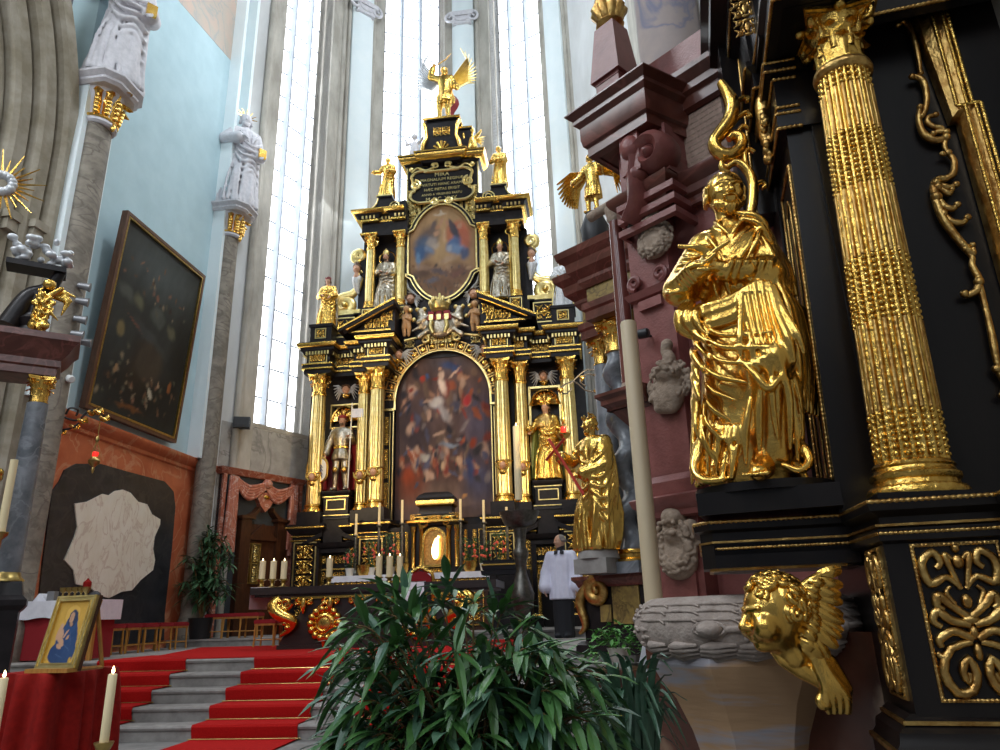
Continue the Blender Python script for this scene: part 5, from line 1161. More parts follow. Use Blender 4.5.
# attic with buff inscription panel, volute, upper cornice slab
za=zcor+.07; pA=rp(677,120,-.03); ztop=rp(705,88,-.05)[1]
b=B(); b.box(pl-.1,1.9,.06,.9,za,ztop+.55); ob('attic',b,'pier_marble',pier)
i0=rp(678,140,-.02)[0]; i1=rp(740,110,-.02)[0]; zi0=rp(700,165,0)[1]; zi1=rp(700,107,0)[1]
b=B(); b.box(i0,i1+.1,.01,.1,zi0,zi1); ob('inscription_panel',b,'buff_panel',pier)
b=B(); rnd=random.Random(4)
for k in range(9):
    x=i0+.02
    while x<i1-.02:
        w=rnd.uniform(.012,.03); b.box(x,min(x+w,i1-.01),.008,.012,zi1-.035-(zi1-zi0-.05)*k/9-.004,zi1-.035-(zi1-zi0-.05)*k/9+.004); x+=w+rnd.uniform(.006,.014)
ob('carved_lettering',b,'sandstone',pier,0)
b=B(); b.sweep([(i0-.05,.4),(i0-.05,.0),(1.9,.0)],[(0,zi1+.0),(.03,zi1+.02),(.03,zi1+.1),(.06,zi1+.12),(.06,zi1+.17),(.11,zi1+.22),(.11,zi1+.26),(-.2,zi1+.27)]); ob('attic_cornice',b,'cornice_marble',pier,30)
c=rp(656,157,-.2)
b=B(); v=np.vstack([spline([rp(632,225,-.2),rp(640,205,-.2),rp(640,180,-.2)],8),spiral(c[0],c[1],c[0]-rp(641,165,-.2)[0],.03,1.6,PI*1.05,-1,34)])
P=xz(v,-.2); b.tube(P,[.05,.06,.05,.03],n=8,flat=2.2,up=(0,1,0)); b.ell((c[0],-.24,c[1]),(.04,.1,.04),10,7)
b.prism([tuple(q) for q in v[8:30]],-.1,.06,'xz'); ob('volute',b,'pier_marble',pier,50)
# projecting slab with console
t0=rp(563,104,-.42); t1=rp(640,79,-.42)
x0s=t0[0]; x1s=t1[0]+.05; zs=(t0[1]+t1[1])/2; dS=-.42
b=B(); pth=[(x0s+.1,.35),(x0s+.1,dS+.1),(x1s-.1,dS+.1),(x1s-.02,.1)]
b.sweep(pth,[(-.05,zs-.34),(-.02,zs-.33),(-.02,zs-.27),(.02,zs-.25),(.03,zs-.2),(.03,zs-.11),(.06,zs-.08),(.06,zs-.05),(.1,zs-.01),(.1,zs),(-.2,zs+.01)])
b.prism(pth,zs-.33,zs,'xy'); ob('upper_slab',b,'cornice_marble',pier,30)
b=B(); xc_=rp(628,140,-.3)[0]
b.box(x0s+.25,x1s-.06,-.2,.4,za,zs-.3); b.box(xc_-.07,xc_+.07,-.3,.0,zs-.6,zs-.3); b.ell((xc_,-.28,zs-.42),(.075,.07,.09),10,7); b.ell((xc_,-.24,zs-.6),(.075,.08,.06),10,7)
for k in range(3): b.sweep([(x0s+.25,.4),(x0s+.25,-.2),(x1s-.06,-.2),(x1s-.06,.1)],[(0,zs-.78-k*.09),(.03,zs-.77-k*.09),(.03,zs-.73-k*.09),(0,zs-.72-k*.09)])
ob('slab_console',b,'pier_marble',pier,40)
# obelisk with a gilded flame
ox=rp(612,70,-.2)[0]; zo0=zs; zo1=rp(614,28,-.2)[1]
t=thing('stone_obelisk','brownish stone obelisk with gilded flame standing on the projecting red cornice','obelisk',Frame(RP.W(ox+.02,-.2,0)[:2],-41,zo0))
b=B(); w=.1; hh=zo1-zo0
b.box(-w*1.25,w*1.25,-w*1.25,w*1.25,zo0,zo0+.08*hh); b.box(-w*.95,w*.95,-w*.95,w*.95,zo0+.08*hh,zo0+.3*hh); b.frus(-w*1.2,w*1.2,-w*1.2,w*1.2,zo0+.32*hh,-w*.8,w*.8,-w*.8,w*.8,zo1); b.box(-w*1.0,w*1.0,-w*1.0,w*1.0,zo0+.28*hh,zo0+.33*hh); ob('shaft',b,'pier_marble',t,0)
b=B(); b.lathe([(.06,zo1),(.1,zo1+.04),(.07,zo1+.08)],12)
for k in range(9): a=k*.7; b.tube([(.03*cos(a),.03*sin(a),zo1+.05),(.1*cos(a),.1*sin(a),zo1+.16),(.06*cos(a+.5),.06*sin(a+.5),zo1+.3+.03*(k%3))],[.03,.035,.008],n=6)
ob('flame_finial',b,'gold_old',t,60)
# slender marble column with bracket
cc=PY(625,330,4.3); Rm=.05
t=thing('marble_column','slender polished red marble column on a moulded bracket beside the tall candle','column',Frame(cc[:2],-41,0))
zc0=PY(628,390,4.3)[2]; zc9=PY(622,222,4.3)[2]; o_fr[t.name].zb=zc0-.16; t.location.z=zc0-.16
b=B(); b.lathe([(Rm,zc0),(Rm*1.0,zc0+.5),(Rm*.88,zc9)],28); ob('shaft',b,'pink_marble',t,60)
b=B(); b.lathe([(Rm*.9,zc9),(Rm*1.1,zc9+.02),(Rm*1.1,zc9+.05),(Rm*1.3,zc9+.08),(Rm*1.3,zc9+.11)],20); b.tube([(-.2,-.02,zc9+.12),(.1,-.02,zc9+.14)],.035,n=8); ob('capital',b,'sandstone',t,50)
b=B(); b.lathe([(Rm*1.5,zc0-.03),(Rm*1.5,zc0),(Rm*1.15,zc0+.02),(Rm,zc0+.04)],24); ob('base',b,'sandstone',t,50)
b=B(); b.sweep([(-.1,.3),(-.1,-.12),(.2,-.12)],[(-.2,zc0-.14),(.0,zc0-.14),(.0,zc0-.12),(.025,zc0-.1),(.025,zc0-.07),(.05,zc0-.05),(.05,zc0-.03),(-.2,zc0-.02)]); b.box(-.1,.2,-.12,.25,zc0-.14,zc0-.03); b.frus(.0,.2,-.0,.25,zc0-.26,-.08,.2,-.1,.25,zc0-.14); ob('bracket',b,'cornice_marble',t,30)
# stone coats of arms
def arms(name,label,px,py,wpx,hpx,kind,d=-.15):
    c=rp(px,py,d); w=rp(px+wpx/2,py,d)[0]-rp(px-wpx/2,py,d)[0]; h=rp(px,py-hpx/2,d)[1]-rp(px,py+hpx/2,d)[1]
    q=S(); rnd=random.Random(kind); X=lambda u,v,y=0:(c[0]+u*w/2,d+.01+y,c[1]+v*h/2); m=min(w,h)/2
    if kind==1:
        q.ell(X(0,-.25),(w*.42,.05,h*.3),.03); q.ell(X(-.05,.55),(w*.24,.07,h*.14),.02); q.cap(X(-.3,.78),X(.2,.86),.03,.045,.02); q.cap(X(-.35,.62),X(.3,.72),.035,.03,.02)
        N=190
    elif kind==2:
        q.ell(X(-.12,-.5),(w*.34,.055,h*.24),.02); q.ell(X(.1,.1),(w*.3,.08,h*.14),.03); q.chain([X(.1,.25,-.02),X(.25,.5,-.03),X(.12,.72,-.03),X(.2,.9,-.03)],[.045,.035,.03,.035],.03); q.ell(X(.05,.35),(w*.18,.06,h*.1),.02); N=150
        for k in range(6): q.ell(X(-.12+.6*cos(k),-.5+.36*sin(k),-.01),(.03,.03,.03),.02)
    else:
        q.ell(X(0,-.2),(w*.42,.045,h*.32),.03); q.ell(X(-.02,.62),(w*.24,.075,h*.15),.02); q.ell(X(0,.12),(w*.2,.08,h*.12),.02); q.ell(X(0,-.6),(w*.36,.055,h*.2),.03)
        for k in range(7): a=PI*k/6; q.cap(X(.0+.38*cos(a),.72+.16*sin(a)),X(.55*cos(a),.74+.28*sin(a)),.03,.022,.01)
        q.ell(X(-.65,.2),(w*.14,.05,h*.14),.02).ell(X(.65,.25),(w*.15,.05,h*.14),.02); N=190
    def surf(x,z):
        y=.5
        for p_ in q.p:
            if p_[0]=='e':
                dx=(x-p_[1][0])/p_[2][0]; dz=(z-p_[1][2])/p_[2][2]; s_=1-dx*dx-dz*dz
                if s_>0: y=min(y,p_[1][1]-p_[2][1]*s_**.5)
        return y
    base_p=list(q.p)
    for k in range(N):
        a=rnd.uniform(0,2*PI); r_=rnd.uniform(.45,.95); u,v=r_*cos(a),-.15+.72*r_*sin(a)
        if kind==2 and (u+.12)**2/.45+(v+.5)**2/.2<1: continue
        p0=X(u,v); ys=surf(p0[0],p0[2]); ys=p0[1] if ys>.4 else ys; p0=(p0[0],ys,p0[2]); t_=a+PI/2*rnd.choice((-1,1)); l=m*rnd.uniform(.08,.2); q.cap(p0,(p0[0]+l*cos(t_),p0[1]-.006,p0[2]+l*sin(t_)),.007,.012,.003)
    b=B(); q.build(.0048,b); f=Frame(RP.W(c[0],d,0)[:2],-41,c[1]-h/2)
    V=[np.array(v)-np.array([c[0],d,0]) for v in b.v]; b.v=V
    return single(name,b,'sandstone',label,'coat of arms',f,group='stone coats of arms on the red pier',sm=70)
arms('coat_of_arms','mitred buff stone coat of arms, highest on the red pier',654,236,38,52,1)
arms('coat_of_arms','buff stone coat of arms with curling plume beside the gold apostle',668,378,46,72,2)
arms('coat_of_arms','buff stone coat of arms with helm and crest, lowest on the red pier',676,541,46,78,3)
# small dark spotlights clipped to the pier
for px,py,lab in ((632,230,'small black spotlight beside the slender marble column'),(641,336,'small black spotlight above the tall candle')):
    c=rp(px,py,-.17); f=Frame(RP.W(c[0],-.2,0)[:2],-41,c[1]-.03); b=B(); b.lathe([(.022,0),(.03,.01),(.03,.06),(.02,.07)],10,T=T((0,0,c[1]),ry=PI/2,rz=.3)); t=thing('spotlight_lamp',lab,'spotlight',f,'spotlights on the pier'); ob('housing',b,'iron',t,40); b=B(); b.tube([(0.02,0,c[1]),(.04,.1,c[1])],.008,n=6); ob('arm',b,'iron',t)
# painted round pier shaft behind
pc=PY(672,60,5.3); b=B(); rr=PY(672+34,60,5.3)[0]-pc[0]; b.lathe([(rr,0),(rr,14)],28,c=(pc[0]+.05,pc[1]+.25,0)); 
mat('painted_pier',(.33,.29,.29),(.44,.36,.33),rough=.8,scale=2,vein=(.22,.22,.3),vscale=.9,bump=.1)
struct('pillar_painted',b,'painted_pier')
b=B(); 
for dx in (1.12,): b.lathe([(.05,0),(.05,14)],10,c=(pc[0]+.05+rr*dx,pc[1]+.1,0))
struct('trim_pillar_roll',b,'limewash')
pb=PY(745,60,5.6); b=B(); b.box(pc[0]+rr*1.0,pb[0]+1,pc[1]+.3,pc[1]+1.2,0,14); b.box(pc[0]-.1,pc[0]+.2,pc[1]+.5,pc[1]+1.2,0,14); struct('pillar_choir',b,'limewash')
# ================================================================== TALL PASCHAL CANDLE (leaning shaft by the pier)
cp=PY(640,450,3.85); z1c=PY(633,322,3.85)[2]
cl_=RP.L(cp); zb_=PY(650,632,3.85)[2]
mat('base_marble',(.060,.018,.010),(.10,.032,.018),rough=.18,scale=3,vein=(.30,.19,.12),vscale=.5,coat=.3)
b=B(); b.box(cl_[0]-.05,1.5,cl_[1]-.06,-.02,0,zb_); b.box(cl_[0]-.06,1.5,cl_[1]-.07,-.02,0,.3); ob('pier_base',b,'base_marble',pier,30)
b=B(); b.lathe([(.046,zb_),(.046,z1c-.01),(.042,z1c)],20,c=(cp[0],cp[1],0)); single('tall_candle',b,'pale_wax','very tall thick cream candle standing before the red pier','candle')
# ================================================================== CARVED STONE PULPIT FOOT
kp=PY(748,640,3.55); KC=(kp[0],kp[1]); zr1=PY(700,597,3.1)[2]; zr0=PY(700,660,3.1)[2]; RK=.50
mat('carved_stone',(.31,.25,.215),(.42,.35,.31),rough=.85,scale=14,bump=.35,bscale=70)
t=thing('stone_pulpit_foot','carved leafy stone collar on a worn flared stone stem below the gold cherub','pulpit foot',Frame(KC,0,0))
b=B(); hz=(zr1-zr0)/2; zm=(zr0+zr1)/2
prof=[(RK*.55,zr0-.02)]+[(RK-.12+.12*cos(a),zm+hz*1.05*sin(a)) for a in np.linspace(-PI/2,PI/2,11)]+[(RK*.3,zr1+.01)]
b.lathe(prof,64); 
ob('collar',b,'carved_stone',t,60)
b=B(); rnd=random.Random(6)
def onc(a,q,e=0.): R_=RK-.12+(.12+e)*cos(q); return (R_*cos(a),R_*sin(a),zm+(hz*1.05+e)*sin(q))
A0=-PI*.5-1.25
for k in range(9):
    a=A0+k*.33
    for m_ in range(4): q=-1.05+.17*m_; b.tube([onc(a-.05+.02*m_,q-.1,.0),onc(a+.12,q+.03,.012),onc(a+.31,q-.02,.0)],[.008,.017,.006],n=6)
    for m_ in range(3): q=.25+.28*m_; b.tube([onc(a-.02,q,.002),onc(a+.15,q+.03*(m_%2),.004),onc(a+.3,q,.002)],[.005,.006,.005],n=6); b.tube([onc(a+.3,q,.002),onc(a+.36,q-.12,.004)],[.006,.004],n=6)
for a in (-PI/2-.47,-PI/2+.55):
    b.ell(onc(a,-.05),(.055,.05,.032),14,8); b.tube([onc(a+.13*cos(t_),-.05+.2*sin(t_),.004) for t_ in np.linspace(0,2*PI,20)[:-1]],.009,n=6,closed=True); b.tube([onc(a+.13,-.05,.006),onc(a+.3,-.03,.008),onc(a+.34,-.03,.004)],[.012,.014,.008],n=6)
for a,qq in ((-PI/2-.1,.38),(-PI/2-.1,-.3)):
    for g_ in range(34): b.ell(onc(a+rnd.uniform(-.1,.1),qq+rnd.uniform(-.26,.26),.004),.0125,7,5)
for k in range(26): a=A0+rnd.uniform(-.45,.0); q=rnd.uniform(-.9,.8); b.tube([onc(a,q,-.003),onc(a+.05,q+.12,.002),onc(a+.11,q+.1,-.002)],[.004,.008,.004],n=6)
ob('carved_leaves',b,'carved_stone',t,60)
mat('worn_stone',(.50,.31,.17),(.40,.38,.42),rough=.8,scale=1.6,bump=.2,stretch=(.7,.7,4.5),ramp=(.5,.6))
b=B(); prof=[(.25,0),(.25,.2),(.235,.45),(.25,.65),(.30,.82),(.36,.95),(.42,zr0-.1),(.46,zr0-.03),(.46,zr0)]; prof=[(r,z) for r,z in prof if z<=zr0]
b.lathe(prof,8,T=T(rz=.25)); ob('stem',b,'worn_stone',t,20)
# ================================================================== BLACK SIDE ALTAR
RB=Frame((.974,3.0),-8,0)
blk_=thing('black_side_altar','black side altar with fluted gilded column and gold scroll ornament','altar',RB)
rb=lambda x,y,d=0.:RB.px(x,y,d)
EB='ebony'
def gl(path,z,o=0.,name='beaded_edge',r=.0085,m='gold_old',w=None):
    P=np.array(path,float); b=B()
    bead(b,[(x,y,z) for x,y in P],r,n=6); return ob(name,b,m,blk_,60)
b=B(); b.box(.17,1.6,-.02,.7,1.6,5.2); b.box(.06,1.6,-.02,.7,0,1.64); b.box(.06,.46,-.34,.0,0,1.62); b.box(.50,1.6,-.42,.0,0,1.62); ob('body',b,EB,blk_,30)
pth=[(-.56,.34),(-.56,.06),(-.5,-.02),(.0,-.02),(.03,-.38),(.42,-.38),(.42,-.5),(1.6,-.5)]
b=B()
b.sweep(pth,[(-.3,1.455),(-.06,1.46),(-.06,1.50),(-.02,1.52),(-.02,1.56),(-.035,1.575),(-.035,1.60),(0,1.62),(.005,1.645),(-.02,1.66),(-.3,1.665)])
b.prism([(-.54,.3),(-.54,.06),(-.49,.0),(.05,.0),(.05,.3)],1.47,1.655,'xy'); ob('ledge',b,EB,blk_,30)
gl([(x,y-.0) for x,y in pth],1.65); 
off=lambda P,o:[(x+(o if i<3 else (o if i==3 else o)),y+abs(o)) for i,(x,y) in enumerate(P)]
b=B(); b.sweep(pth,[(-.03,1.565),(-.012,1.567),(-.012,1.575),(-.03,1.577)]); ob('gilded_fillet',b,'gold_old',blk_,0)
b=B(); b.sweep(pth[:4],[(-.06,1.458),(-.045,1.46),(-.045,1.472),(-.06,1.474)]); ob('gilded_fillet',b,'gold_old',blk_,0)
gl([(x+ (0.02 if i<3 else .02),y+.022) for i,(x,y) in enumerate(pth)],1.545,r=.007)
# lower plinth mouldings
p3=[(.05,.0),(.045,-.33),(.42,-.33),(.47,-.42),(1.6,-.42)]
b=B(); b.sweep(p3,[(0,.98),(.02,.965),(.02,.95),(.05,.93),(.055,.9),(.07,.88),(.07,.80),(.03,.78),(.03,.3),(.0,.28)]); ob('plinth',b,EB,blk_,30)
b=B(); b.sweep(p3,[(.018,.962),(.03,.962),(.03,.95),(.018,.948)]); b.sweep(p3,[(.066,.885),(.08,.885),(.08,.87),(.066,.868)]); ob('gilded_plinth_edge',b,'gold_old',blk_,0)
# pedestal panels
def pan(x0,x1,z0,z1,y,T_=None):
    e=bpy.data.objects.new('pedestal_panel',None); COL.objects.link(e); e.parent=blk_
    b=B(); P=[(x0,z0),(x1,z0),(x1,z1),(x0,z1),(x0,z0)]; bead(b,[(x,y,z) for x,z in P],.006); rectframe(b,x0-.006,x1+.006,z0-.006,z1+.006,.01,y,y+.015)
    if T_ is not None: b.v=[(np.array(v)@T_[:3,:3].T+T_[:3,3]) for v in b.v]
    ob('panel_frame',b,'gold_old',e,50)
    b=B(); w=x1-x0; h=z1-z0; cx=(x0+x1)/2; r=min(w*.045,.013); U=lambda u,v:(cx+u*w/2,z0+v*h)
    yy=y-.004
    for s in (-1,1):
        S3=lambda pts,rad:b.tube(xz(spline([U(s*u,v) for u,v in pts],26),yy),rad,n=8,flat=.9)
        S3([(.05,.70),(.35,.78),(.75,.74),(.85,.88),(.55,.95),(.42,.88),(.55,.84)],[r*.7,r*1.5,r*1.3,r])
        S3([(.08,.70),(.2,.83),(.28,.93),(.12,.9)],[r*.8,r*1.1,r*.7])
        S3([(.04,.52),(.4,.60),(.62,.66),(.7,.60),(.56,.57)],[r*1.2,r*1.6,r]); S3([(.05,.47),(.45,.5),(.72,.56),(.86,.5),(.7,.46)],[r*1.3,r*1.6,r*1.2,r])
        S3([(.05,.38),(.45,.43),(.8,.38),(.78,.33)],[r*1.4,r*1.5,r*.9])
        S3([(.1,.36),(.6,.32),(.86,.18),(.66,.05),(.3,.06),(.14,.16),(.26,.26),(.44,.18),(.34,.11),(.28,.17)],[r*1.1,r*1.6,r*1.5,r*1.3,r*.9])
        S3([(.55,.32),(.8,.27),(.92,.3)],[r,r*1.2,r*.6]); S3([(.3,.6),(.42,.68),(.3,.72)],[r,r*.8,r*.5])
    for v_,rw,rh in ((.97,.1,.03),(.88,.14,.05),(.62,.13,.05),(.5,.22,.035),(.42,.12,.05),(.3,.1,.06)): c=U(0,v_); b.ell((c[0],yy,c[1]),(rw*w/2,r*1.6,rh*h),12,8)
    if T_ is not None: b.v=[(np.array(v)@T_[:3,:3].T+T_[:3,3]) for v in b.v]
    ob('openwork_scroll',b,'gold_old',e,60)
pan(.145,.40,1.02,1.50,-.345)
pan(-.1,.1,1.02,1.50,-.006,T((.057,-.19,0),rz=-PI/2))
pan(.56,.85,1.02,1.50,-.425)
# gilded column
CXu,CYv=.235,-.205
e=bpy.data.objects.new('gilded_column',None); COL.objects.link(e); e.parent=blk_; e.location=(CXu-.05,CYv,0); e.rotation_euler=(0,.03,0)
zb0=1.665; zs0=1.80; zs1=3.53; zk=3.81; r0=.124; r1=.103
b=B(); b.box(-.17,.17,-.17,.17,zb0-.01,zb0+.012); ob('plinth',b,EB,e)
b=B(); b.lathe([(.165,zb0+.012),(.168,zb0+.03),(.16,zb0+.045),(.143,zb0+.05),(.14,zb0+.065),(.15,zb0+.075),(.15,zb0+.09),(.135,zb0+.1),(.132,zb0+.112),(.138,zb0+.12),(.132,zb0+.13),(.12,zb0+.14)],40); ob('base',b,'gold_leaf',e,50)
nf=20; rz_=lambda z:r0+(r1-r0)*max(0,(z-zs0)/(zs1-zs0))**1.3
zz=np.linspace(zs0,zs1,14); b=B(); b.lathe([(rz_(z),z) for z in zz],nf*8,mod=lambda th,z:1-.085*(.5+.5*np.cos(nf*th))**.8); ob('fluted_shaft',b,'gold_leaf',e,70)
rows=[(1.81,1.99),(2.34,2.62),(2.93,3.2),(3.42,3.51)]
for za_,zb_ in rows:
    b=B(); n=max(3,int((zb_-za_)/.0235))
    for i in range(nf):
        a=2*PI*i/nf
        if sin(a)>.55: continue
        for k in range(n): z=za_+(zb_-za_)*(k+.5)/n; R_=rz_(z)*.965; b.ell((R_*cos(a),R_*sin(a),z),(.0095,.0095,.0105),6,4)
    ob('flute_beading',b,'gold_leaf',e,60)
for za_,zb_ in ((1.99,2.34),(2.62,2.93),(3.2,3.42)):
    b=B()
    for i in range(nf):
        a=2*PI*i/nf
        if sin(a)>.55: continue
        b.tube([(rz_(z)*.955*cos(a),rz_(z)*.955*sin(a),z) for z in np.linspace(za_,zb_,5)],.0075,n=6)
    ob('flute_rope',b,'gold_old',e,60)
b=B(); b.lathe([(.1,zs1-.03),(.118,zs1-.02),(.122,zs1),(.118,zs1+.015),(.1,zs1+.02)],36); ob('astragal',b,'gold_old',e,60)
c_=capital(.1,zk-zs1-.01,8,.62); cp_=ob('capital',c_,'gold_leaf',e,60,fr=None); cp_.location=(0,0,zs1+.01)
# entablature over the column and flank
pE=[(-.02,.75),(-.02,.14),(.02,.14),(.02,-.42),(.46,-.42),(.46,-.2),(1.6,-.2)]
b=B(); b.box(.04,.45,-.36,.4,zk+.005,4.9); b.box(.0,1.6,-.1,.7,zk+.1,4.9)
b.sweep(pE,[(-.05,zk),(.0,zk+.005),(.0,zk+.1),(.025,zk+.13),(.025,zk+.16),(0,zk+.18),(0,zk+.5),(.06,zk+.55),(.06,zk+.6),(.14,zk+.66),(.14,zk+.74),(.18,zk+.8),(-.2,zk+.82)]); ob('entablature',b,EB,blk_,30)
for z_,o_ in ((zk+.01,.004),(zk+.14,.03),(zk+.54,.05)):
    b=B(); bead(b,[(x-o_ if i<3 else x,y-o_ if i>=3 else y,z_) for i,(x,y) in enumerate(pE)],.009); ob('beaded_edge',b,'gold_old',blk_,60)
# flank wall facing left: pilaster strip, framed panel, gilded hanging
LEAN=[]
def lean(o): o.rotation_euler=(0,.036,0); o.location=(-.05,0,0); return o
b=B(); b.box(-.01,.19,.0,.42,1.66,3.46); b.box(-.03,.17,.42,.75,1.66,zk); lean(ob('flank',b,EB,blk_))
def side(P,r,name='beaded_edge',m='gold_old',close=True):
    b=B(); bead(b,P,r); return lean(ob(name,b,m,blk_,60))
for m_,(y0,y1,z0,z1) in enumerate([(.04,.36,1.74,3.28)]):
    P=[(-.014,y0+.05,z0),(-.014,y1,z0),(-.014,y1,z1),(-.014,y0,z1),(-.014,y0,z0+.06),(-.014,y0+.05,z0)]; side(P,.009,'flank_panel_frame')
    P=[(-.014,y0+.11,z0+.09),(-.014,y1-.09,z0+.09),(-.014,y1-.09,z1-.16),(-.014,(y0+y1)/2,z1-.1),(-.014,y0+.11,z1-.16),(-.014,y0+.11,z0+.09)]; side(P,.006,'flank_panel_frame')
b=B(); b.box(-.05,.19,-.03,.5,3.44,3.52); b.box(-.08,.19,-.05,.55,3.74,3.80); b.box(-.04,.19,-.02,.5,3.52,3.74); lean(ob('flank_cornice',b,EB,blk_))
for z_,x_,y_ in ((3.44,-.05,-.03),(3.52,-.05,-.03),(3.56,-.042,-.022),(3.72,-.045,-.022),(3.75,-.08,-.05),(3.80,-.08,-.05)): side([(x_,.55,z_),(x_,y_,z_),(.06,y_,z_)],.009)
b=B(); rnd=random.Random(9)
for k in range(60):
    z=3.42+.42*rnd.random(); y=.22+.1*(rnd.random()-.5)*(1.3-abs(z-3.66)*2); b.ell((-.06+rnd.uniform(-.02,.0),y,z),(.02,.022,.026),7,5)
b.tube([(-.06,.22,3.5),(-.06,.25,3.6),(-.06,.2,3.75),(-.06,.22,3.9)],[.02,.045,.05,.02],n=8); lean(ob('gilded_fruit_hanging',b,'gold_old',blk_,60))
b=B(); b.box(-.12,.05,.5,.95,3.3,5.2); ob('back_pilaster',b,EB,blk_)
for y_,z0,z1 in ((.5,3.3,5.2),(.6,3.3,5.2),(.78,3.3,5.2)): side([(-.125,y_,z0),(-.125,y_,z1)],.009)
orn(blk_,'gilded_relief','gold_old',-.1,.04,4.0,4.8,-.03,3)
# frame of the altar picture on the right
def pxs(L,d): return [rb(x,y,d) for x,y in L]
outl=[(918,16),(930,66),(942,114),(950,115),(967,186),(985,275),(1003,365),(1030,500)]
inl=[(952,48),(957,80),(962,104),(968,105),(987,190),(1003,275),(1020,365),(1050,500)]
mid=[((a+c)/2,(b_+d)/2) for (a,b_),(c,d) in zip(outl,inl)]
e=bpy.data.objects.new('picture_frame',None); COL.objects.link(e); e.parent=blk_
PL=pxs([(922,16),(948,115),(970,186),(988,275),(1006,365),(1034,500)],-.08); zlo=1.72
x0f=np.mean([p[0] for p in PL]); 
xL=PL[0][0]+.045
def fr_path(dx): return [(xL+dx,zlo),(xL+dx,rb(946,112,-.08)[1]),(xL+dx-.03,rb(946,112,-.08)[1]),(xL+dx-.03,rb(920,16,-.08)[1])]+arc(xL+.47,rb(920,16,-.08)[1],.5-dx,.62-dx,PI,PI/2,12).tolist()
b=B(); b.sweep(fr_path(.03)[::-1],[(-.03,-.03),(-.03,-.085),(-.018,-.105),(.0,-.09),(.016,-.105),(.035,-.085),(.04,-.03)],'xz'); ob('moulding',b,'gold_old',e,40)
for dx,rr_ in ((.01,.008),(.05,.007),(.07,.009)):
    b=B(); bead(b,[(x,-.112,z) for x,z in fr_path(dx)],rr_); ob('beading',b,'gold_leaf',e,60)
b=B(); b.box(xL+.07,1.6,-.06,-.02,1.7,5.0)
ob('altar_picture',b,'ebony',e)
# carved and gilded edge ornament
OR=lambda L,y0=0:[(750+x/3.948,y0+y/3.948) for x,y in L]
def acan(L,y0,rad,n=26):
    P=xz(spline([rb(x,y,-.06) for x,y in OR(L,y0)],n),-.05); rad=[q_*1.45 for q_ in rad]; b=B(); b.tube(P,rad,n=8,flat=.9); b.ell(P[-1]-np.array([0,.006,0]),max(rad[-1],.008)*1.35,8,6); b.ell(P[0]-np.array([0,.006,0]),max(rad[0],.007)*1.3,8,6); return b
b=B()
for L,y0,rad in [([(585,95),(600,80),(625,90),(650,150),(668,230),(675,285)],0,[.008,.011,.01,.007]),([(640,300),(665,300),(690,325),(700,390),(690,440),(680,455)],0,[.008,.012,.01,.006]),
 ([(672,420),(668,470),(685,520),(725,548),(765,545),(775,520),(745,515),(725,525)],0,[.008,.013,.012,.007]),([(735,450),(710,455),(702,475),(725,495),(755,500),(775,520)],0,[.007,.01,.009]),
 ([(775,540),(770,570),(780,600),(760,605)],0,[.01,.008,.006]),([(785,600),(808,630),(805,680),(775,700),(740,705),(725,740),(735,775)],0,[.008,.012,.012,.012]),([(800,745),(790,760),(770,750),(745,735)],0,[.006,.011,.009]),
 ([(735,10),(732,60),(760,140),(800,200),(850,260),(885,290),(880,255)],180,[.012,.014,.013,.007]),([(815,15),(790,25),(765,20),(742,25)],180,[.008,.011,.01]),([(820,95),(800,110),(770,100),(745,65)],180,[.008,.012,.009]),([(860,145),(840,165),(800,160),(765,130)],180,[.008,.012,.009]),
 ([(850,270),(880,300),(880,335),(905,385),(900,430),(865,450),(848,448)],180,[.007,.01,.013,.009]),([(905,400),(920,450),(940,530),(960,620),(975,700),(985,745)],180,[.011,.009,.012,.008]),([(975,745),(990,760),(1010,800),(1000,850)],180,[.01,.012,.009])]:
    b.addb(acan(L,y0,rad))
ob('edge_scroll',b,'gold_old',blk_,60)
# ================================================================== GOLD APOSTLE
ap=PY(757,487,3.12); AZ0=ap[2]; APF=Frame((ap[0]+.02,ap[1]),-16,AZ0-.09)
plth=B(); plth.prism([(.24*cos(a)*1.15,.2*sin(a)) for a in np.linspace(0,2*PI,17)[:-1]],AZ0-.035,AZ0,'xy'); plth.box(-.25,.29,-.17,.18,AZ0-.12,AZ0-.03)
single('statue_plinth',plth,'ebony','black plinth on the ledge carrying the gold apostle','plinth',APF)
APF=Frame(APF.o,-16,AZ0); apo=thing('apostle_statue','large shining gold statue of a bearded apostle with crossed hands','statue',APF)
Hh=PY(733,172,3.12)[2]-AZ0; k=Hh/1.5
q=S(); P=lambda x,y,z:np.array((x,y,z))
q.robe([(0,-.01,.02,.145,.12,.08),(.05,-.015,.02,.165,.13,.10),(.25,-.01,.02,.17,.135,.10),(.5,.01,.015,.17,.13,.07),(.75,.02,.01,.16,.12,.04),(.9,.02,.0,.145,.11,.03),(1.05,.0,-.0,.14,.10,.02),(1.14,-.01,.0,.13,.085,.01),(1.2,-.01,.0,.09,.065,0),(1.25,-.01,-.005,.053,.05,0)],[(6,.4,2.5,.5),(9,1.2,-3,.35),(15,.5,1.5,.18)],.02)
q.cap(P(.06,-.03,.80),P(.105,-.145,.50),.085,.07,.05).cap(P(.105,-.145,.50),P(.08,-.06,.12),.062,.045,.05); q.cap(P(-.06,-.0,.8),P(-.07,-.06,.42),.08,.065,.05)
q.cap(P(-.115,.0,1.15),P(-.215,-.04,.92),.062,.074,.04).cap(P(-.205,-.04,.92),P(-.125,-.16,.945),.062,.043,.03)
q.cap(P(.085,.0,1.15),P(.125,-.06,.92),.055,.06,.04).cap(P(.125,-.06,.92),P(-.03,-.165,.925),.056,.043,.03)
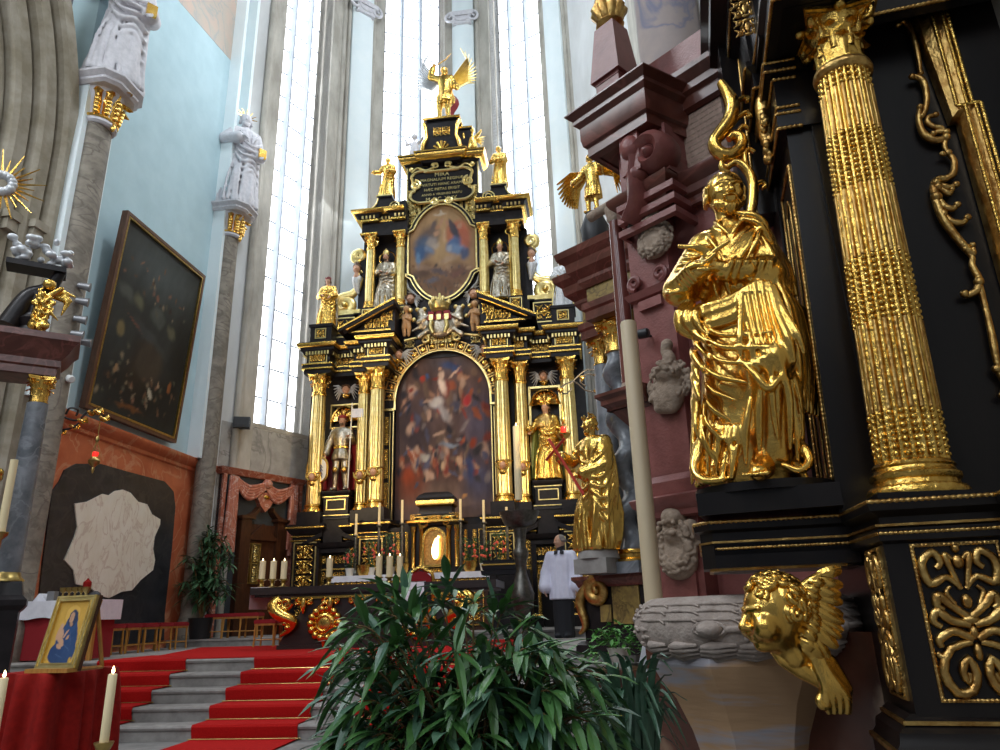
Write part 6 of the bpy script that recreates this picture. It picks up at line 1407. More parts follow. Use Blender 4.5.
q.chain([P(.09,.01,1.18),P(.135,.02,.95),P(.165,.03,.6),P(.17,.03,.35)],[.045,.055,.06,.05],.04)
K=.013
def ridge(pts,r,n=12,prof=(.45,1.,.9,.35)): q.chain(spline([P(*p) for p in pts],n),[r*c for c in prof],K)
def groove(pts,r,n=9): q.chain(spline([P(*p) for p in pts],n),[r*.4,r,r*.4],.012,1)
rn=random.Random(41)
for t_ in range(6): # sleeve wrinkles
    a=P(-.125,-.03,1.1)+(P(-.222,-.06,.89)-P(-.125,-.03,1.1))*(t_/5.); q.chain(spline([a+P(-.05,-.02,.02),a+P(-.02,-.06,-.012*(t_%2)),a+P(.045,-.05,.0)],7),[.005,.012,.005],K)
    a=P(-.205,-.075,.93)+(P(-.135,-.165,.945)-P(-.205,-.075,.93))*(t_/5.); q.chain(spline([a+P(-.01,.0,.055),a+P(-.03,-.035,.0),a+P(.0,-.01,-.055)],7),[.005,.012,.006],K)
    a=P(.135,-.075,.935)+(P(.0,-.155,.925)-P(.135,-.075,.935))*(t_/5.); q.chain(spline([a+P(.02,-.005,.055),a+P(.0,-.05,.012),a+P(-.025,-.03,-.052)],7),[.005,.013,.006],K)
for s in (-1,1): # neckline
    ridge([(s*.06,-.03,1.25),(s*.042,-.08,1.2),(s*.008,-.108,1.13)],.012); ridge([(s*.095,-.03,1.19),(s*.07,-.092,1.11),(s*.03,-.118,1.0)],.011)
ridge([(.02,-.06,1.26),(.085,-.07,1.225),(.125,-.055,1.18),(.14,-.03,1.12)],.018); ridge([(.05,-.085,1.21),(.11,-.09,1.16),(.15,-.06,1.07)],.014)
for m_ in range(4): ridge([(.11-.02*m_,-.07-.008*m_,1.17-.015*m_),(.10-.035*m_,-.115,1.08-.02*m_),(.05-.04*m_,-.125,.98-.015*m_)],.010)
for m_ in range(5): ridge([(.10+.014*m_,-.08+.022*m_,1.14-.01*m_),(.15+.012*m_,-.09+.025*m_,.98),(.175+.01*m_,-.08+.025*m_,.84)],.011)
for x in (-.075,-.035,.005,.045): ridge([(x,-.1,1.02),(x*1.1+.005,-.112,.92),(x*1.2+.02,-.118,.83)],.010)
# rolled mantle across the hips
for m_,(z,r) in enumerate([(.855,.017),(.838,.014),(.818,.018),(.794,.014),(.772,.017),(.748,.013)]): ridge([(-.185,-.01,z-.03),(-.12,-.105,z-.06),(-.02,-.135,z-.05),(.06,-.14,z-.01),(.14,-.085,z+.03)],r,14,(.6,1,.9,.5))
# hanging end over the left hip
ridge([(-.18,-.05,.86),(-.215,-.07,.79),(-.215,-.075,.72),(-.185,-.085,.67)],.030); ridge([(-.165,-.08,.83),(-.19,-.105,.75),(-.17,-.11,.68)],.022); ridge([(-.14,-.1,.81),(-.155,-.125,.74),(-.13,-.13,.67)],.018)
# diagonal folds fanning from the left hip to the right knee and the hem
ends=[(.11,-.205,.60),(.10,-.215,.535),(.06,-.205,.47),(.01,-.19,.40),(-.03,-.18,.33),(-.06,-.175,.25),(-.09,-.165,.17),(-.12,-.155,.09)]
for m_,en in enumerate(ends):
    z0=.76-.045*m_; st_=(-.175-.01*(m_>2),-.05,z0); md=((st_[0]*.55+en[0]*.45)-.01,-.165-.006*(m_%2),(z0*.45+en[2]*.55)-.045)
    ridge([st_,(st_[0]*.8+md[0]*.2,-.115,z0*.7+md[2]*.3-.01),md,en],.019 if m_%2 else .015,14)
    groove([(st_[0]+.03,-.125,z0-.045),(md[0],md[1]-.012,md[2]-.03),(en[0]-.02,en[1]-.004,en[2]-.035)],.010)
# central cascade
for x,dx,z0,z1,r in [(.02,-.02,.83,.52,.013),(.045,.0,.85,.44,.017),(.07,.025,.86,.38,.018),(.095,.04,.86,.42,.016),(.12,.055,.85,.47,.017),(.14,.07,.83,.5,.014)]:
    ridge([(x,-.14,z0),(x+dx*.3,-.17,z0*.6+z1*.4),(x+dx*.8,-.195,z0*.25+z1*.75),(x+dx,-.185,z1)],r,14,(.6,1,1,.6))
for x in (.033,.058,.083,.108): groove([(x,-.16,.8),(x+.015,-.19,.62),(x+.03,-.205,.5)],.007)
q.chain(spline([P(.0,-.185,.5),P(.04,-.21,.43),P(.08,-.21,.36),P(.12,-.2,.40),P(.15,-.17,.46)],12),[.010,.016,.016,.008],K)
# knee to ground
for pts,r in [([(.12,-.2,.49),(.145,-.18,.33),(.13,-.155,.12)],.016),([(.145,-.175,.47),(.165,-.14,.28),(.15,-.12,.08)],.017),([(.1,-.205,.46),(.09,-.185,.3),(.095,-.16,.16)],.014),([(.06,-.195,.4),(.04,-.175,.24),(.03,-.16,.12)],.017),([(.02,-.18,.34),(-.01,-.17,.2),(-.02,-.16,.07)],.015),([(.16,-.13,.5),(.175,-.09,.3),(.165,-.07,.1)],.016)]: ridge(pts,r)
for pts,r in [([(.115,-.2,.42),(.115,-.18,.28),(.11,-.165,.15)],.009),([(.16,-.165,.4),(.165,-.145,.25),(.16,-.13,.1)],.010),([(.075,-.195,.4),(.065,-.18,.26),(.06,-.165,.15)],.010)]: groove(pts,r)
# left side verticals
for m_ in range(6):
    x=-.2+.032*m_; y=-.05-.1*sin(m_/5.*1.5); ridge([(x*.92,y*.9,.42-.05*m_),(x,y-.015,.22),(x*1.1-.005*m_,y-.03,.015)],.015+.003*(m_%2))
for m_ in range(5): x=-.185+.034*m_; y=-.07-.1*sin(m_/5.*1.5); groove([(x,y,.3-.04*m_),(x*1.04,y-.02,.15),(x*1.1,y-.03,.04)],.009)
# mantle falling down the right side
for m_ in range(6):
    x=.14+.012*m_; y=-.09+.03*m_; ridge([(x*.95,y,.93-.02*m_),(x+.035,y-.012,.75),(x+.05,y-.005,.5),(x+.035,y,.3)],.014+.003*(m_%2),14,(.5,1,1,.7))
# hem flaring around the feet
for i in range(13):
    a=-PI*.02-PI*.96*i/12; r=.165+.012*sin(i*2.1); x,y=r*cos(a)*1.02-.02,.0+r*sin(a)*.85
    if -.02<x<.12 and y<0: continue
    q.chain([P(x*.8,y*.8,.16),P(x,y,.07),P(x*1.1,y*1.1,.02)],[.012,.018,.014],.015)
q.chain(spline([P(.13,-.07,.2),P(.175,-.1,.13),P(.185,-.12,.07),P(.15,-.14,.035),P(.105,-.14,.06)],12),[.014,.018,.016,.012],.012)
q.chain(spline([P(-.185,-.09,.18),P(-.2,-.12,.07),P(-.165,-.155,.015),P(-.1,-.17,.01)],12),[.016,.02,.018,.012],.015)
MA=T((-.02,0,AZ0),s=(k*1.13,k*1.06,k*.985),ry=.042); b=B(); q.build(.0058,b,MA); ob('robe',b,'gold',apo,80)
q=S(); q.cap(P(-.01,0,1.18),P(-.012,-.015,1.34),.05,.046,.02); hp=sdf_head(q,(-.012,-.03,1.385),.098,.38,.2)
sdf_hand(q,P(-.115,-.165,.95),P(.5,-.30,.5),(-.3,-.5,.8),.15,.25,1); sdf_hand(q,P(-.03,-.175,.93),P(-.8,-.2,.40),(.1,-.6,.7),.15,.45,-1)
q.cap(P(-.18,-.11,.935),P(-.1,-.175,.955),.036,.028,.02); q.cap(P(.05,-.14,.92),P(-.035,-.178,.93),.04,.028,.02)
for i in range(2): q.chain([P(-.09+.02*i,-.205,1.0),P(-.13+.02*i,-.235,1.025),P(-.18+.025*i,-.245,1.035-.01*i)],[.013,.012,.009],.008)
b=B(); q.build(.0038,b,MA); ob('head_and_hands',b,'gold',apo,80)
q=S(); rb2=random.Random(3); R_=.098
for k2 in range(30): # wavy beard
    a=-1.15+2.3*k2/29; L=.42+.2*cos(a)-.12*(k2%2); st=(.60*sin(a),-.62*cos(a)-.1,-.42-.12*cos(a)); 
    if abs(a)<.28: st=(st[0],-.74,-.66)
    q.chain(spline([hp(*st),hp(st[0]*1.02+.05*sin(k2*2.),st[1]-.12,st[2]-L*.5),hp(st[0]*.8-.04*sin(k2*2.),st[1]+.02,st[2]-L)],7),[R_*.07,R_*.095,R_*.04],.004)
for s in (-1,1):
    for k2 in range(1): q.chain(spline([hp(s*.05,-.93+.02*k2,-.33-.03*k2),hp(s*.24,-.88,-.42-.03*k2),hp(s*.42,-.68,-.62-.05*k2)],6),[R_*.05,R_*.075,R_*.03],.004)
    for k2 in range(13): # side hair in waves over the ears
        y0=-.30+.1*k2; q.chain(spline([hp(s*.62*(1-.25*max(0,y0)),y0*.8+.12,.45),hp(s*.78*(1-.3*max(0,y0)),y0*.85+.1,.2+.05*(k2%2)),hp(s*.76*(1-.3*max(0,y0)),y0*.85+.15,-.1),hp(s*.80*(1-.3*max(0,y0)),y0*.85+.1,-.3-.06*(k2%3)),hp(s*.70*(1-.3*max(0,y0)),y0*.8+.16,-.46)],9),[R_*.06,R_*.11,R_*.10,R_*.05],.005)
for k2 in range(12): a=PI*k2/11; q.chain(spline([hp(.5*cos(a),.5+.35*sin(a),.72),hp(.68*cos(a),.28+.62*sin(a),.25),hp(.7*cos(a),.25+.64*sin(a),-.3)],8),[R_*.07,R_*.12,R_*.07],.006)
b=B(); q.build(.0038,b,MA); ob('hair_and_beard',b,'gold',apo,80)
q=S(); q.cap(P(.03,-.1,.06),P(.025,-.2,.025),.038,.034,.02).cap(P(.04,-.06,.2),P(.03,-.1,.06),.04,.036,.03)
for i in range(5): x=.052-.019*i; q.cap(P(x,-.225,.018),P(x-.004*(i-2)*0,-.252+.005*i,.013),.0125-.001*i,.0105-.001*i,.006)
b=B(); q.build(.005,b,MA); ob('bare_foot',b,'gold',apo,80)
# gilded scroll ornament rising behind the apostle's head
E_=lambda L:[PY(650+x/3.125,60+y/3.125,3.3) for x,y in L]
b=B()
for L,rad in [([(220,70),(245,110),(258,150),(245,195),(215,235),(200,260),(215,290),(250,298),(280,280),(285,250),(262,235),(245,248)],[.026,.05,.048,.042,.044,.045,.04,.022]),([(255,210),(275,180),(300,165),(315,175),(300,180)],[.012,.02,.012]),([(262,160),(275,130),(295,118),(310,125),(298,130)],[.012,.02,.012]),([(270,230),(290,208),(308,215)],[.015,.018,.012]),
   ([(225,325),(240,335),(270,320),(300,340),(320,380),(322,430),(315,480)],[.014,.022,.03,.034,.032]),([(300,330),(295,295),(310,280),(326,288)],[.022,.018,.013]),([(318,420),(330,392),(350,382),(362,392),(350,402)],[.02,.018,.012]),([(240,310),(225,320),(228,345),(250,350)],[.012,.022,.014])]:
    Pq=spline(E_(L),36); b.tube(Pq,rad,n=10,flat=.8)
sc=single('gilded_scroll_ornament',b,'gold','gilded acanthus scroll rising behind the gold apostle','ornament',sm=70)
# ================================================================== GOLD CHERUB BRACKET
ch=PY(775,640,2.86); CHF=Frame(ch[:2],-8,0)
cher=thing('cherub_bracket','gold winged cherub head bracket looking left under the black ledge','bracket',CHF)
s1=(PY(776,650,2.86)[2]-PY(776,651,2.86)[2]); r=36.5*s1; hc=CHF.L(PY(774,614,2.86))
q=S(); hp=sdf_head(q,(hc[0],hc[1],hc[2]),r,-1.15,.12)
for s in (-1,1): q.ell(hp(s*.42,-.6,-.3),r*.34,r*.2)
q.cap((hc[0]+.02,hc[1]+.02,hc[2]-r*.7),(hc[0]+.05,hc[1]+.03,hc[2]-r*1.2),r*.45,r*.42,.03)
b=B(); q.build(.0042,b); ob('head',b,'gold',cher,80)
q=S(); rnd=random.Random(12); q.ell(hp(0,.32,.28),np.array([.86,.82,.84])*r,.02)
b=B(); q.build(.006,b)
for k in range(190):
    a=rnd.uniform(0,2*PI); z=rnd.uniform(-.4,1.); w=math.sqrt(max(.02,1-z*z)); xx,yy_,zz_=.84*w*cos(a),.1+.95*w*sin(a),z*.98+.12
    if (yy_<-.5 and zz_<.72) or (zz_<.62 and yy_<.08): continue
    c=hp(xx,yy_,zz_)
    sp=spiral(0,0,r*.2,r*.05,1.3,rnd.uniform(0,6),rnd.choice((-1,1)),12); n_=nrm(np.array(c)-np.array(hc)); u_=nrm(np.cross(n_,(0,0,1))); v_=np.cross(n_,u_)
    b.tube([np.array(c)+u_*p[0]+v_*p[1]+n_*.004*i/3 for i,p in enumerate(sp)],[r*.09,r*.1,r*.07],n=6)
ob('curly_hair',b,'gold',cher,80)
# wing
e=bpy.data.objects.new('wing',None); COL.objects.link(e); e.parent=cher
WP=lambda x,y,d=0.:CHF.L(PY(700+x/3.127,510+y/3.127,2.84-d))
b=B(); Pq=[WP(*p) for p in [(300,400),(322,380),(325,345),(308,300),(305,265),(325,235),(360,210),(405,190),(440,180)]]; b.tube(spline(Pq,30),[.012,.016,.018,.016,.012,.006],n=8); ob('leading_edge',b,'gold',e,70)
tips=[(442,185),(446,235),(440,265),(446,290),(447,330),(450,352),(447,378),(440,400),(430,430),(405,462),(385,462),(365,440)]; roots=[(372,205),(345,225),(330,245),(322,262),(316,282),(316,300),(322,318),(328,335),(330,352),(326,372),(320,388),(312,400)]
def feather(p0,p1,w,off):
    p0=np.array(p0); p1=np.array(p1); d=p1-p0; L=np.linalg.norm(d); d/=L; n_=np.array([0,-1.,0]); sd=nrm(np.cross(d,n_)); G=[]
    for i,t_ in enumerate(np.linspace(0,1,9)):
        ww=w*(sin(PI*(.22+.6*t_))**.6) if t_<1 else w*.4; row=[]
        for s in np.linspace(-1,1,5): row.append(p0+d*L*t_+sd*s*ww+n_*(off+.010*(1-abs(s))+.012*sin(PI*t_)))
        G.append(row)
    bb=B(); bb.grid(G); G2=[[p-n_*.006 for p in r_] for r_ in G]; bb.grid(G2); return bb
for i,(rt,tp) in enumerate(zip(roots,tips)):
    bb=feather(WP(*rt),WP(*tp),.021,.004*(i%3)); ob('feather',bb,'gold',e,70)
b=B()
for i in range(9):
    rt=np.array(roots[min(11,i+1)]); tp=np.array(tips[min(11,i+1)]); bb=feather(WP(*(rt+(tp-rt)*-.05)),WP(*(rt+(tp-rt)*.45)),.017,.016); b.addb(bb)
ob('covert_feathers',b,'gold',e,70)
# scrolled breast and tail
q=S(); TP=lambda x,y,d=0.:CHF.L(PY(700+x/3.127,510+y/3.127,2.88-d))
q.chain([TP(225,420),TP(265,465),TP(320,500),TP(370,530),TP(400,560)],[.024,.032,.034,.028,.02],.02); q.ell(TP(268,432,.04),(.02,.018,.018),.01)
for dx in (-30,-10,12,34): q.chain(spline([TP(370+dx*.4,480,.03),TP(405+dx*.6,540,.035),TP(425+dx,590,.03),TP(430+dx*.9,632,.02)],10),[.012,.016,.017,.01],.008)
q.chain([TP(330,430,.02),TP(400,480),TP(450,560),TP(465,630)],[.03,.035,.03,.012],.02)
q.chain(spline([TP(380,570,.02),TP(372,595,.03),TP(385,615,.03),TP(410,600,.02)],10),[.012,.014,.012],.01)
b=B(); q.build(.005,b); ob('scrolled_tail',b,'gold',cher,80)
# ================================================================== MENSA AND CHOIR FURNITURE
def PZY(px,py,Y): return PY(px,py,Y)
SZ=FZ+.15
# ---- modern altar table
MY=12.35; MXc=CX; hw=abs(PY(250,592,MY)[0]-CX); zt=PY(252,588,MY)[2]; zsb=PY(252,597,MY)[2]
MF=Frame((CX,MY),0,FZ); t=thing('altar_table','dark wooden altar table with gilded ornaments and candles on top','altar table',MF)
b=B(); b.box(-hw,hw,0,1.15,zsb+.03,zt); b.box(-hw+.06,hw-.06,.06,1.1,zsb-.01,zsb+.03); ob('table_slab',b,'mensa_wood',t)
hb=abs(PY(279,648,MY+.1)[0]-CX); h0=FZ+.02
b=B(); rows=[(hb,h0),(hb,h0+.1),(hb-.12,h0+.3),(hb-.32,h0+.55),(hb-.36,h0+.62),(hb-.3,zsb-.12),(hb-.16,zsb-.04)]
for (a,z0_),(c,z1_) in zip(rows[:-1],rows[1:]): b.frus(-a,a,.1+.0*(hb-a),1.0,z0_,-c,c,.1,1.0,z1_)
b.box(-hb-.03,hb+.03,.06,1.05,FZ+.016,h0+.06); ob('table_base',b,'mensa_wood',t,0)
for s in (-1,1):
    b=B(); Pp=[(hb-.0,.06,zsb-.06),(hb+.1,.02,zsb-.16),(hb-.02,-.02,zsb-.3),(hb-.25,.02,zsb-.42),(hb-.2,.03,zsb-.55),(hb-.04,.05,h0+.22)]
    b.tube(spline([(s*x,y,z) for x,y,z in Pp],24),[.1,.13,.11,.09,.06,.03],n=9)
    for k in range(7): b.ell((s*(hb-.03*k+.02*(k%2)),-.02,zsb-.1-.07*k),(.06,.05,.045),8,6)
    b.tube(xz(spiral(s*(hb-.12),zsb-.13,.1,.03,1.3,0,s,18),.0),[.04,.03],n=7); ob('gilded_console',b,'gold',t,60)
for x in (-1.2,-.72,-.24,.24,.72,1.2):
    b=B(); z=zsb-.06
    b.tube(xz(spiral(x-.1,z-.05,.05,.015,1.2,PI/2,1,14),.05),[.03,.02],n=6); b.tube(xz(spiral(x+.1,z-.05,.05,.015,1.2,PI/2,-1,14),.05),[.03,.02],n=6); b.tube([(x,.06,z),(x,.04,z-.12),(x,.06,z-.24)],[.05,.06,.015],n=7); b.box(x-.24,x+.24,.06,.09,z,z+.04); ob('gilded_festoon',b,'gold',t,60)
for s in (-1,1):
    cx_=s*.82; cz=h0+.4; b=B(); b.ell((cx_,.1,cz),(.2,.06,.19),14,10)
    for k in range(14): a=2*PI*k/14; b.ell((cx_+.25*cos(a),.08,cz+.24*sin(a)),(.07,.05,.07),8,6)
    b.tube([(cx_-.12,.08,cz+.24),(cx_,.06,cz+.36),(cx_+.12,.08,cz+.24)],.04,n=7); b.tube([(cx_,.08,cz-.22),(cx_,.07,cz-.38)],[.06,.02],n=7); b.tube([(cx_+.13*cos(a),.04,cz+.12*sin(a)) for a in np.linspace(0,2*PI,20)[:-1]],.018,n=6,closed=True); ob('gilded_cartouche',b,'gold',t,60)
b=B(); b.box(-hw-.012,-hw+.3,.05,1.1,zt,zt+.008); G=[[(-hw-.012-.01*sin(j*1.1),.05+1.05*j/11,zt+.004-(zt-zt+.36)*i/6*(1)) for j in range(12)] for i in range(7)]; b.grid(G); b.grid((np.array(G)-np.array([.008,0,0])).tolist()); 
cl=single('altar_cloth',b,'pale_cloth','pale cloth hanging over the left end of the dark altar table','tablecloth',MF)
def candle(px,ytop,ybot,yfoot,Y,r,label,grp,m='wax',zfoot=None,cat='candle',flame=True):
    c=PY(px,(ybot+ytop)/2,Y); z1_=PY(px,ytop,Y)[2]; z0_=PY(px,ybot,Y)[2]; zf=zfoot if zfoot is not None else PY(px,yfoot,Y)[2]
    f=Frame(c[:2],0,zf); t=thing('candlestick',label,cat,f,grp)
    h=z0_-zf
    b=B(); b.lathe([(r*1.6,zf),(r*1.7,zf+.12*h),(r*.7,zf+.25*h),(r*.55,zf+.5*h),(r*.9,zf+.6*h),(r*.6,zf+.72*h),(r*1.5,zf+.9*h),(r*1.5,zf+h)],14); ob('holder',b,'brass',t,50)
    b=B(); b.lathe([(r,z0_),(r,z1_-.004),(r*.8,z1_)],16); w_=ob('wax',b,m,t,50)
    if flame:
        b=B(); b.lathe([(.002,z1_),(.011,z1_+.012),(.008,z1_+.03),(.001,z1_+.05)],8); ob('flame',b,'flame',t,60)
    return t
for px,lab in ((262.4,'leftmost lit candle on the dark altar table'),(273.3,'second lit candle from the left end of the altar table'),(284,'third lit candle from the left end of the altar table')): candle(px,561,579,588,MY+.35,.055,lab,'candles on the altar table',zfoot=zt)
candle(329.6,558,577,588,MY+.35,.055,'single lit candle between the two trios on the altar table','candles on the altar table',zfoot=zt)
for px,lab in ((379,'lit candle left of the red chair, leftmost of its trio'),(389.6,'lit candle left of the red chair, middle of its trio'),(400,'lit candle left of the red chair, rightmost of its trio')): candle(px,556,577,588,MY+.35,.055,lab,'candles on the altar table',zfoot=zt)
b=B(); ca,cb=PY(403,606,MY-.03),PY(424,586,MY-.03); b.box(ca[0],cb[0],MY-.03,MY-.022,ca[2],zt+.012); b.box(ca[0],cb[0],MY-.03,MY+.1,zt+.002,zt+.012); single('card_sign',b,'paper','small white sheet hanging over the front edge of the altar table','sheet')
# ---- red and gold armchair
cY=14.2; c=PY(420,600,cY); CF=Frame(c[:2],0,FZ); t=thing('armchair','gilded armchair with dark red velvet back behind the altar table','armchair',CF)
zt_=PY(420,571,cY)[2]
b=B(); b.prism([(-.22,FZ+.62),(.22,FZ+.62),(.22,zt_-.12),(.12,zt_-.03),(0,zt_),(-.12,zt_-.03),(-.22,zt_-.12)],.0,.05,'xz'); ob('backrest',b,'velvet',t)
b=B(); b.tube(xz(spline([(-.24,FZ+.5),(-.25,zt_-.12),(-.12,zt_-.0),(0,zt_+.06),(.12,zt_),(.25,zt_-.12),(.24,FZ+.5)],30),.02),.035,n=8)
for k in range(5): b.ell(((k-2)*.06,.02,zt_+.08-.03*abs(k-2)),.04,7,5)
ob('gilded_frame',b,'gold',t,60)
b=B(); b.box(-.27,.27,-.5,.03,FZ+.42,FZ+.52); ob('seat',b,'velvet',t)
for s in (-1,1):
    for y in (-.46,.0): b=B(); b.tube([(s*.24,y,FZ+.42),(s*.22,y,FZ+.2),(s*.26,y,FZ+.016)],[.03,.035,.03],n=8); ob('leg',b,'gold',t)
    b=B(); b.tube([(s*.27,.0,FZ+.75),(s*.3,-.3,FZ+.76),(s*.28,-.48,FZ+.7),(s*.26,-.42,FZ+.5)],.028,n=8); ob('armrest',b,'gold',t)
# ---- high altar table with white cloth
TY=16.85; x0=PY(331,575,TY)[0]-CX; x1=PY(489,573,TY)[0]-CX; zc_=PY(400,574,TY)[2]
TF=Frame((CX,TY),0,SZ); t=thing('altar_block','gilded altar block with red panels in front of the tabernacle','altar block',TF)
b=B(); b.box(x0+.05,x1-.05,.05,.66,SZ,zc_-.02); ob('block',b,'dark_wood',t)
b=B(); 
for k in range(7):
    xa_=x0+.1+(x1-x0-.2)*k/7; xb_=x0+.1+(x1-x0-.2)*(k+1)/7; rectframe(b,xa_+.03,xb_-.03,SZ+.1,zc_-.35,.03,.0,.05)
b.box(x0+.02,x1-.02,.0,.05,zc_-.32,zc_-.28); ob('panel_frames',b,'gold_leaf',t,0)
orn(t,'gilded_frieze','gold_leaf',x0+.08,x1-.08,zc_-.27,zc_-.1,.03,3); 
for k in range(7): xa_=x0+.1+(x1-x0-.2)*(k+.5)/7; orn(t,'gilded_panel','gold_leaf',xa_-.15,xa_+.15,SZ+.2,zc_-.45,.03,k)
b=B(); b.box(x0,x1,.0,.66,zc_-.012,zc_); G=[[(x0+(x1-x0)*j/60,-.012-.012*sin(j*.9)*i/3-.0,zc_-.13*i/3-.012*(i==3)*(j%2)) for j in range(61)] for i in range(4)]; b.grid(G); b.grid((np.array(G)+np.array([0,.008,0])).tolist())
for s,xx in ((-1,x0),(1,x1)): G=[[(xx+s*.006,.66*j/8,zc_-.26*i/3) for j in range(9)] for i in range(4)]; b.grid(G); b.grid((np.array(G)+np.array([-s*.008,0,0])).tolist())
single('altar_cloth',b,'white_cloth','long white cloth with lace edge covering the high altar block','tablecloth',TF)
# ---- tall candlesticks
for i,(px,yt,yb,ys) in enumerate([(356,514,535,566),(379,503,525,566),(402,500,523,562),(460.7,499,520,562),(484,500,522,562),(507,507,519,562)]):
    lab=['leftmost tall dark candlestick on the high altar','second tall dark candlestick from the left on the high altar','tall dark candlestick just left of the tabernacle','tall dark candlestick just right of the tabernacle','second tall dark candlestick from the right on the high altar','rightmost tall dark candlestick on the high altar'][i]
    Y=17.32; c=PY(px,530,Y); z1_=PY(px,yt,Y)[2]; z0_=PY(px,yb,Y)[2]; zf=zc_
    f=Frame(c[:2],0,zf); t=thing('tall_candlestick',lab,'candlestick',f,'tall candlesticks on the high altar')
    h=z0_-zf; b=B(); b.lathe([(.13,zf),(.13,zf+.03),(.05,zf+.12),(.03,zf+.18)]+[(.028+.016*(k%2),zf+.18+(h-.24)*k/16) for k in range(17)]+[(.07,z0_-.03),(.07,z0_)],12); ob('stem',b,'pewter',t,50)
    b=B(); b.lathe([(.032,z0_),(.032,z1_)],12); ob('wax',b,'wax',t)
# ---- flowers
def flowers(px,py,Y,w,h,label,seed,pot=True,zbase=None):
    c=PY(px,py,Y); s1=abs(PY(px+1,py,Y)[0]-c[0]); zb=zbase; W_=w*s1/2; ztop=PY(px,py-h/2,Y)[2]
    f=Frame(c[:2],0,zb); t=thing('flower_pot',label,'potted flowers',f,'flower pots on the high altar'); rnd=random.Random(seed)
    b=B(); b.lathe([(.075,zb),(.105,zb+.17),(.11,zb+.18),(.09,zb+.18),(.08,zb+.12)],16); ob('pot',b,'white_pot' if pot else 'gold_leaf',t,50)
    b=B(); z0_=zb+.14
    for k in range(120):
        a=rnd.uniform(0,2*PI); q=rnd.random()**.5*W_; z=z0_+(ztop-z0_)*rnd.random(); q*=.45+.6*(z-z0_)/(ztop-z0_); p=np.array((q*cos(a),q*sin(a)*.6,z)); d=nrm((rnd.uniform(-1,1),rnd.uniform(-1,.3),rnd.uniform(-.4,.8))); sd=nrm(np.cross(d,(.3,.5,1)))*.022; L=.085
        b.add([p,p+d*L*.5+sd,p+d*L,p+d*L*.5-sd],[(0,1,2,3)])
    b2=B()
    for k in range(5): b2.tube([(0,0,z0_-.02),(rnd.uniform(-1,1)*W_*.4,0,(z0_+ztop)/2),(rnd.uniform(-1,1)*W_*.7,rnd.uniform(-.05,.05),ztop-.04)],.006,n=5)
    ob('stems',b2,'leaf_far',t); o=ob('foliage',b,'leaf_far',t,0,fix=False)
    b=B()
    for k in range(9):
        a=rnd.uniform(0,2*PI); z=z0_+(ztop-z0_)*rnd.uniform(.35,.8); c2=np.array((W_*.75*cos(a),-.08-.05*rnd.random(),z))
        for m_ in range(4): b.ell(c2+np.array((rnd.uniform(-.02,.02),rnd.uniform(-.02,.0),rnd.uniform(-.02,.02))),.02,6,5)
    ob('red_blossoms',b,'flower_red',t)
for px,py,w,h,lab,sd in ((350,562,13,24,'potted red flowers at the left end of the high altar cloth',1),(371,557,16,34,'potted red flowers left of the tabernacle, second from the left',2),(391,552,22,40,'largest bush of potted red flowers left of the tabernacle',3),(469,556,20,34,'potted red flowers just right of the tabernacle',4),(484,557,18,30,'potted red flowers in the middle right of the tabernacle',5),(499,552,18,38,'potted green plant with few blossoms farthest right on the high altar',6)):
    flowers(px,py,17.02,w,h,lab,sd,zbase=zc_)
for px,lab in ((364,'gold wrapped pot at the left of the high altar cloth'),(402,'gold wrapped pot left under the tabernacle'),(470,'gold wrapped pot right under the tabernacle')):
    c=PY(px,570,16.97); b=B(); rnd=random.Random(int(px)); b.lathe([(.1,zc_),(.15,zc_+.1),(.17,zc_+.24),(.12,zc_+.2)],12,mod=lambda th,z:1+.12*np.sin(5*th+z*20)); single('wrapped_pot',b,'gold_leaf',lab,'pot',Frame(c[:2],0,zc_),'gold wrapped pots on the high altar')
b=B(); b.box(1.36,2.35,-1.1,-.40,.975,zc_); ob('gradine',b,'ebony_far',altar)
# ---- black draped lectern
c=PY(500,580,15.6); LF=Frame(c[:2],0,SZ); t=thing('black_lectern','black draped lectern with gold stripe beside the pewter candle stand','lectern',LF)
z1_=PY(500,560,15.6)[2]; z0_=PY(500,575,15.6)[2]
b=B()
for k in range(3): zz=z0_+(z1_-z0_)*k/3; b.frus(-.36+.02*k,.36-.02*k,-.2,.2,zz,-.38+.02*k,.38-.02*k,-.22,.22,zz+(z1_-z0_)/3*.9)
ob('desk',b,'black_cloth',t); b=B(); b.box(-.36,.36,-.235,-.2,z0_+(z1_-z0_)*.62,z0_+(z1_-z0_)*.72); ob('gold_stripe',b,'gold',t)
b=B(); b.tube([(-.06,.0,SZ),(-.06,.0,z1_+.25)],.015,n=8); b.lathe([(.2,SZ),(.2,SZ+.03),(.03,SZ+.06)],14,c=(-.06,0,0)); ob('pole',b,'iron',t)
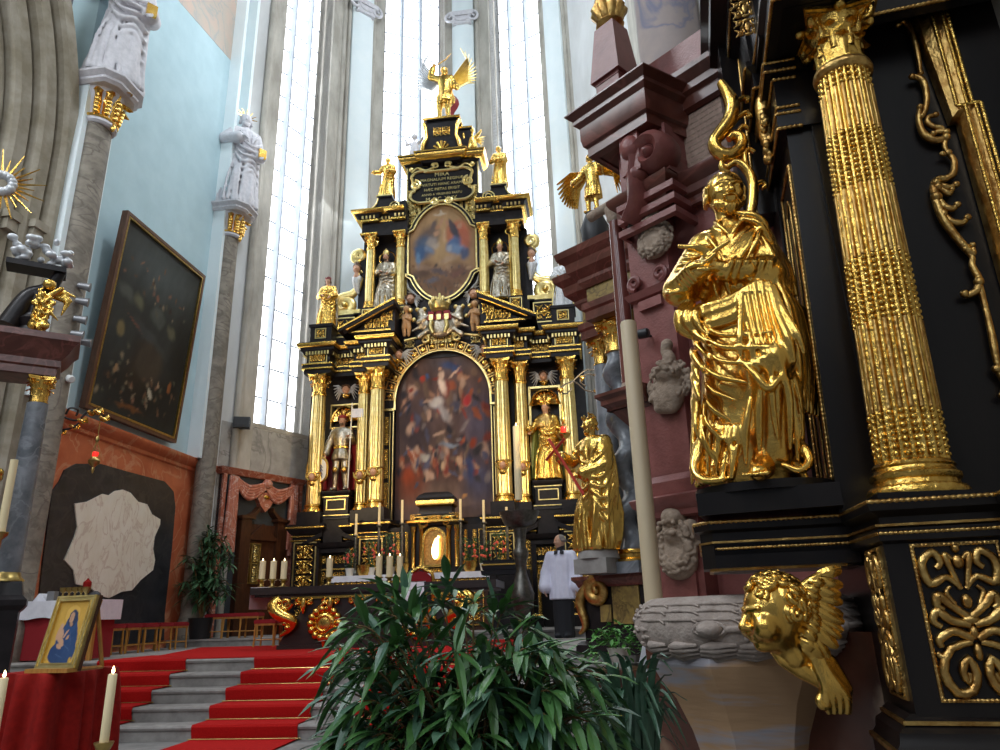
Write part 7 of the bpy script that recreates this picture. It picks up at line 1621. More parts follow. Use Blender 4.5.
# ---- pewter candle stand with paschal candle
PYY=14.6; c=PY(521,560,PYY); zf=FZ; zb1=PY(521,512,PYY)[2]; zb0=PY(521,528,PYY)[2]; zw0=PY(521,500,PYY)[2]; zw1=PY(520,426,PYY)[2]
PF=Frame(c[:2],0,zf); t=thing('candle_stand','tall pewter pedestal stand with wide bowl carrying a long pale candle','candle stand',PF)
H=zb0-zf
b=B(); b.lathe([(.3,zf+.016),(.3,zf+.08),(.2,zf+.12),(.13,zf+.2*H),(.22,zf+.32*H),(.24,zf+.4*H),(.15,zf+.52*H),(.1,zf+.6*H),(.11,zf+.68*H),(.16,zf+.76*H),(.15,zf+.79*H),(.09,zf+.83*H),(.12,zf+.93*H),(.14,zf+H)],28); ob('stem',b,'pewter',t,50)
b=B(); b.lathe([(.13,zb0),(.3,zb0+.06),(.34,zb0+.14),(.4,zb1-.05),(.41,zb1),(.36,zb1),(.25,zb1-.05)],32); ob('bowl',b,'pewter',t,50)
b=B(); b.lathe([(.012,zb1-.06),(.012,zw0)],8); ob('spike',b,'iron',t)
b=B(); b.lathe([(.075,zw0),(.07,zw1-.02),(.06,zw1)],20); ob('paschal_candle',b,'wax',t,60); b=B(); b.lathe([(.002,zw1),(.016,zw1+.02),(.01,zw1+.05),(.001,zw1+.08)],8); ob('flame',b,'flame',t)
# ================================================================== PRIEST
prY=15.0; pc_=PY(563,600,prY); PrF=Frame(pc_[:2],-12,FZ+.0)
t=thing('person','person in white surplice over black cassock standing right of the altar, looking left','person',PrF)
HP_=PY(563,534,prY)[2]-FZ; M_=T((0,0,FZ),s=HP_)
q=S(); q.robe([(.0,0,0,.10,.085,.06),(.1,0,0,.1,.08,.06),(.3,0,0,.105,.08,.03),(.55,0,0,.1,.075,0)],[(9,0,4,.6)],.02)
for s in (-1,1): q.ell((s*.05,-.06,.02),(.032,.075,.022),.02)
q.cap((0,.0,.80),(0,-.005,.865),.048,.04,.015)
b=B(); q.build(.009,b,M_); ob('cassock',b,'black_cloth',t,60)
q=S(); q.robe([(.36,0,0,.135,.105,.07),(.5,0,0,.128,.098,.055),(.62,0,0,.12,.088,.04),(.74,0,0,.128,.082,.02),(.8,0,0,.12,.072,.01),(.835,0,0,.07,.05,0)],[(14,.3,3,.6),(9,1,-3,.4)],.02)
for s in (-1,1):
    q.cap((s*.115,0,.79),(s*.165,-.01,.62),.045,.05,.03).cap((s*.165,-.01,.62),(s*.165,-.05,.485),.05,.066,.02)
b=B(); q.build(.0085,b,M_); ob('surplice',b,'surplice',t,60)
q=S(); q.cap((0,0,.82),(0,-.005,.87),.036); p=sdf_head(q,(0,-.01,.928),.062,-.75,.05)
for s in (-1,1): sdf_hand(q,(s*.165,-.05,.475),(0,-.1,-1),(s,0,0),.09,.35,s); q.cap((s*.165,-.04,.52),(s*.165,-.05,.47),.02)
b=B(); q.build(.0055,b,M_); ob('head_and_hands',b,'skin',t,60)
q=S(); q.ell(p(0,.2,.3),np.array([.84,.88,.8])*.062,.01)
for k in range(20): a=-.2+(PI+.4)*k/19; q.ell(p(.84*cos(a),.15+.82*sin(a),.05),.012,.01)
b=B(); q.build(.006,b,M_); ob('hair',b,'hair_grey',t,60)
b=B(); 
for s in (-1,1):
    cc_=[M_[:3,:3]@np.array(v)+M_[:3,3] for v in ((s*.012,-.088,.80),(s*.05,-.082,.79),(s*.05,-.06,.83),(s*.012,-.06,.835))]; b.add(cc_+[v+np.array((0,.01,0)) for v in cc_],[(0,1,2,3),(7,6,5,4),(0,4,5,1),(1,5,6,2),(2,6,7,3),(3,7,4,0)])
ob('collar',b,'black_cloth',t)
# ================================================================== STOOLS
st=None
def stool(p,z,rz,lab,grp):
    global st
    if st is None:
        f=Frame((p[0],p[1]),0,z); t=thing('stool',lab,'stool',f,grp); st=t
        b=B(); b.box(-.21,.21,-.19,.19,z+.44,z+.5); b.box(-.19,.19,-.17,.17,z+.5,z+.515); ob('seat_cushion',b,'velvet',t)
        for s in (-1,1):
            for y in (-1,1): b=B(); b.tube([(s*.18,y*.16,z+.44),(s*.185,y*.165,z+.3),(s*.19,y*.17,z+.15),(s*.195,y*.175,z)],[.016,.021,.016,.02],n=7); ob('leg',b,'honey_wood',t)
        b=B(); b.box(-.2,.2,-.18,.18,z+.4,z+.44); ob('apron',b,'honey_wood',t)
        for y in (-1,1): b=B(); b.tube([(-.188,y*.168,z+.14),(.188,y*.168,z+.14)],.012,n=6); ob('stretcher',b,'honey_wood',t)
        for y in (-1,1): b=B(); b.tube([(y*.188,-.168,z+.14),(y*.188,.168,z+.14)],.012,n=6); ob('stretcher',b,'honey_wood',t)
        t.rotation_euler=(0,0,rz); return t
    return dup(st,(p[0],p[1],z),rz,lab,grp)
LX=-8.55
for i,(px,lab) in enumerate([(97,'red cushioned stool nearest the white covered table'),(108,'red cushioned stool by the left wall, second from the white table'),(125,'red cushioned stool by the left wall, third from the white table'),(143,'red cushioned stool by the left wall, fourth from the white table'),(158,'red cushioned stool by the left wall, fifth from the white table'),(174,'red cushioned stool by the left wall, last before the black pot')]):
    p=PX(px,632,LX); stool(p,FZ,PI/2,lab,'stools along the left wall')
for i,(px,Y,lab) in enumerate([(217,15.75,'red cushioned stool beside the black pot under the carved portal'),(235,15.75,'red cushioned stool under the portal, second from the pot'),(252,15.75,'red cushioned stool under the portal, third from the pot')]):
    p=PY(px,620,Y); stool(p,SZ,.1,lab,'stools under the portal')
for i,(px,Y,lab) in enumerate([(268,14.2,'red cushioned stool just left of the dark altar table'),(288,14.3,'red cushioned stool half hidden by the dark altar table')]):
    p=PY(px,625,Y); stool(p,FZ,.05,lab,'stools beside the altar table')
# ================================================================== POTTED PLANT BY THE LEFT PILLAR
def leafblade(b,p,d,L,w,up=(0,0,1),droop=.25,n=4):
    d=nrm(d); sd=nrm(np.cross(d,up)); nu=np.cross(sd,d); V=[p]
    prof=[(.18,.62),(.42,1.),(.7,.8)]
    for t_,ww in prof:
        c=p+d*L*t_-np.array((0,0,1))*droop*L*t_*t_; V+= [c+sd*w*ww*.5+nu*w*.12,c,c-sd*w*ww*.5+nu*w*.12]
    V.append(p+d*L-np.array((0,0,1))*droop*L)
    b.add(V,[(0,1,2),(0,2,3),(1,4,5,2),(2,5,6,3),(4,7,8,5),(5,8,9,6),(7,10,8),(8,10,9)])
c=PY(203,600,15.55); f=Frame(c[:2],0,SZ); t=thing('potted_plant','feathery green potted plant in black pot before the left pillar','potted plant',f)
b=B(); b.lathe([(.2,SZ),(.26,SZ+.42),(.28,SZ+.44),(.24,SZ+.44),(.22,SZ+.36)],20); ob('pot',b,'black_pot',t,50)
b=B(); b2=B(); rnd=random.Random(31); s1=PY(204,600,15.55)[0]-c[0]; zt2=PY(205,530,15.55)[2]
for k in range(40):
    a=rnd.uniform(0,2*PI); R_=rnd.uniform(.1,.95)*27*s1; z=SZ+.9+(zt2-SZ-.9)*rnd.random(); z1_=min(z,zt2-.1*rnd.random()); P=spline([(0,0,SZ+.4),(R_*.25*cos(a),R_*.25*sin(a),(SZ+z1_)/2+.2),(R_*.7*cos(a),R_*.6*sin(a),z1_),(R_*cos(a),R_*.8*sin(a),z1_-.12)],12); b2.tube(P,[.018,.008],n=5)
    for m_ in range(22):
        pp=P[rnd.randint(5,len(P)-1)]; d=(rnd.uniform(-1,1),rnd.uniform(-1,.6),rnd.uniform(-.5,.5)); leafblade(b,np.array(pp),d,rnd.uniform(.22,.36),.055,droop=.3)
ob('foliage',b,'leaf_far',t,0,fix=False); ob('stems',b2,'twig',t)
# ================================================================== CREDENCE TABLE WITH VESSELS
cY=10.6; cxl=PY(20,600,cY)[0]; cxr=PY(97,600,cY)[0]; ztb=PY(70,600,cY)[2]
cf=Frame(((cxl+cxr)/2,cY+.3),0,FZ); t=thing('credence_table','side table with dark red front under a white cloth by the left wall','table',cf); hw_=(cxr-cxl)/2
b=B(); b.box(-hw_+.06,hw_-.06,-.25,.28,FZ+.02,ztb-.02); ob('table_body',b,'velvet',t); b=B(); b.box(-hw_,hw_,-.3,.32,ztb-.05,ztb-.012); ob('table_top',b,'honey_wood',t)
for s in (-1,1): b=B(); b.box(s*hw_-.03-s*.03,s*hw_+.03-s*.03,-.29,-.23,FZ,ztb-.05); ob('leg',b,'honey_wood',t)
b=B(); b.box(-hw_-.01,hw_+.01,-.31,.33,ztb-.012,ztb)
G=[[(-hw_-.01+(2*hw_+.02)*j/40,-.315-.014*sin(j*.8)*i/4,ztb-.26*i/4-.015*sin(j*.35)*(i==4)) for j in range(41)] for i in range(5)]; b.grid(G); b.grid((np.array(G)+np.array([0,.008,0])).tolist())
G=[[(hw_+.012+.01*sin(j)*i/4,-.31+.64*j/10,ztb-.3*i/4) for j in range(11)] for i in range(5)]; b.grid(G); b.grid((np.array(G)-np.array([.008,0,0])).tolist())
single('tablecloth',b,'white_cloth','white cloth on the side table by the left wall','tablecloth',cf)
for px,kind,lab in ((43,'cloth','folded white napkin on the side table'),(53,'box','small clear box with cruets on the side table'),(63,'cup','gilded chalice leftmost on the side table'),(69,'cup','gilded chalice second on the side table'),(75,'cup','gilded chalice third on the side table'),(81,'cup','gilded chalice fourth on the side table'),(86,'red','tall gilded ciborium with red cover on the side table'),(95,'plate','dark round vessel rightmost on the side table')):
    c=PY(px,594,cY+.25); f=Frame((c[0],cY+.25),0,ztb)
    b=B()
    if kind=='cup': b.lathe([(.05,ztb),(.05,ztb+.01),(.012,ztb+.04),(.018,ztb+.08),(.012,ztb+.11),(.05,ztb+.14),(.058,ztb+.2)],14); single('chalice',b,'brass',lab,'chalice',f,'chalices on the side table')
    elif kind=='red':
        t=thing('ciborium',lab,'ciborium',f); b.lathe([(.055,ztb),(.055,ztb+.01),(.014,ztb+.05),(.02,ztb+.1),(.06,ztb+.16),(.06,ztb+.22)],14); ob('cup',b,'brass',t); b=B(); b.lathe([(.062,ztb+.2),(.06,ztb+.27),(.02,ztb+.31),(.012,ztb+.33)],14); ob('lid',b,'red_cloth',t)
    elif kind=='cloth': b.prism([(-.12,ztb),(.12,ztb),(.03,ztb+.12),(-.02,ztb+.12)],-.06,.06,'xz'); single('napkin',b,'white_cloth',lab,'napkin',f)
    elif kind=='box': b.box(-.06,.06,-.05,.05,ztb,ztb+.15); single('cruet_box',b,'grey_metal',lab,'box',f)
    else: b.lathe([(.07,ztb),(.1,ztb+.05),(.08,ztb+.1),(.03,ztb+.13)],14); single('vessel',b,'iron',lab,'vessel',f)
# ================================================================== ICON, RED DRAPED TABLE, CANDLES
IY=4.75; zi=PY(62,672,IY)[2]; il=PY(5,690,IY); ir=PY(103,690,IY)
IF=Frame(((PY(4,672,IY)[0]+PY(100,668,IY)[0])/2-.13,IY+.25),-6,0); hw_=(PY(101,668,IY)[0]-PY(18,672,IY)[0])/2-.085
t=thing('draped_table','table completely draped in deep red cloth carrying the icon','table',IF)
b=B(); pts=[]; N=96
for i in range(N):
    a=2*PI*i/N; r_=1/max(abs(cos(a)),abs(sin(a))); pts.append((cos(a)*min(r_,1.32),sin(a)*min(r_,1.32)))
pts=np.array(pts); rows=[]
for j,(z,ex) in enumerate([(zi,0),(zi-.012,.008),(zi-.1,.014),(zi-.3,.022),(zi-.6,.035),(.012,.06)]):
    fo=np.array([.045*sin(i*.62+.5*sin(i*.2))*min(1,j/3.)*.8 for i in range(N)])
    rows.append(np.stack([pts[:,0]*(hw_+ex+fo),pts[:,1]*(.32+ex+fo),np.full(N,z)],1))
V=np.vstack(rows); Fq=[(j*N+i,j*N+(i+1)%N,(j+1)*N+(i+1)%N,(j+1)*N+i) for j in range(5) for i in range(N)]; b.add(V,Fq+[tuple(range(N))]); ob('cloth',b,'red_cloth',t,60)
b=B(); b.box(-hw_+.03,hw_-.03,-.28,.28,0,zi-.02); ob('table_frame',b,'honey_wood',t)
# icon
bl=PY(34,670,IY-.0); br=PY(78,672,IY); tl=PY(57,598,IY+.12); tr=PY(98,598,IY+.12)
cx_=(bl+br)/2; wI=.5*(np.linalg.norm((br-bl))+np.linalg.norm(tr-tl)); hI=np.linalg.norm((tl+tr)/2-cx_)
icF=Frame(((bl[0]+br[0])/2+.0,IY-.02),-6,zi); t=thing('icon_painting','gold framed icon of a blue robed mother and child on wooden stand','icon',icF)
tilt=-.22; TI=T((0,0,zi+.02),rx=tilt)
def tI(b): b.v=[np.array(v)@TI[:3,:3].T+TI[:3,3] for v in b.v]; return b
b=B(); fw=wI*.12; b.ringz([(-wI/2,0),(wI/2,0),(wI/2,hI),(-wI/2,hI)],[(-wI/2+fw,fw),(wI/2-fw,fw),(wI/2-fw,hI-fw),(-wI/2+fw,hI-fw)],-.0,.03); b.ringz([(-wI/2+.004,.004),(wI/2-.004,.004),(wI/2-.004,hI-.004),(-wI/2+.004,hI-.004)],[(-wI/2+.014,.014),(wI/2-.014,.014),(wI/2-.014,hI-.014),(-wI/2+.014,hI-.014)],-.008,.0); b.ringz([(-wI/2+fw-.008,fw-.008),(wI/2-fw+.008,fw-.008),(wI/2-fw+.008,hI-fw+.008),(-wI/2+fw-.008,hI-fw+.008)],[(-wI/2+fw,fw),(wI/2-fw,fw),(wI/2-fw,hI-fw),(-wI/2+fw,hI-fw)],-.006,.0); ob('gilded_frame',tI(b),'gold_pale',t,0)
b=B(); b.box(-wI/2-.006,wI/2+.006,.03,.055,-.006,hI+.006); ob('back_board',tI(b),'dark_wood',t)
GOLD=(.62,.36,.07)
si=[(.5,.78,.26,.19,0,(.55,.30,.055),.12),(.5,.78,.235,.17,0,(.66,.40,.09),.1),(.56,.30,.36,.42,0,(.030,.065,.16),.08),(.55,.62,.19,.2,0,(.035,.075,.18),.08),(.55,.72,.155,.15,0,(.035,.05,.10),.1),(.3,.16,.22,.17,0,(.03,.06,.15),.1),(.75,.2,.2,.22,0,(.035,.07,.17),.1),(.52,.73,.085,.105,10,(.52,.30,.19),.25),(.5,.72,.03,.06,0,(.44,.23,.14),.5),(.55,.62,.06,.05,0,(.42,.23,.14),.4),(.24,.60,.10,.075,0,(.60,.35,.08),.15),(.26,.585,.065,.06,0,(.55,.33,.21),.25),(.28,.46,.11,.14,25,(.55,.32,.20),.2),(.40,.34,.13,.06,-30,(.54,.31,.19),.2),(.36,.27,.10,.045,-15,(.52,.30,.18),.25),(.56,.40,.05,.035,20,(.52,.30,.18),.25),(.46,.46,.10,.03,35,(.53,.30,.19),.25),(.2,.42,.03,.06,0,(.53,.30,.19),.3),(.62,.25,.2,.012,-25,(.07,.12,.24),.5),(.66,.38,.18,.012,-50,(.07,.12,.24),.5),(.45,.12,.2,.012,-10,(.07,.12,.24),.5),(.84,.05,.05,.04,0,(.5,.3,.06),.2)]
o=painting('panel_painting',(fw,hI-fw),lambda z:(-wI/2+fw,wI/2-fw),.012,60,80,lambda s_,t_:strokes(s_,t_,(.58,.34,.065),si,2,9,.05),t,'oil',.01)
for v in o.data.vertices:
    p=TI[:3,:3]@np.array([v.co.x,v.co.y,v.co.z+icF.zb])+TI[:3,3]; v.co=(p[0],p[1],p[2]-icF.zb)
b=B()
for s in (-1,1): b.tube([(s*wI*.36,.06,zi),(s*wI*.36,.2,zi+hI*.95)],.014,n=6); b.tube([(s*wI*.36,.3,zi+.006),(s*wI*.36,.18,zi+hI*.85)],.014,n=6); b.tube([(s*wI*.36,-.05,zi+.012),(s*wI*.36,.3,zi+.012)],.014,n=6)
b.box(-wI*.55,wI*.5,-.06,.04,zi,zi+.026); ob('easel_stand',b,'honey_wood',t)
def tallcandle(px,ytop,ybot,Y,r,label,z0=0,holder=True,m='wax'):
    c=PY(px,ybot,Y); z1_=PY(px,ytop,Y)[2]; zb_=c[2]; f=Frame(c[:2],0,z0); t=thing('standing_candle',label,'candle',f,'tall cream candles')
    b=B(); b.lathe([(r,zb_),(r*.98,z1_-.004),(r*.8,z1_)],18); ob('wax',b,m,t,50)
    b=B(); b.lathe([(.0015,z1_),(.01,z1_+.012),(.007,z1_+.03),(.001,z1_+.045)],8); ob('flame',b,'flame',t,60)
    b=B(); b.lathe([(.11,z0),(.11,z0+.02),(.03,z0+.05),(.014,z0+.1),(.014,zb_-.06),(.04,zb_-.04),(.055,zb_-.005),(.055,zb_),(r,zb_)],18); ob('holder',b,'brass',t,50)
tallcandle(104,674,742,4.35,.026,'tall lit candle at the right corner of the red draped table'); tallcandle(-9,678,752,4.4,.026,'tall lit candle at the left edge below the icon')
# ================================================================== LEFT SIDE ALTAR (partly in frame)
SLp=PY(24,480,7.6); SL=Frame(SLp[:2],38,0); t=thing('left_side_altar','dark side altar with gold capital and grey column at the left edge','altar',SL)
z=lambda y,x=24:PY(x,y,7.6)[2]
zA,zB,zC_,zD=z(572),z(405),z(380),z(325)
b=B(); b.lathe([(.13,zA),(.13,zA+.6),(.115,zB)],24); ob('column_shaft',b,'grey_marble',t,60)
b=capital(.095,zC_-zB,8); b.v=[v+np.array((0,0,zB)) for v in b.v]; ob('capital',b,'gold',t,60)
b=B(); b.lathe([(.18,zA-.1),(.18,zA-.08),(.15,zA-.05),(.13,zA)],24); ob('column_base',b,'brass',t,50)
b=B(); b.box(-1.6,.18,-.2,.3,0,zA-.3); b.sweep([(-1.6,-.16),(.16,-.16),(.16,.3)],[(0,zA-.45),(.05,zA-.4),(.08,zA-.36),(.08,zA-.3),(.03,zA-.25),(0,zA-.1),(-.2,zA-.09)]); b.box(-1.6,-.5,.1,.4,0,zC_+.3); ob('pedestal',b,'ebony_far',t,30)
b=B(); b.sweep([(-1.6,-.14),(.14,-.14),(.14,.35)],[(-.05,zC_),(0,zC_+.01),(0,zC_+.1),(.03,zC_+.12),(.03,zC_+.2),(.1,zC_+.28),(.14,zC_+.36),(.2,zC_+.42),(.2,zC_+.5),(-.2,zC_+.52)]); b.box(-1.6,.12,-.1,.35,zC_,zC_+.5); ob('entablature',b,'cornice_marble',t,30)
zt3=zC_+.52
b=B(); b.lathe([(.2,zt3),(.14,zt3+.1),(.18,zt3+.2),(.1,zt3+.3),(.12,zt3+.6)],16,c=(-.2,0,0)); 
b.tube(xz(spline([(-.45,zt3+.1),(-.3,zt3+.5),(-.12,zt3+.65),(0,zt3+.95)],14),0),[.14,.12,.1,.05],n=9); b.box(-.6,.05,-.1,.2,zt3+.9,zt3+.97); ob('dark_attic',b,'ebony_far',t,50)
rnd=random.Random(8)
b=B()
q=S()
q.cap((-.16,-.1,zt3+.1),(-.12,-.12,zt3+.45),.1,.09,.05).ell((-.1,-.12,zt3+.68),.075,.03).cap((-.1,-.12,zt3+.5),(.04,-.2,zt3+.62),.045,.03).cap((-.12,-.12,zt3+.5),(-.22,-.2,zt3+.38),.05,.035).cap((-.16,-.14,zt3+.12),(-.05,-.25,zt3+.08),.06,.04)
for k in range(26): a0=rnd.uniform(-.2,.0); z0_=zt3+rnd.uniform(.05,.62); q.chain([(a0,-.2,z0_),(a0+rnd.uniform(-.05,.09),-.23,z0_-.06),(a0+rnd.uniform(-.04,.08),-.2,z0_-.14)],[.012,.022,.008],.012)
for k in range(5): q.chain([(-.06,-.08,zt3+.55),(.05+.02*k,-.1,zt3+.62-.03*k),(.2-.03*k,-.1,zt3+.58-.07*k)],[.03,.035,.01],.01)
q.build(.012,b); ob('gilded_figure',b,'gold_leaf',t,60)
b=B(); q=S()
for k in range(34): q.ell((-.34+rnd.uniform(-.25,.4),-.08+rnd.uniform(-.05,.1),zt3+1.0+.32*rnd.random()**1.5),(rnd.uniform(.04,.07),.05,rnd.uniform(.03,.05)),.03)
q.build(.014,b); ob('silver_clouds',b,'white_silver',t,60)
b=B(); c0=np.array((-.82,.0,zt3+2.0))
for k in range(26):
    a=2*PI*k/26; L=.36+.14*(k%2); b.tube([c0+np.array((.1*cos(a),0,.1*sin(a))),c0+np.array((L*cos(a),-.02,L*sin(a)))],[.022,.006],n=5)
ob('gilded_rays',b,'gold',t,50)
b=B()
for k in range(14): a=2*PI*k/14; b.ell(c0+np.array((.12*cos(a),-.03,.12*sin(a))),.06,7,5)
ob('ray_clouds',b,'white_silver',t,60)
b=B()
for k in range(30): b.ell((-.32+rnd.uniform(-.1,.08),-.25+rnd.uniform(-.04,.04),z(520)+.9*(rnd.random()-.4)),rnd.uniform(.04,.07),7,5)
ob('gilded_foliage',b,'gold_leaf',t,60)
# candle on it
c=PY(7,500,6.9); z1_=PY(12,460,6.9)[2]; z0_=PY(3,532,6.9)[2]; f=Frame(c[:2],0,0); tt=thing('standing_candle','tall cream candle at the far left edge before the gilded foliage','candle',f,'tall cream candles'); b=B(); b.lathe([(.04,z0_),(.038,z1_)],16); ob('wax',b,'wax',tt,50); b=B(); b.lathe([(.16,0),(.16,.03),(.03,.08),(.02,z0_-.08),(.07,z0_-.03),(.07,z0_)],14); ob('holder',b,'brass',tt,50)
# ================================================================== THINGS ON THE LEFT WALL
# large painting, leaning forward from the wall
XB,XT=-9.12,-8.86
cor=[PX(88,408,XB),PX(178.5,446,XB),PX(200.5,269,XT),PX(121,211,XT)]
y0=(cor[0][1]+cor[3][1])/2; y1=(cor[1][1]+cor[2][1])/2; z0_=(cor[0][2]+cor[1][2])/2; z1_=(cor[2][2]+cor[3][2])/2
WF=Frame((XB,y0),90,z0_); t=thing('wall_painting','large dark painting of a crowded hall in brown frame on the white wall','painting',WF)
Lw=y1-y0; Hw=z1_-z0_; tl_=math.atan2(XT-XB,Hw); TW=T((0,0,z0_),rx=tl_)
def tW(b): b.v=[np.array(v)@TW[:3,:3].T+TW[:3,3] for v in b.v]; return b
Hs=Hw/cos(tl_); fw=.11
b=B(); O=[(0,0),(Lw,0),(Lw,Hs),(0,Hs)]; I=lambda w_:[(w_,w_),(Lw-w_,w_),(Lw-w_,Hs-w_),(w_,Hs-w_)]
b.ringz(O,I(.07),-.05,.08); b.ringz(I(.05),I(fw),-.03,.06); ob('frame',tW(b),'frame_wood',t,0)
b=B(); b.ringz(I(fw-.03),I(fw+.01),-.045,.0); ob('gilded_slip',tW(b),'brass',t,0)
rs2=np.random.RandomState(12)
sw_=[(.5,.85,.7,.25,0,(.075,.085,.08),.9),(.5,.15,.8,.25,0,(.022,.018,.013),.9),(.9,.4,.2,.5,0,(.02,.018,.014),.9),(.45,.30,.25,.25,0,(.045,.03,.017),1)]
sw_+=[(.15,.62,.14,.05,-12,(.08,.085,.07),.7),(.30,.62,.08,.05,-12,(.12,.115,.07),.7),(.55,.6,.13,.075,0,(.075,.08,.065),.6),(.55,.6,.11,.06,0,(.08,.085,.07),.5),(.75,.56,.08,.05,-12,(.12,.11,.065),.7),(.4,.47,.25,.012,-14,(.20,.07,.04),.6),(.5,.46,.3,.05,-14,(.055,.055,.05),.6),(.15,.43,.05,.05,0,(.17,.13,.06),.5),(.55,.33,.2,.13,0,(.06,.045,.03),.4),(.5,.70,.02,.03,0,(.22,.10,.06),.6)]
for _ in range(90):
    x=rs2.uniform(.05,.95); zq=rs2.choice([rs2.normal(.17,.07),rs2.normal(.74,.05)],p=[.65,.35]); sw_.append((x,zq,rs2.uniform(.012,.035),rs2.uniform(.01,.03),rs2.uniform(0,180),[(.24,.12,.07),(.16,.08,.04),(.24,.18,.11),(.05,.03,.02),(.10,.06,.035),(.10,.09,.06)][rs2.randint(6)],.95))
sw_+=[(.62,.19,.05,.025,-30,(.48,.42,.30),.5),(.7,.25,.02,.03,0,(.42,.26,.15),.5),(.84,.25,.03,.05,0,(.28,.1,.03),.5),(.2,.22,.03,.03,0,(.33,.2,.1),.5),(.42,.05,.2,.02,0,(.15,.06,.02),.6)]
o=painting('canvas',(fw,Hs-fw),lambda z_:(fw,Lw-fw),.0,70,100,lambda s_,t_:strokes(s_,t_,(.04,.04,.034),sw_,8,8,.14),t,'oil',.02)
for v in o.data.vertices:
    p=TW[:3,:3]@np.array([v.co.x,v.co.y,v.co.z+WF.zb])+TW[:3,3]; v.co=(p[0],p[1],p[2]-WF.zb)
# wrought iron bracket with hanging red lamp
lp=PX(100,415,-8.3); wp=PX(52,425,-9.2); bf=Frame((-9.2,lp[1]-.35),0,lp[2]-.6)
t=thing('lamp_bracket','wrought iron and gilt scroll bracket on the left wall carrying a red lamp','bracket',bf)
Bp=lambda px,py,X: bf.L(PX(px,py,X))
Lx=lambda k:-9.2+.9*k
b=B()
for P,m_ in (([(47,415,.05),(56,412,.2),(66,418,.35),(78,420,.55),(90,410,.75),(102,414,.95)],0),([(44,440,.05),(56,436,.2),(60,425,.28),(52,422,.2),(55,430,.22),(72,428,.5),(82,420,.65)],0),([(66,414,.4),(70,408,.5),(78,410,.55),(76,416,.52)],0),([(48,437,.1),(58,438,.18),(58,430,.2)],0)):
    b.tube(spline([Bp(x,y,Lx(k_)) for x,y,k_ in P],26),.018,n=6)
ob('iron_scroll',b,'iron',t,50)
b=B(); 
for x,y,k_ in ((52,416,.15),(60,432,.3),(74,426,.5),(82,420,.65),(92,412,.78),(98,411,.9),(104,418,.97)): b.tube(spline([Bp(x-4,y-1,Lx(k_)),Bp(x,y+2,Lx(k_)),Bp(x+4,y-1,Lx(k_+.03)),Bp(x+5,y+3,Lx(k_+.03))],10),[.02,.045,.04,.015],n=6)
ob('gilded_leaf',b,'gold',t,50)
lx=PX(95,455,Lx(.85)); lf=Frame(lx[:2],0,PX(95,474,Lx(.85))[2]); t=thing('sanctuary_lamp','small brass sanctuary lamp with red glass hanging from the bracket','lamp',lf)
zl=lambda y:PX(95,y,Lx(.85))[2]
b=B(); b.lathe([(.01,zl(474)),(.03,zl(470)),(.02,zl(468)),(.09,zl(464)),(.1,zl(461)),(.05,zl(458)),(.05,zl(457))],14); b.tube([(0,0,zl(440)),(0,0,zl(413))],.008,n=5); b.lathe([(.015,zl(442)),(.04,zl(438)),(.01,zl(435))],10)
for k in range(3): a=2*PI*k/3+.4; b.tube([(.09*cos(a),.09*sin(a),zl(462)),(.06*cos(a),.06*sin(a),zl(450)),(0,0,zl(440))],.006,n=5)
ob('brass_body',b,'brass',t,50); b=B(); b.lathe([(.04,zl(457)),(.052,zl(454)),(.05,zl(452))],14); ob('red_glass',b,'lamp_red',t,50)
# spotlights on the shaft, camera, loudspeaker
for px,py,lab in ((81,285,'topmost grey spotlight on the arcade pillar'),(79,300,'second grey spotlight from the top on the arcade pillar'),(77,318,'third grey spotlight from the top on the arcade pillar'),(74,333,'fourth grey spotlight on the arcade pillar, above the cluster'),(82,341,'lowest grey spotlight of the cluster on the arcade pillar')):
    p=PX(px,py,-8.75); f=Frame(p[:2],0,p[2]-.08); t=thing('spotlight',lab,'spotlight',f,'spotlights on the arcade pillar')
    b=B(); b.lathe([(.05,0),(.06,.05),(.07,.16),(.085,.2)],12,T=T((-.06,.0,p[2]),ry=PI/2+.1,rz=.5)); ob('housing',b,'grey_metal',t,50); b=B(); b.tube([(-.05,0,p[2]),(-.2,.0,p[2]-.02),(-.32,.05,p[2])],.016,n=6); ob('arm',b,'grey_metal',t)
p=PX(67,379,-8.85); f=Frame(p[:2],0,p[2]-.1); t=thing('security_camera','white security camera on the arcade pillar','camera',f)
b=B(); b.lathe([(.06,-.14),(.065,-.12),(.065,.14),(.05,.16)],14,T=T((0.02,0,p[2]+.01),ry=PI/2+.35,rz=-.5)); ob('housing',b,'camera_white',t,50); b=B(); b.tube([(-.05,0,p[2]),(-.2,.0,p[2]-.08),(-.3,0,p[2]+.02)],.02,n=6); b.box(-.34,-.28,-.05,.05,p[2]-.12,p[2]+.1); ob('arm',b,'grey_metal',t)
f0,_=FAC[0]; a=f0.px(237,424,-.12); f=Frame(f0.W(a[0],-.3,0)[:2],math.degrees(f0.a)-45,a[1]-.13); b=B(); b.frus(-.2,.2,-.1,.16,a[1]-.13,-.2,.2,-.06,.16,a[1]+.15); b.box(-.03,.03,.14,.3,a[1]-.04,a[1]+.04); t=thing('loudspeaker','dark grey loudspeaker on the wall left of the tall window','loudspeaker',f); ob('cabinet',b,'speaker_grey',t); b=B(); b.prism([(-.17,a[1]-.1),(.17,a[1]-.1),(.17,a[1]+.12),(-.17,a[1]+.12)],-.105,-.09,'xz'); ob('grille',b,'iron',t)
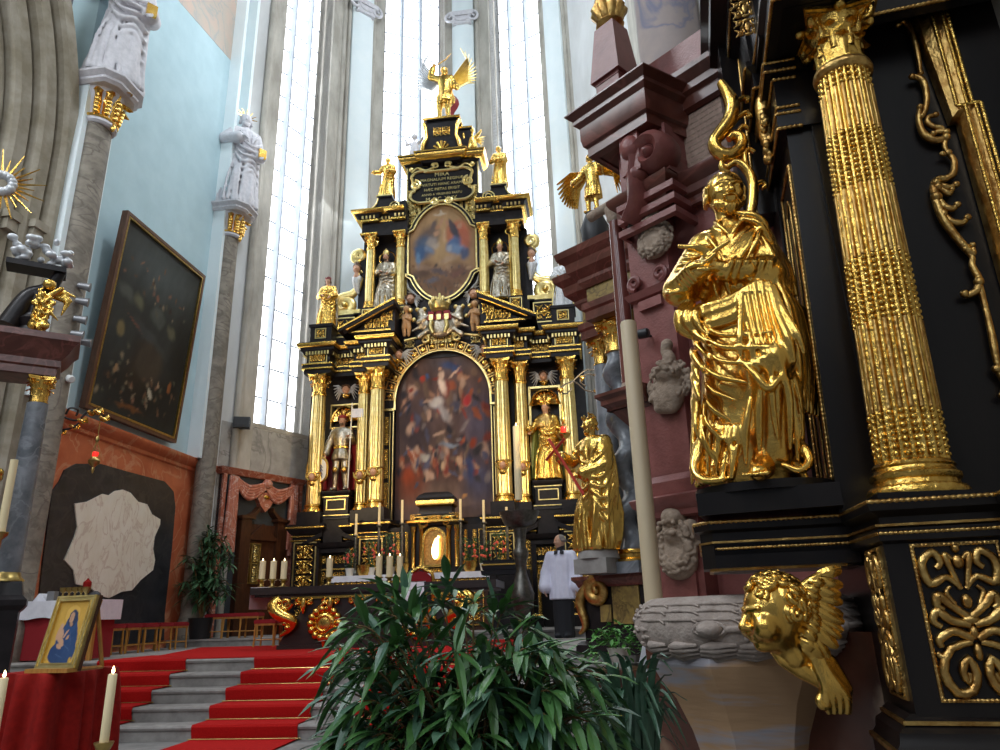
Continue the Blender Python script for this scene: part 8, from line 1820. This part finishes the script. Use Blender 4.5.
# ================================================================== CARVED PORTAL UNDER THE TALL WINDOW
pf=FAC[0][0]; PT=Frame(pf.o,math.degrees(pf.a),FZ+.15); t=thing('carved_portal','red marble drapery surround with dark wood portal and gilt grille','portal',PT)
q_=lambda x,y,d=-.2:PT.px(x,y,d)
xl=q_(220,520)[0]; xr=q_(301,520)[0]; zc2=q_(260,473)[1]; z0q=SZ
b=B(); b.box(xl,xr,-.12,.0,z0q,zc2-.12); ob('grey_backing',b,'speaker_grey',t)
b=B(); b.sweep([(xl-.06,.0),(xl-.06,-.2),(xr+.02,-.2),(xr+.02,.0)],[(-.1,zc2-.16),(.0,zc2-.15),(.03,zc2-.1),(.07,zc2-.05),(.1,zc2),(-.1,zc2+.02)]); b.box(xl,xl+.1,-.2,0,z0q,zc2-.12); b.box(xr-.42,xr,-.2,0,z0q,zc2-.12); ob('marble_surround',b,'red_marble',t,30)
ww=xr-xl
b=B()
for j in range(5): # swags
    for s0,s1 in ((.12,.52),(.48,.86)):
        P=spline([(xl+ww*s0,-.24,zc2-.2-.03*j),(xl+ww*(s0*.6+s1*.4),-.3,zc2-.42-.075*j),(xl+ww*s1,-.26,zc2-.22-.03*j)],14); b.tube(P,[.035,.06,.035],n=7)
for x_ in (.1,.86):
    for k in range(4): b.tube(spline([(xl+ww*(x_-.03+.025*k),-.25,zc2-.2),(xl+ww*(x_-.04+.025*k),-.28,zc2-1.0),(xl+ww*(x_-.05+.03*k),-.26,zc2-1.9-.15*(k%2))],10),[.04,.065,.07],n=7)
b.ell((xl+ww*.5,-.28,zc2-.28),(.16,.09,.13),10,8); b.prism([(xl+ww*.36,zc2-.5),(xl+ww*.64,zc2-.5),(xl+ww*.56,zc2-.85),(xl+ww*.5,zc2-1.0),(xl+ww*.44,zc2-.85)],-.27,-.12,'xz'); ob('carved_drapery',b,'red_marble',t,60)
b=B(); b.ell((xl+ww*.5,-.29,zc2-.62),(.1,.03,.06),10,6); ob('gilded_emblem',b,'gold',t,60)
xd0,xd1=xl+ww*.22,xl+ww*.78; zd=q_(255,520)[1]; zp=q_(255,500)[1]
b=B(); b.box(xd0,xd0+.3,-.3,-.05,z0q,zd); b.box(xd1-.3,xd1,-.3,-.05,z0q,zd); b.box(xd0+.3,xd1-.3,-.18,-.05,z0q,zd-.1)
for s,xx in ((1,xd0-.05),(-1,xd1+.05)):
    b.prism([(xx,zd),(xx+s*.42,zd),(xx+s*.42,zd+.07),(xx,zd+.07)],-.36,-.05,'xz'); P=[(xx,zd+.07)]+[(xx+s*.6*sin(a),zd+.07+.42*(1-cos(a))) for a in np.linspace(0,1.2,8)]; Pi=[(x_,z_-.1) for x_,z_ in P[::-1][:-1]]+[(xx+s*.12,zd+.07)]; b.prism(P+Pi,-.34,-.05,'xz')
xm=(xd0+xd1)/2; b.prism([(xm-.42,zd-.42),(xm+.42,zd-.42),(xm,zd-.08)],-.26,-.1,'xz'); b.box(xm-.45,xm+.45,-.28,-.1,zd-.5,zd-.42); ob('wooden_case',b,'dark_wood',t,0)
g0,g1=q_(241,580),q_(259,545); xg=(g0[0]+g1[0])/2; gz1=q_(250,543)[1]; gz0=q_(250,584)[1]; gw=.27
b=B(); rectframe(b,xg-gw,xg+gw,gz0,gz1,.035,-.24,-.18); b.box(xg-.02,xg+.02,-.24,-.18,gz0,gz1); b.box(xg-gw,xg+gw,-.24,-.18,(gz0+gz1)/2-.02,(gz0+gz1)/2+.02)
for i in (0,1):
    for j in (0,1): xa_=xg-gw+.04+i*gw; za_=gz0+.04+j*(gz1-gz0)/2; ornament(b,xa_,xa_+gw-.07,za_,za_+(gz1-gz0)/2-.08,-.21,i+2*j,n=5)
ob('gilt_grille',b,'gold_pale',t,40)
# masonry lines of the wall under the window: faint blind block
# ================================================================== SIDE ALTAR ON THE RIGHT (beyond the red pier)
SA=Frame(PY(612,560,9.2)[:2],-38,0); t=thing('marble_side_altar','marble side altar with twisted grey column and gilded capitals beyond the red pier','altar',SA)
sa=lambda x,y,d=0.:SA.px(x,y,d)
xA=sa(580,600,-.1)[0]; xB=sa(648,600,-.1)[0]+.6; zS=sa(610,575,-.1)[1]
b=B(); b.box(xA+.04,xB,-.08,.9,FZ,zS-.1); b.sweep([(xA,.9),(xA,-.12),(xB,-.12)],[(0,FZ),(.05,FZ),(.05,FZ+.1),(0,FZ+.14)]); ob('base',b,'ebony_far',t)
b=B(); b.sweep([(xA,.9),(xA,-.12),(xB,-.12)],[(-.2,zS-.14),(.0,zS-.13),(.02,zS-.08),(.06,zS-.04),(.06,zS),(-.3,zS+.01)]); ob('base_cornice',b,'cornice_marble',t,30)
pa,pb_=sa(614,624,-.1),sa(638,585,-.1); b=B(); b.box(pa[0],pb_[0],-.1,-.05,pa[1],pb_[1]); b.box(sa(601,622,-.1)[0],sa(610,600,-.1)[0],-.1,-.05,sa(600,622,-.1)[1],sa(600,605,-.1)[1]); ob('yellow_panel',b,'yellow_marble',t,0)
b=B(); c=sa(596,590,-.15); b.tube(xz(spiral(c[0],c[1],.16,.04,1.4,PI/2,1,24),-.12),[.07,.05,.03],n=8,flat=1.3); b.ell((c[0],-.15,c[1]),.05,8,6); b.tube(xz(spline([(c[0]-.05,c[1]+.15),(c[0]-.28,c[1]-.1),(c[0]-.22,c[1]-.4),(c[0]-.32,c[1]-.5)],12),-.12),[.05,.07,.05,.02],n=7); ob('gilded_volute',b,'gold_old',t,60)
# twisted column
tc=sa(626,470,.05); zt0=sa(627,552,.05)[1]; zt1=sa(622,352,.05)[1]; rT=(sa(640,480,.05)[0]-sa(610,480,.05)[0])/2*.8
b=B(); n=110; ncol=24; V=[]
for i in range(n):
    u=i/(n-1); z_=zt0+(zt1-zt0)*u; ph=2*PI*4.0*u; am=rT*.42*min(1,10*u,10*(1-u)); rr_=rT*(.92-.12*u)
    for j in range(ncol): a=2*PI*j/ncol; V.append((tc[0]+am*cos(ph)+rr_*.85*cos(a),.05+am*sin(ph)+rr_*.85*sin(a),z_))
b.add(V,[(i*ncol+j,i*ncol+(j+1)%ncol,(i+1)*ncol+(j+1)%ncol,(i+1)*ncol+j) for i in range(n-1) for j in range(ncol)]); ob('twisted_column',b,'grey_marble',t,80)
b=B(); b.lathe([(rT*1.35,zt0-.14),(rT*1.4,zt0-.1),(rT*1.2,zt0-.08),(rT*1.25,zt0-.04),(rT*1.05,zt0-.02),(rT,zt0+.02)],28,c=(tc[0],.05,0)); ob('column_base',b,'gold',t,60)
b=B(); b.box(tc[0]-rT*1.5,tc[0]+rT*1.5,-.25,.4,zS,zt0-.13); ob('column_plinth',b,'grey_marble',t)
b=capital(rT*.75,sa(612,322,.05)[1]-zt1,8); b.v=[v+np.array((tc[0],.05,zt1)) for v in b.v]; ob('capital',b,'gold',t,60)
# smooth back column
bc=sa(607,420,.5); zb1_=sa(604,366,.5)[1]; rS=rT*.8
b=B(); b.lathe([(rS,zS),(rS,zS+1),(rS*.88,zb1_)],24,c=(bc[0],.5,0)); ob('back_column',b,'grey_marble',t,60)
b=capital(rS*.8,sa(600,338,.5)[1]-zb1_,8); b.v=[v+np.array((bc[0],.5,zb1_)) for v in b.v]; ob('capital',b,'gold',t,60)
zE=sa(612,322,.05)[1]
xe0=bc[0]-rS*1.2
b=B(); pth=[(xe0,1.2),(xe0,.28),(tc[0]-rT*1.3,.28),(tc[0]-rT*1.3,-.25),(xB,-.25)]
b.sweep(pth,[(-.1,zE-.02),(0,zE),(0,zE+.12),(.03,zE+.15),(.03,zE+.24),(-.05,zE+.26)]); 
b.sweep(pth,[(-.1,zE+.46),(.0,zE+.47),(.05,zE+.55),(.05,zE+.6),(.15,zE+.7),(.17,zE+.82),(.25,zE+.9),(.27,zE+.99),(-.3,zE+1.0)]); b.prism(pth+[(xB,1.2)],zE+.48,zE+.98,'xy'); ob('entablature',b,'cornice_marble',t,30)
b=B(); b.prism([(x_+(.03),y_+.03) for x_,y_ in pth]+[(xB,1.2)],zE,zE+.5,'xy'); ob('frieze',b,'yellow_marble',t,0)
b=B(); b.box(xe0+.25,xB,.75,1.2,zS,zE+.4); ob('back_wall',b,'speaker_grey',t)
# plinth, gold saint with red cross
gp=sa(599,563,-.3); gY=SA.W(gp[0],-.3,0); GF=Frame(gY[:2],-30,zS)
zg0=sa(599,566,-.3)[1]; zg1=sa(599,551,-.3)[1]; zg0=zS+.01
b=B(); b.box(-.22,.22,-.22,.22,zg0,zg0+(zg1-zg0)*.65); b.lathe([(.26,zg0+(zg1-zg0)*.65),(.24,zg1-.02),(.22,zg1)],20); single('statue_pedestal',b,'step_stone','grey stone pedestal under the gold saint with the red cross','pedestal',GF)
GF=Frame(gY[:2],-40,zg1); Hg=PY(588,416,SA.W(gp[0],-.3,0)[1])[2]-zg1
t,f,M_=figure('cross_saint_statue','shining gold saint statue holding a red cross beside the twisted column','statue',GF,zg1,Hg,seed=15,vox=.0085,beard=.55,long=.4,headgear='crown',hg_m='gold',yaw=-.5,nod=.1,fold_k=1.7,arms=[((-.16,-.05,.66),(-.18,-.16,.70)),((.16,-.04,.60),(-.02,-.15,.53))],rows=[(0,.145,.13,.12),(.06,.15,.13,.13),(.25,.135,.125,.13),(.45,.13,.115,.1),(.56,.135,.105,.07),(.66,.14,.105,.05),(.75,.135,.095,.03),(.80,.115,.075,.02),(.835,.065,.05,0)],sway=.03)
w=lambda p:M_[:3,:3]@np.array(p)+M_[:3,3]
a_=np.array(w((-.24,-.2,.84))); b_=np.array(w((.06,-.19,.38))); b=B(); b.tube([a_,b_],.022,n=4); m_=a_+(b_-a_)*.2; d_=nrm(b_-a_); pr_=nrm(np.cross(d_,(0,1,0))); b.tube([m_-pr_*.2,m_+pr_*.2],.02,n=4); addpart(t,'red_cross',b,'cross_red',20)
# dark vase with gilded angel on the side altar cornice
vp=sa(590,255,.35); VF=Frame(SA.W(vp[0]+.05,.45,0)[:2],-38,zE+1.0); zv=zE+1.0; zva=PY(593,215,SA.W(vp[0],.45,0)[1])[2]
b=B(); hv=zva-zv; b.lathe([(.22,zv),(.22,zv+.04),(.12,zv+.15*hv),(.09,zv+.25*hv),(.2,zv+.55*hv),(.22,zv+.75*hv),(.12,zv+hv)],18); b.box(-.26,.26,-.26,.26,zv-.01,zv+.03); single('vase_pedestal',b,'iron','dark vase shaped pedestal on the side altar cornice','pedestal',VF)
AFz=Frame(VF.o,-30,zva); t,f,M_=figure('gilded_angel_statue','gilded angel with spread wing on the dark vase beside the red pier','statue',AFz,zva,PY(593,168,VF.o[1])[2]-zva+.25,body='gold_leaf',rows=[(.25,.13,.11,.15),(.4,.125,.1,.12),(.5,.105,.085,.05),(.6,.1,.08,.03),(.72,.118,.08,.02),(.8,.1,.06,.0),(.835,.055,.045,0)],extra=legs,swath=False,arms=[((-.19,.0,.66),(-.26,-.1,.55)),((.18,-.0,.62),(.22,-.1,.7))],seed=19,long=.3)
w=lambda p:M_[:3,:3]@np.array(p)+M_[:3,3]
for s in (-1,1):
    b=B()
    for k in range(11):
        a=.25-.13*k; L=.62-.03*k; c0=np.array((s*(.06+.012*k),.08,.76-.012*k)); c1=c0+np.array((s*L*.5*cos(a*.5),.05,L*.4*sin(a)+.06)); c2=c0+np.array((s*L*cos(a),.06,L*sin(a)-.08)); b.tube([w(c0),w(c1),w(c2)],[.05,.075,.02],n=6,flat=.4)
    addpart(t,'wing',b,'gold_leaf')
# wrought iron lamp bracket between high altar and side altar
hf=Frame(PY(585,385,13.5)[:2],0,PY(585,395,13.5)[2]); t=thing('lamp_bracket','dark scrolled iron bracket with gilt tips between high altar and side altar','bracket',hf)
hb_=lambda x,y:hf.L(PY(x,y,13.5))
b=B()
for P in ([(597,392),(585,390),(575,382),(566,384),(560,390),(566,394),(572,388)],[(597,378),(590,374),(582,376),(580,382),(586,386)],[(600,372),(586,370),(570,384)]): b.tube(spline([hb_(*p) for p in P],24),.016,n=6)
ob('iron_scroll',b,'iron',t,50); b=B()
for p in ((597,392),(597,376),(560,390),(582,378)): b.ell(hb_(*p),.05,8,6); b.tube([hb_(p[0]-3,p[1]-2),hb_(p[0],p[1]+2),hb_(p[0]+3,p[1]-2)],[.02,.04,.015],n=6)
ob('gilded_tip',b,'gold',t,50); b=B(); b.tube([hb_(600,385),(.65,.6,hb_(600,385)[2])],.02,n=6); ob('wall_arm',b,'iron',t)
lf=Frame(PY(563.5,430,13.5)[:2],0,PY(564,445,13.5)[2]); t=thing('sanctuary_lamp','brass sanctuary lamp with red light hanging left of the gold cross saint','lamp',lf); zl=lambda y:PY(563.5,y,13.5)[2]
b=B(); b.lathe([(.01,zl(446)),(.05,zl(442)),(.03,zl(440)),(.13,zl(436)),(.14,zl(434)),(.05,zl(432))],14); b.lathe([(.01,zl(424)),(.05,zl(420)),(.02,zl(416)),(.03,zl(413)),(.008,zl(408))],10); b.tube([(0,0,zl(412)),(0,0,zl(392))],.008,n=5)
for k in range(3): a=2*PI*k/3; b.tube([(.12*cos(a),.12*sin(a),zl(434)),(.05*cos(a),.05*sin(a),zl(424)),(0,0,zl(418))],.007,n=5)
ob('brass_body',b,'gold',t,50); b=B(); b.lathe([(.05,zl(432)),(.06,zl(429)),(.055,zl(427))],14); ob('red_glass',b,'lamp_red',t,50)
# ================================================================== FOREGROUND PLANTS
def bush(name,label,o,spec,leafm,seed,nleaf,potc=None):
    pass
rnd=random.Random(77)
PBY=2.75; bc_=PY(475,760,PBY); f=Frame(bc_[:2],0,0); t=thing('willow_leaf_plant','large bushy plant with long narrow dark leaves in the foreground','plant',f)
zr=lambda y:PY(475,y,PBY)[2]
b=B(); b.lathe([(.19,0),(.24,.4),(.26,.42),(.22,.42),(.2,.35)],24); ob('pot',b,'white_pot',t,50)
LB=[B(),B(),B()]; SB=B()
def addbranch(P,nl,L0,w0,lo=.25):
    SB.tube(P,[.007,.0025],n=5)
    for m_ in range(nl):
        u=lo+(1-lo)*((m_+rnd.random())/nl); i=min(len(P)-2,int(u*(len(P)-1))); p=np.array(P[i])+(np.array(P[i+1])-np.array(P[i]))*((u*(len(P)-1))%1); tg=nrm(np.array(P[i+1])-np.array(P[i])); a=m_*2.4+rnd.uniform(-.4,.4)
        s_=nrm(np.cross(tg,(0,.3,1))); v_=np.cross(s_,tg); d=nrm(tg*.75+s_*cos(a)*.9+v_*sin(a)*.7+np.array((0,0,-.25)))
        L=L0*rnd.uniform(.65,1.2); bb=rnd.choice(LB); leafblade(bb,p,d,L,w0*L*rnd.uniform(.85,1.2),droop=rnd.uniform(.08,.45))
tgt=[]
for k in range(85):
    u=rnd.random(); x=335+280*u; 
    top=660-62*sin(PI*min(1,max(0,(x-330)/290))**.8)**.7 if x<605 else 690
    top+=max(0,x-490)*.42
    y=top+rnd.random()**1.3*(750-top)
    tgt.append((x,y,PBY+rnd.uniform(-.32,.35)))
tgt+=[(388,588,2.7),(376,596,2.7),(352,650,2.7),(335,695,2.65),(332,735,2.6),(322,745,2.6),(447,583,2.8),(438,600,2.75),(545,645,2.8),(580,668,2.7),(600,680,2.75),(405,612,2.6),(366,625,2.7),(505,610,2.8),(528,628,2.75),(358,678,2.6),(415,630,2.65),(398,596,2.75),(540,650,2.6),(365,740,2.5),(455,650,2.5),(500,665,2.5),(420,690,2.5),(450,720,2.45),(480,740,2.45),(540,720,2.5)]
for x,y,Y in tgt:
    e_=f.L(PY(x,y,Y)); s0=np.array((rnd.uniform(-.05,.05),rnd.uniform(-.05,.05),.4)); mid_=(s0+e_)/2+np.array((-(e_[0])*.15,0,.12)); P=spline([s0,s0*.5+mid_*.5+np.array((0,0,.06)),mid_,e_*.7+mid_*.3+np.array((0,0,.05)),e_],16)
    addbranch(P,19,.165,.20,.38)
ob('foliage',LB[0],'leaf_dark',t,0,fix=False); ob('foliage',LB[1],'leaf_blue',t,0,fix=False); ob('foliage',LB[2],'leaf_dark',t,0,fix=False); ob('stems',SB,'twig',t,50)
# strap leaved plant
f=Frame(PY(635,770,3.2)[:2],0,0); t=thing('strap_leaf_plant','grassy plant with long drooping strap leaves at the foot of the pulpit stem','plant',f)
b=B(); b.lathe([(.14,0),(.17,.3),(.18,.31),(.15,.31)],20); ob('pot',b,'black_pot',t,50)
b=B(); rnd=random.Random(5)
for k in range(95):
    x=rnd.uniform(575,690); y=rnd.uniform(650,760); e_=f.L(PY(x,y,3.1+rnd.uniform(-.25,.3))); s0=np.array((rnd.uniform(-.05,.05),rnd.uniform(-.05,.05),.3+.3*rnd.random())); top=(s0+e_)/2+np.array((0,0,.28)); P=spline([s0,top,e_],9); d=np.gradient(P,axis=0); G=[]
    for p,dd,wd in zip(P,d,[.5,.8,1,1,1,.95,.8,.5,.08]): sd=nrm(np.cross(dd,(0,.2,1)))*.011*wd; G.append([p-sd,p+np.array((0,0,-.004)),p+sd])
    b.grid(G)
ob('foliage',b,'leaf_blue',t,0,fix=False)
# small bright plant in white pot on a dark post
pY=5.6; c=PY(619,655,pY); zp0=PY(619,668,pY)[2]; zp1=PY(619,648,pY)[2]; f=Frame(c[:2],0,zp0)
b=B(); b.box(-.16,.16,-.16,.16,0,zp0-.04); b.box(-.19,.19,-.19,.19,zp0-.06,zp0); b.box(-.19,.19,-.19,.19,0,.1); single('dark_pillar_stand',b,'dark_wood','dark square wooden stand under the small white plant pot','stand',Frame(c[:2],-20,0))
t=thing('small_potted_plant','small bright green plant in white conical pot by the side altar','potted plant',f); b=B(); b.lathe([(.035,zp0),(.085,zp1),(.07,zp1),(.06,zp1-.02)],16); ob('pot',b,'white_pot',t,50)
b=B(); rnd=random.Random(3); b2=B()
for k in range(240):
    a=rnd.uniform(0,2*PI); r_=rnd.random()**.5*.22; p=np.array((r_*cos(a),r_*sin(a)*.7,zp1+.02+.17*rnd.random()*(1-r_*2)+ (-.08 if r_>.18 else 0))); leafblade(b,p,(rnd.uniform(-1,1),rnd.uniform(-1,.4),rnd.uniform(-.3,.8)),rnd.uniform(.04,.06),.03,droop=.2)
for k in range(12): a=rnd.uniform(0,2*PI); b2.tube([(0,0,zp1-.02),(.12*cos(a),.1*sin(a),zp1+.1)],.003,n=4)
ob('foliage',b,'leaf_small',t,0,fix=False); ob('stems',b2,'leaf_small',t)
# white notice sheet hanging on the pulpit foot
c=PY(644,664,3.35); nf=Frame(c[:2],15,c[2]-.1); zz=lambda y:PY(644,y,3.35)[2]; s1=PY(645,664,3.35)[0]-c[0]
t=thing('paper_notice','white paper sheet hanging beside the carved stone collar','paper',nf)
Pn=[(-10*s1,zz(679)),(3*s1,zz(677)),(3*s1,zz(647)),(0,zz(646))]; b=B(); b.prism(Pn,0,.002,'xz'); ob('sheet',b,'paper',t,0)
b=B(); b.box(-6*s1,2.6*s1,-.003,0,zz(668)-.002,zz(668)+.002); 
for k in range(3): b.box(-5*s1+k*s1*.5,1.5*s1,-.003,0,zz(672+k*1.6)-.001,zz(672+k*1.6)+.001)
ob('printed_lines',b,'ink',t,0)
# ================================================================== CAMERA, LIGHT
cam=bpy.data.cameras.new('camera'); co=bpy.data.objects.new('camera',cam); COL.objects.link(co)
cam.sensor_width=36; cam.lens=F/1000*36; cam.clip_start=.05; cam.clip_end=200
M4=np.eye(4); M4[:3,:3]=CR; M4[:3,3]=EYE; co.matrix_world=Matrix(M4.tolist()); bpy.context.scene.camera=co
w=bpy.data.worlds.new('world'); bpy.context.scene.world=w; w.use_nodes=True
bg=w.node_tree.nodes['Background']; bg.inputs['Color'].default_value=(.78,.86,1,1); bg.inputs['Strength'].default_value=.15
def area(name,loc,tgt,sx,sy,power,col):
    l=bpy.data.lights.new(name,'AREA'); l.shape='RECTANGLE'; l.size=sx; l.size_y=sy; l.energy=power; l.color=col
    o=bpy.data.objects.new(name,l); COL.objects.link(o); o.location=loc
    o.rotation_euler=(Vector(tgt)-Vector(loc)).to_track_quat('-Z','Y').to_euler(); return o
def spot(name,loc,tgt,power,col,ang=60,r=.12,blend=.6):
    l=bpy.data.lights.new(name,'SPOT'); l.energy=power; l.color=col; l.spot_size=math.radians(ang); l.spot_blend=blend; l.shadow_soft_size=r
    o=bpy.data.objects.new(name,l); COL.objects.link(o); o.location=loc
    o.rotation_euler=(Vector(tgt)-Vector(loc)).to_track_quat('-Z','Y').to_euler(); return o
# tall nave windows behind the camera (daylight)
for i,(x,y) in enumerate([(-13,-6),(-8,-11),(-1,-12),(5,-10)]):
    area('nave_window',(x,y,15),(-3,9,4),1.8,11,560,(.86,.93,1))
# clerestory windows on both sides
area('clerestory_window',(3,10,22),(-9.3,12,9),2.2,9,3600,(.86,.93,1))
area('clerestory_window',(-11,1.5,16),(2,4,2.5),2.2,8,1700,(.9,.95,1))
# apse windows' daylight into the choir
for k in range(3):
    fr,Ln=FAC[k]; c=fr.W(Ln/2,-.9,15); area('apse_window',c,(c[0]*.6-1.6,c[1]-8,4),1.5,14,160,(.84,.92,1))
# warm spotlights on the wall pillar towards the high altar
for i,(z,t) in enumerate([(6.6,(-2,18,5)),(6.2,(-5.2,18,5.5)),(5.8,(-3.8,18,10))]):
    spot('spotlight',(-8.4,9.9,z),t,900,(1,.72,.38),40)
spot('spotlight',(1.0,12.,5.5),(-3.8,18,5.5),900,(1,.72,.38),60)
sc=bpy.context.scene; vs=sc.view_settings; sc.display_settings.display_device='sRGB'
vs.view_transform='Standard'; vs.look='None'; vs.exposure=0.; vs.gamma=1; vs.use_curve_mapping=False
